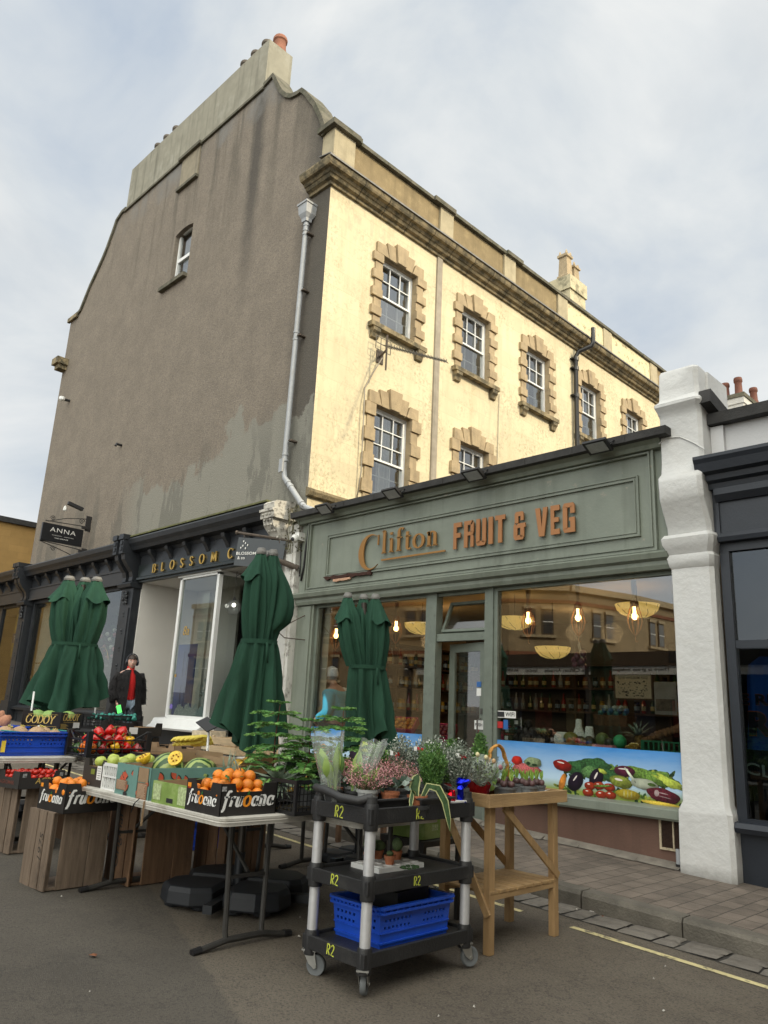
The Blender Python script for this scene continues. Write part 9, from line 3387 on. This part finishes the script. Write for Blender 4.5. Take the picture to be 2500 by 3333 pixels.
def head(par, c, m, hairm, s=1.0, turn=0, hair='up'):
 """head with brow, eye sockets, nose, lips, chin, ears; faces local -Y"""
 b = MB()
 nr, nc = 22, 28
 vs = []
 for i in range(nr + 1):
  ph = PI * i / nr
  for j in range(nc):
   th = 2 * PI * j / nc
   x, y, z = math.sin(ph) * math.sin(th), -math.sin(ph) * math.cos(th), math.cos(ph)
   X, Y, Z = x * .073, y * .092, z * .112
   front = max(0, -y)
   if z < 0:
    X *= 1 - .3 * (-z) ** 1.3
    Y *= 1 - .22 * (-z) if y > 0 else 1 - .06 * (-z)
   for ex in (-.028, .028):
    d2 = ((X - ex) / .017) ** 2 + ((Z - .008) / .012) ** 2
    if front > .3:
     Y += .008 * math.exp(-d2)
   if front > .5:
    Y -= .021 * math.exp(-((X / .011) ** 2)) * math.exp(-(((Z + .022) / .017) ** 2))
    Y -= .007 * math.exp(-((X / .008) ** 2)) * math.exp(-(((Z + .004) / .02) ** 2))
    Y -= .006 * math.exp(-((X / .02) ** 2)) * math.exp(-(((Z + .05) / .006) ** 2))
    Y -= .005 * math.exp(-((X / .02) ** 2)) * math.exp(-(((Z + .061) / .006) ** 2))
    Y += .004 * math.exp(-((X / .02) ** 2)) * math.exp(-(((Z + .0555) / .003) ** 2))
    Y -= .009 * math.exp(-((X / .022) ** 2)) * math.exp(-(((Z + .09) / .015) ** 2))
    Y -= .004 * math.exp(-(((Z - .028) / .01) ** 2))
   vs.append((X, Y, Z))
 fs = [(i * nc + j, i * nc + (j + 1) % nc, (i + 1) * nc + (j + 1) % nc, (i + 1) * nc + j) for i in range(nr) for j in range(nc)]
 b.add(vs, fs, 0)
 for sx in (-1, 1):
  b.ball((sx * .074, .012, -.005), .022, 8, 0, sx=.35, sy=.7, sz=1.1)
 for ex in (-.028, .028):
  b.ball((ex, -.0765, .008), .011, 8, 1, sz=.75)
  b.ball((ex, -.0855, .008), .0048, 6, 2)
  b.tube([(ex - .017, -.085, .026), (ex, -.0925, .031), (ex + .017, -.086, .026)], .003, 4, 3)
 b.tube([(-.02, -.0905, -.054), (0, -.0965, -.054), (.02, -.0905, -.054)], .0038, 5, 4)
 M_ = Matrix.Translation(c) @ Matrix.Rotation(turn, 4, 'Z') @ Matrix.Scale(s, 4)
 b.xf(M_)
 q_ = child(b, 'head', [m, mat('eye_white', (.7, .7, .68), .3), mat('iris', (.03, .02, .015), .3), hairm, mat('lips', (.4, .1, .09), .4)], par, True)
 h = MB()
 vs = []
 for i in range(15):
  ph = PI * i / 14 * .62
  for j in range(nc):
   th = 2 * PI * j / nc
   x, y, z = math.sin(ph) * math.sin(th), -math.sin(ph) * math.cos(th), math.cos(ph)
   lim = .62 if y < -.35 else 1.0
   if ph > PI * .62 * lim:
    ph2 = PI * .62 * lim
    x, y, z = math.sin(ph2) * math.sin(th), -math.sin(ph2) * math.cos(th), math.cos(ph2)
   k = 1.07 + .015 * math.sin(th * 9)
   vs.append((x * .075 * k, y * .094 * k, z * .114 * k))
 h.add(vs, [(i * nc + j, i * nc + (j + 1) % nc, (i + 1) * nc + (j + 1) % nc, (i + 1) * nc + j) for i in range(14) for j in range(nc)])
 if hair == 'up':
  h.ball((0, .07, .075), .035, 9, lump=.1)
 h.xf(M_)
 child(h, 'hair', hairm, par, True)
 return M_
hairm = mat('dark_hair', (.03, .018, .012), .6, .3, 60)
MH = head(WM, (0, -.02, 1.47), skinm, hairm, 1.04, R_(-16))
b = MB()
b.tube([(.088 * math.cos(a), .0, .02 + .115 * math.sin(a)) for a in [PI * k / 14 for k in range(15)]], .009, 8)
for sx in (-1, 1):
 k = len(b.v)
 b.lathe([(.04, -.014), (.046, 0), (.04, .014), (.02, .02)], (0, 0, 0), 14)
 b.v[k:] = [(sx * (.084 + v[2]), v[0] * .9 + .0, v[1] * 1.15 - .0) for v in b.v[k:]]
b.xf(MH)
child(b, 'headphones', mat('headphone_navy', (.012, .015, .025), .35), WM, True, ang=50)
b = MB()
rings = []
for z, rx, ry in ((.86, .135, .1), (1.0, .13, .1), (1.15, .14, .11), (1.25, .13, .1), (1.31, .09, .075), (1.34, .065, .06), (1.40, .062, .058), (1.41, .05, .05)):
 rings.append([(rx * math.cos(a), ry * math.sin(a) * 1.15, z) for a in [2 * PI * j / 24 for j in range(24)]])
b.loft(rings)
child(b, 'roll_neck', mat('red_knit', (.5, .012, .012), .9, .2, 60, .6, 60), WM, True)
skin_body('jeans', [(0, 0, .86), (-.085, 0, .8), (-.09, -.09, .44), (-.085, -.03, .1), (.085, 0, .8), (.09, .04, .44), (.085, .15, .12)], [(0, 1), (1, 2), (2, 3), (0, 4), (4, 5), (5, 6)], [(.13, .11), .092, .07, .062, .092, .07, .062], mat('washed_denim', (.2, .26, .33), .9, .25, 12, .4, 90), WM)
b = MB()
for sx, y in ((-1, -.09), (1, .1)):
 b.ball((sx * .086, y, .045 + (.05 if sx > 0 else 0)), .06, 10, sx=.75, sy=1.8, sz=.75)
child(b, 'shoe', mat('dark_shoe', (.02, .02, .02), .5), WM, True)
fur = mat('black_fur', (.009, .008, .009), .95, .5, 40, 1, 40)
b = MB()
rings = []
prof = [(1.345, .08, .08), (1.31, .14, .1), (1.26, .21, .13), (1.15, .235, .16), (.98, .235, .17), (.8, .25, .19), (.6, .28, .205), (.42, .3, .22), (.34, .3, .22)]
nA = 34
for z, rx, ry in prof:
 half = .2 + .16 * (1.3 - z)        # opening half-angle at the front
 ring = []
 for j in range(nA):
  a = -PI / 2 + half + (2 * PI - 2 * half) * j / (nA - 1)
  k = 1 + .03 * math.sin(j * 1.7 + z * 9)
  ring.append((rx * k * math.cos(a), ry * k * math.sin(a), z))
 rings.append(ring)
b.loft(rings, 0, False)
for sx, pts in ((-1, [(-.16, 0, 1.28), (-.225, .03, 1.1), (-.24, .02, .98), (-.22, -.07, .83)]), (1, [(.16, 0, 1.28), (.225, .03, 1.1), (.24, .02, .98), (.235, -.02, .8)])):
 b.tube(pts, [.085, .085, .083, .09], 12)
q = random.Random(77)
base = list(b.v)
faces = list(b.f)
for i in range(2600):
 f = faces[q.randrange(len(faces))]
 w_ = [q.random() for _ in f]
 s_ = sum(w_)
 p = Vector((0, 0, 0))
 for wi, vi in zip(w_, f):
  p += Vector(base[vi]) * (wi / s_)
 out = Vector((p.x, p.y, 0))
 out = out.normalized() if out.length > .01 else Vector((0, -1, 0))
 d = (out * .55 + Vector((q.uniform(-.6, .6), q.uniform(-.6, .6), -1))).normalized() * q.uniform(.035, .075)
 e = d.cross(out)
 e = e.normalized() * .006 if e.length > 1e-3 else Vector((.006, 0, 0))
 b.add([p - e, p + e, p + d], [(0, 1, 2)])
child(b, 'coat', fur, WM, True)
def hand(par, c, m, sgn=1, s=1.0, rot=None, nm='hand'):
 """relaxed curled hand: palm, four bent fingers of unequal length and a side thumb"""
 J, E2, Rd = [(0, 0, .02), (0, 0, -.035), (0, 0, -.07)], [(0, 1), (1, 2)], [(.022, .014), (.034, .014), (.034, .013)]
 for i, (x, L_) in enumerate(((-.027, .062), (-.009, .07), (.009, .066), (.026, .052))):
  k = len(J)
  J += [(x, -.002, -.085), (x, -.012, -.085 - L_ * .42), (x, -.034, -.085 - L_ * .68), (x, -.048, -.085 - L_ * .6)]
  Rd += [.0088, .0085, .0078, .0068]
  E2 += [(2, k), (k, k + 1), (k + 1, k + 2), (k + 2, k + 3)]
 k = len(J)
 J += [(sgn * .04, -.01, -.035), (sgn * .052, -.028, -.06), (sgn * .046, -.04, -.085)]
 Rd += [.011, .0095, .008]
 E2 += [(1, k), (k, k + 1), (k + 1, k + 2)]
 M_ = Matrix.Translation(c) @ (rot or Matrix.Identity(4)) @ Matrix.Scale(s, 4)
 o = skin_body(nm, [tuple(M_ @ Vector(j)) for j in J], E2, Rd, m, par, 0, 1)
 return o
hand(WM, (-.185, -.125, .77), skinm, 1, 1, Matrix.Rotation(R_(20), 4, 'X'))
hand(WM, (.2, -.05, .74), skinm, -1)
ph_ = thing('mobile_phone', 'mobile phone with a bright green screen in the hand of the person in black', 'phone', (0, 0, 0))
ph_.location = WM.matrix_world @ Vector((0, 0, 0))
Rz = Matrix.Rotation(R_(84), 4, 'Z')
wp_ = Vector((PXp, PYp, pg)) + (Rz @ Vector((-.185, -.2, .7)))
ph_.location = wp_
b = MB()
b.box(-.038, .038, -.005, .005, -.075, .075, 0)
b.box(-.035, .035, -.0065, -.0052, -.07, .07, 1)
b.xf(Matrix.Rotation(R_(62), 4, 'Z') @ Matrix.Rotation(R_(-18), 4, 'Y') @ Matrix.Rotation(R_(-25), 4, 'X'))
child(b, 'phone_body', [ink, mat('green_screen', (.06, .8, .1), .4, .02, 5, emit=.5)], ph_, bevel=.002)
CM = thing('person', 'person in a blue jacket with a white shoulder and pale beanie inside the green shop', 'person', (-8.24, 7.36, .31))
CM.rotation_euler.z = R_(-70)
J = [(0, 0, .95), (0, .0, 1.12), (0, -.02, 1.3), (0, -.04, 1.43), (0, -.07, 1.5), (0, -.1, 1.58), (-.19, -.03, 1.38), (-.25, 0, 1.12), (-.2, -.2, 1.02), (-.17, -.26, 1.0), (.19, -.03, 1.38), (.25, 0, 1.12), (.2, -.2, 1.02), (.17, -.26, 1.0), (-.1, 0, .88), (-.1, -.02, .48), (-.1, 0, .08), (-.1, -.12, .03), (.1, 0, .88), (.1, -.02, .48), (.1, 0, .08), (.1, -.12, .03)]
Rr2 = [(.15, .12), (.15, .12), (.17, .13), (.12, .09), .055, .055, .07, .055, .04, .03, .07, .055, .04, .03, .09, .065, .045, .04, .09, .065, .045, .04]
skin_body('body', J, E_, Rr2, skinm2, CM)
jk = [(p[0] * 1.06, p[1], p[2]) for p in J[:5]] + [J[6], J[7], J[8], J[10], J[11], J[12]]
skin_body('jacket', [J[0], J[1], J[2], J[3], J[6], J[7], J[8], J[10], J[11], J[12]], [(0, 1), (1, 2), (2, 3), (3, 4), (4, 5), (5, 6), (3, 7), (7, 8), (8, 9)], [(.19, .16), (.19, .16), (.21, .17), (.14, .12), .1, .085, .065, .1, .085, .065], mat('blue_jacket', (.07, .42, .6), .6, .1, 8, .2, 40), CM)
b = MB()
b.ball((-.2, -.02, 1.42), .1, 12, sz=.6)
child(b, 'white_yoke', whitep, CM, True)
b = MB()
b.box(-.33, -.325, -.06, .05, 1.22, 1.3)
child(b, 'badge', ink, CM)
M2 = head(CM, (0, -.13, 1.62), skinm2, mat('grey_hair', (.35, .34, .33), .8), 1.02, 0, 'n')
b = MB()
b.lathe([(.085, -.01), (.088, .02), (.086, .06), (.07, .105), (.035, .135), (.005, .142)], (0, .01, 0), 18, sy=1.18)
b.xf(M2)
child(b, 'beanie', mat('pale_knit', (.75, .77, .82), .9, .2, 60, .6, 60), CM, True)
skin_body('trousers', [J[0], J[14], J[15], J[16], J[18], J[19], J[20]], [(0, 1), (1, 2), (2, 3), (0, 4), (4, 5), (5, 6)], [(.16, .14), .11, .085, .075, .11, .085, .075], mat('dark_trousers', (.03, .03, .035), .9), CM)
hand(CM, (-.17, -.28, 1.0), skinm2, 1, 1, Matrix.Rotation(R_(60), 4, 'X'))
hand(CM, (.17, -.28, 1.0), skinm2, -1, 1, Matrix.Rotation(R_(60), 4, 'X'))
bpy.context.view_layer.update()
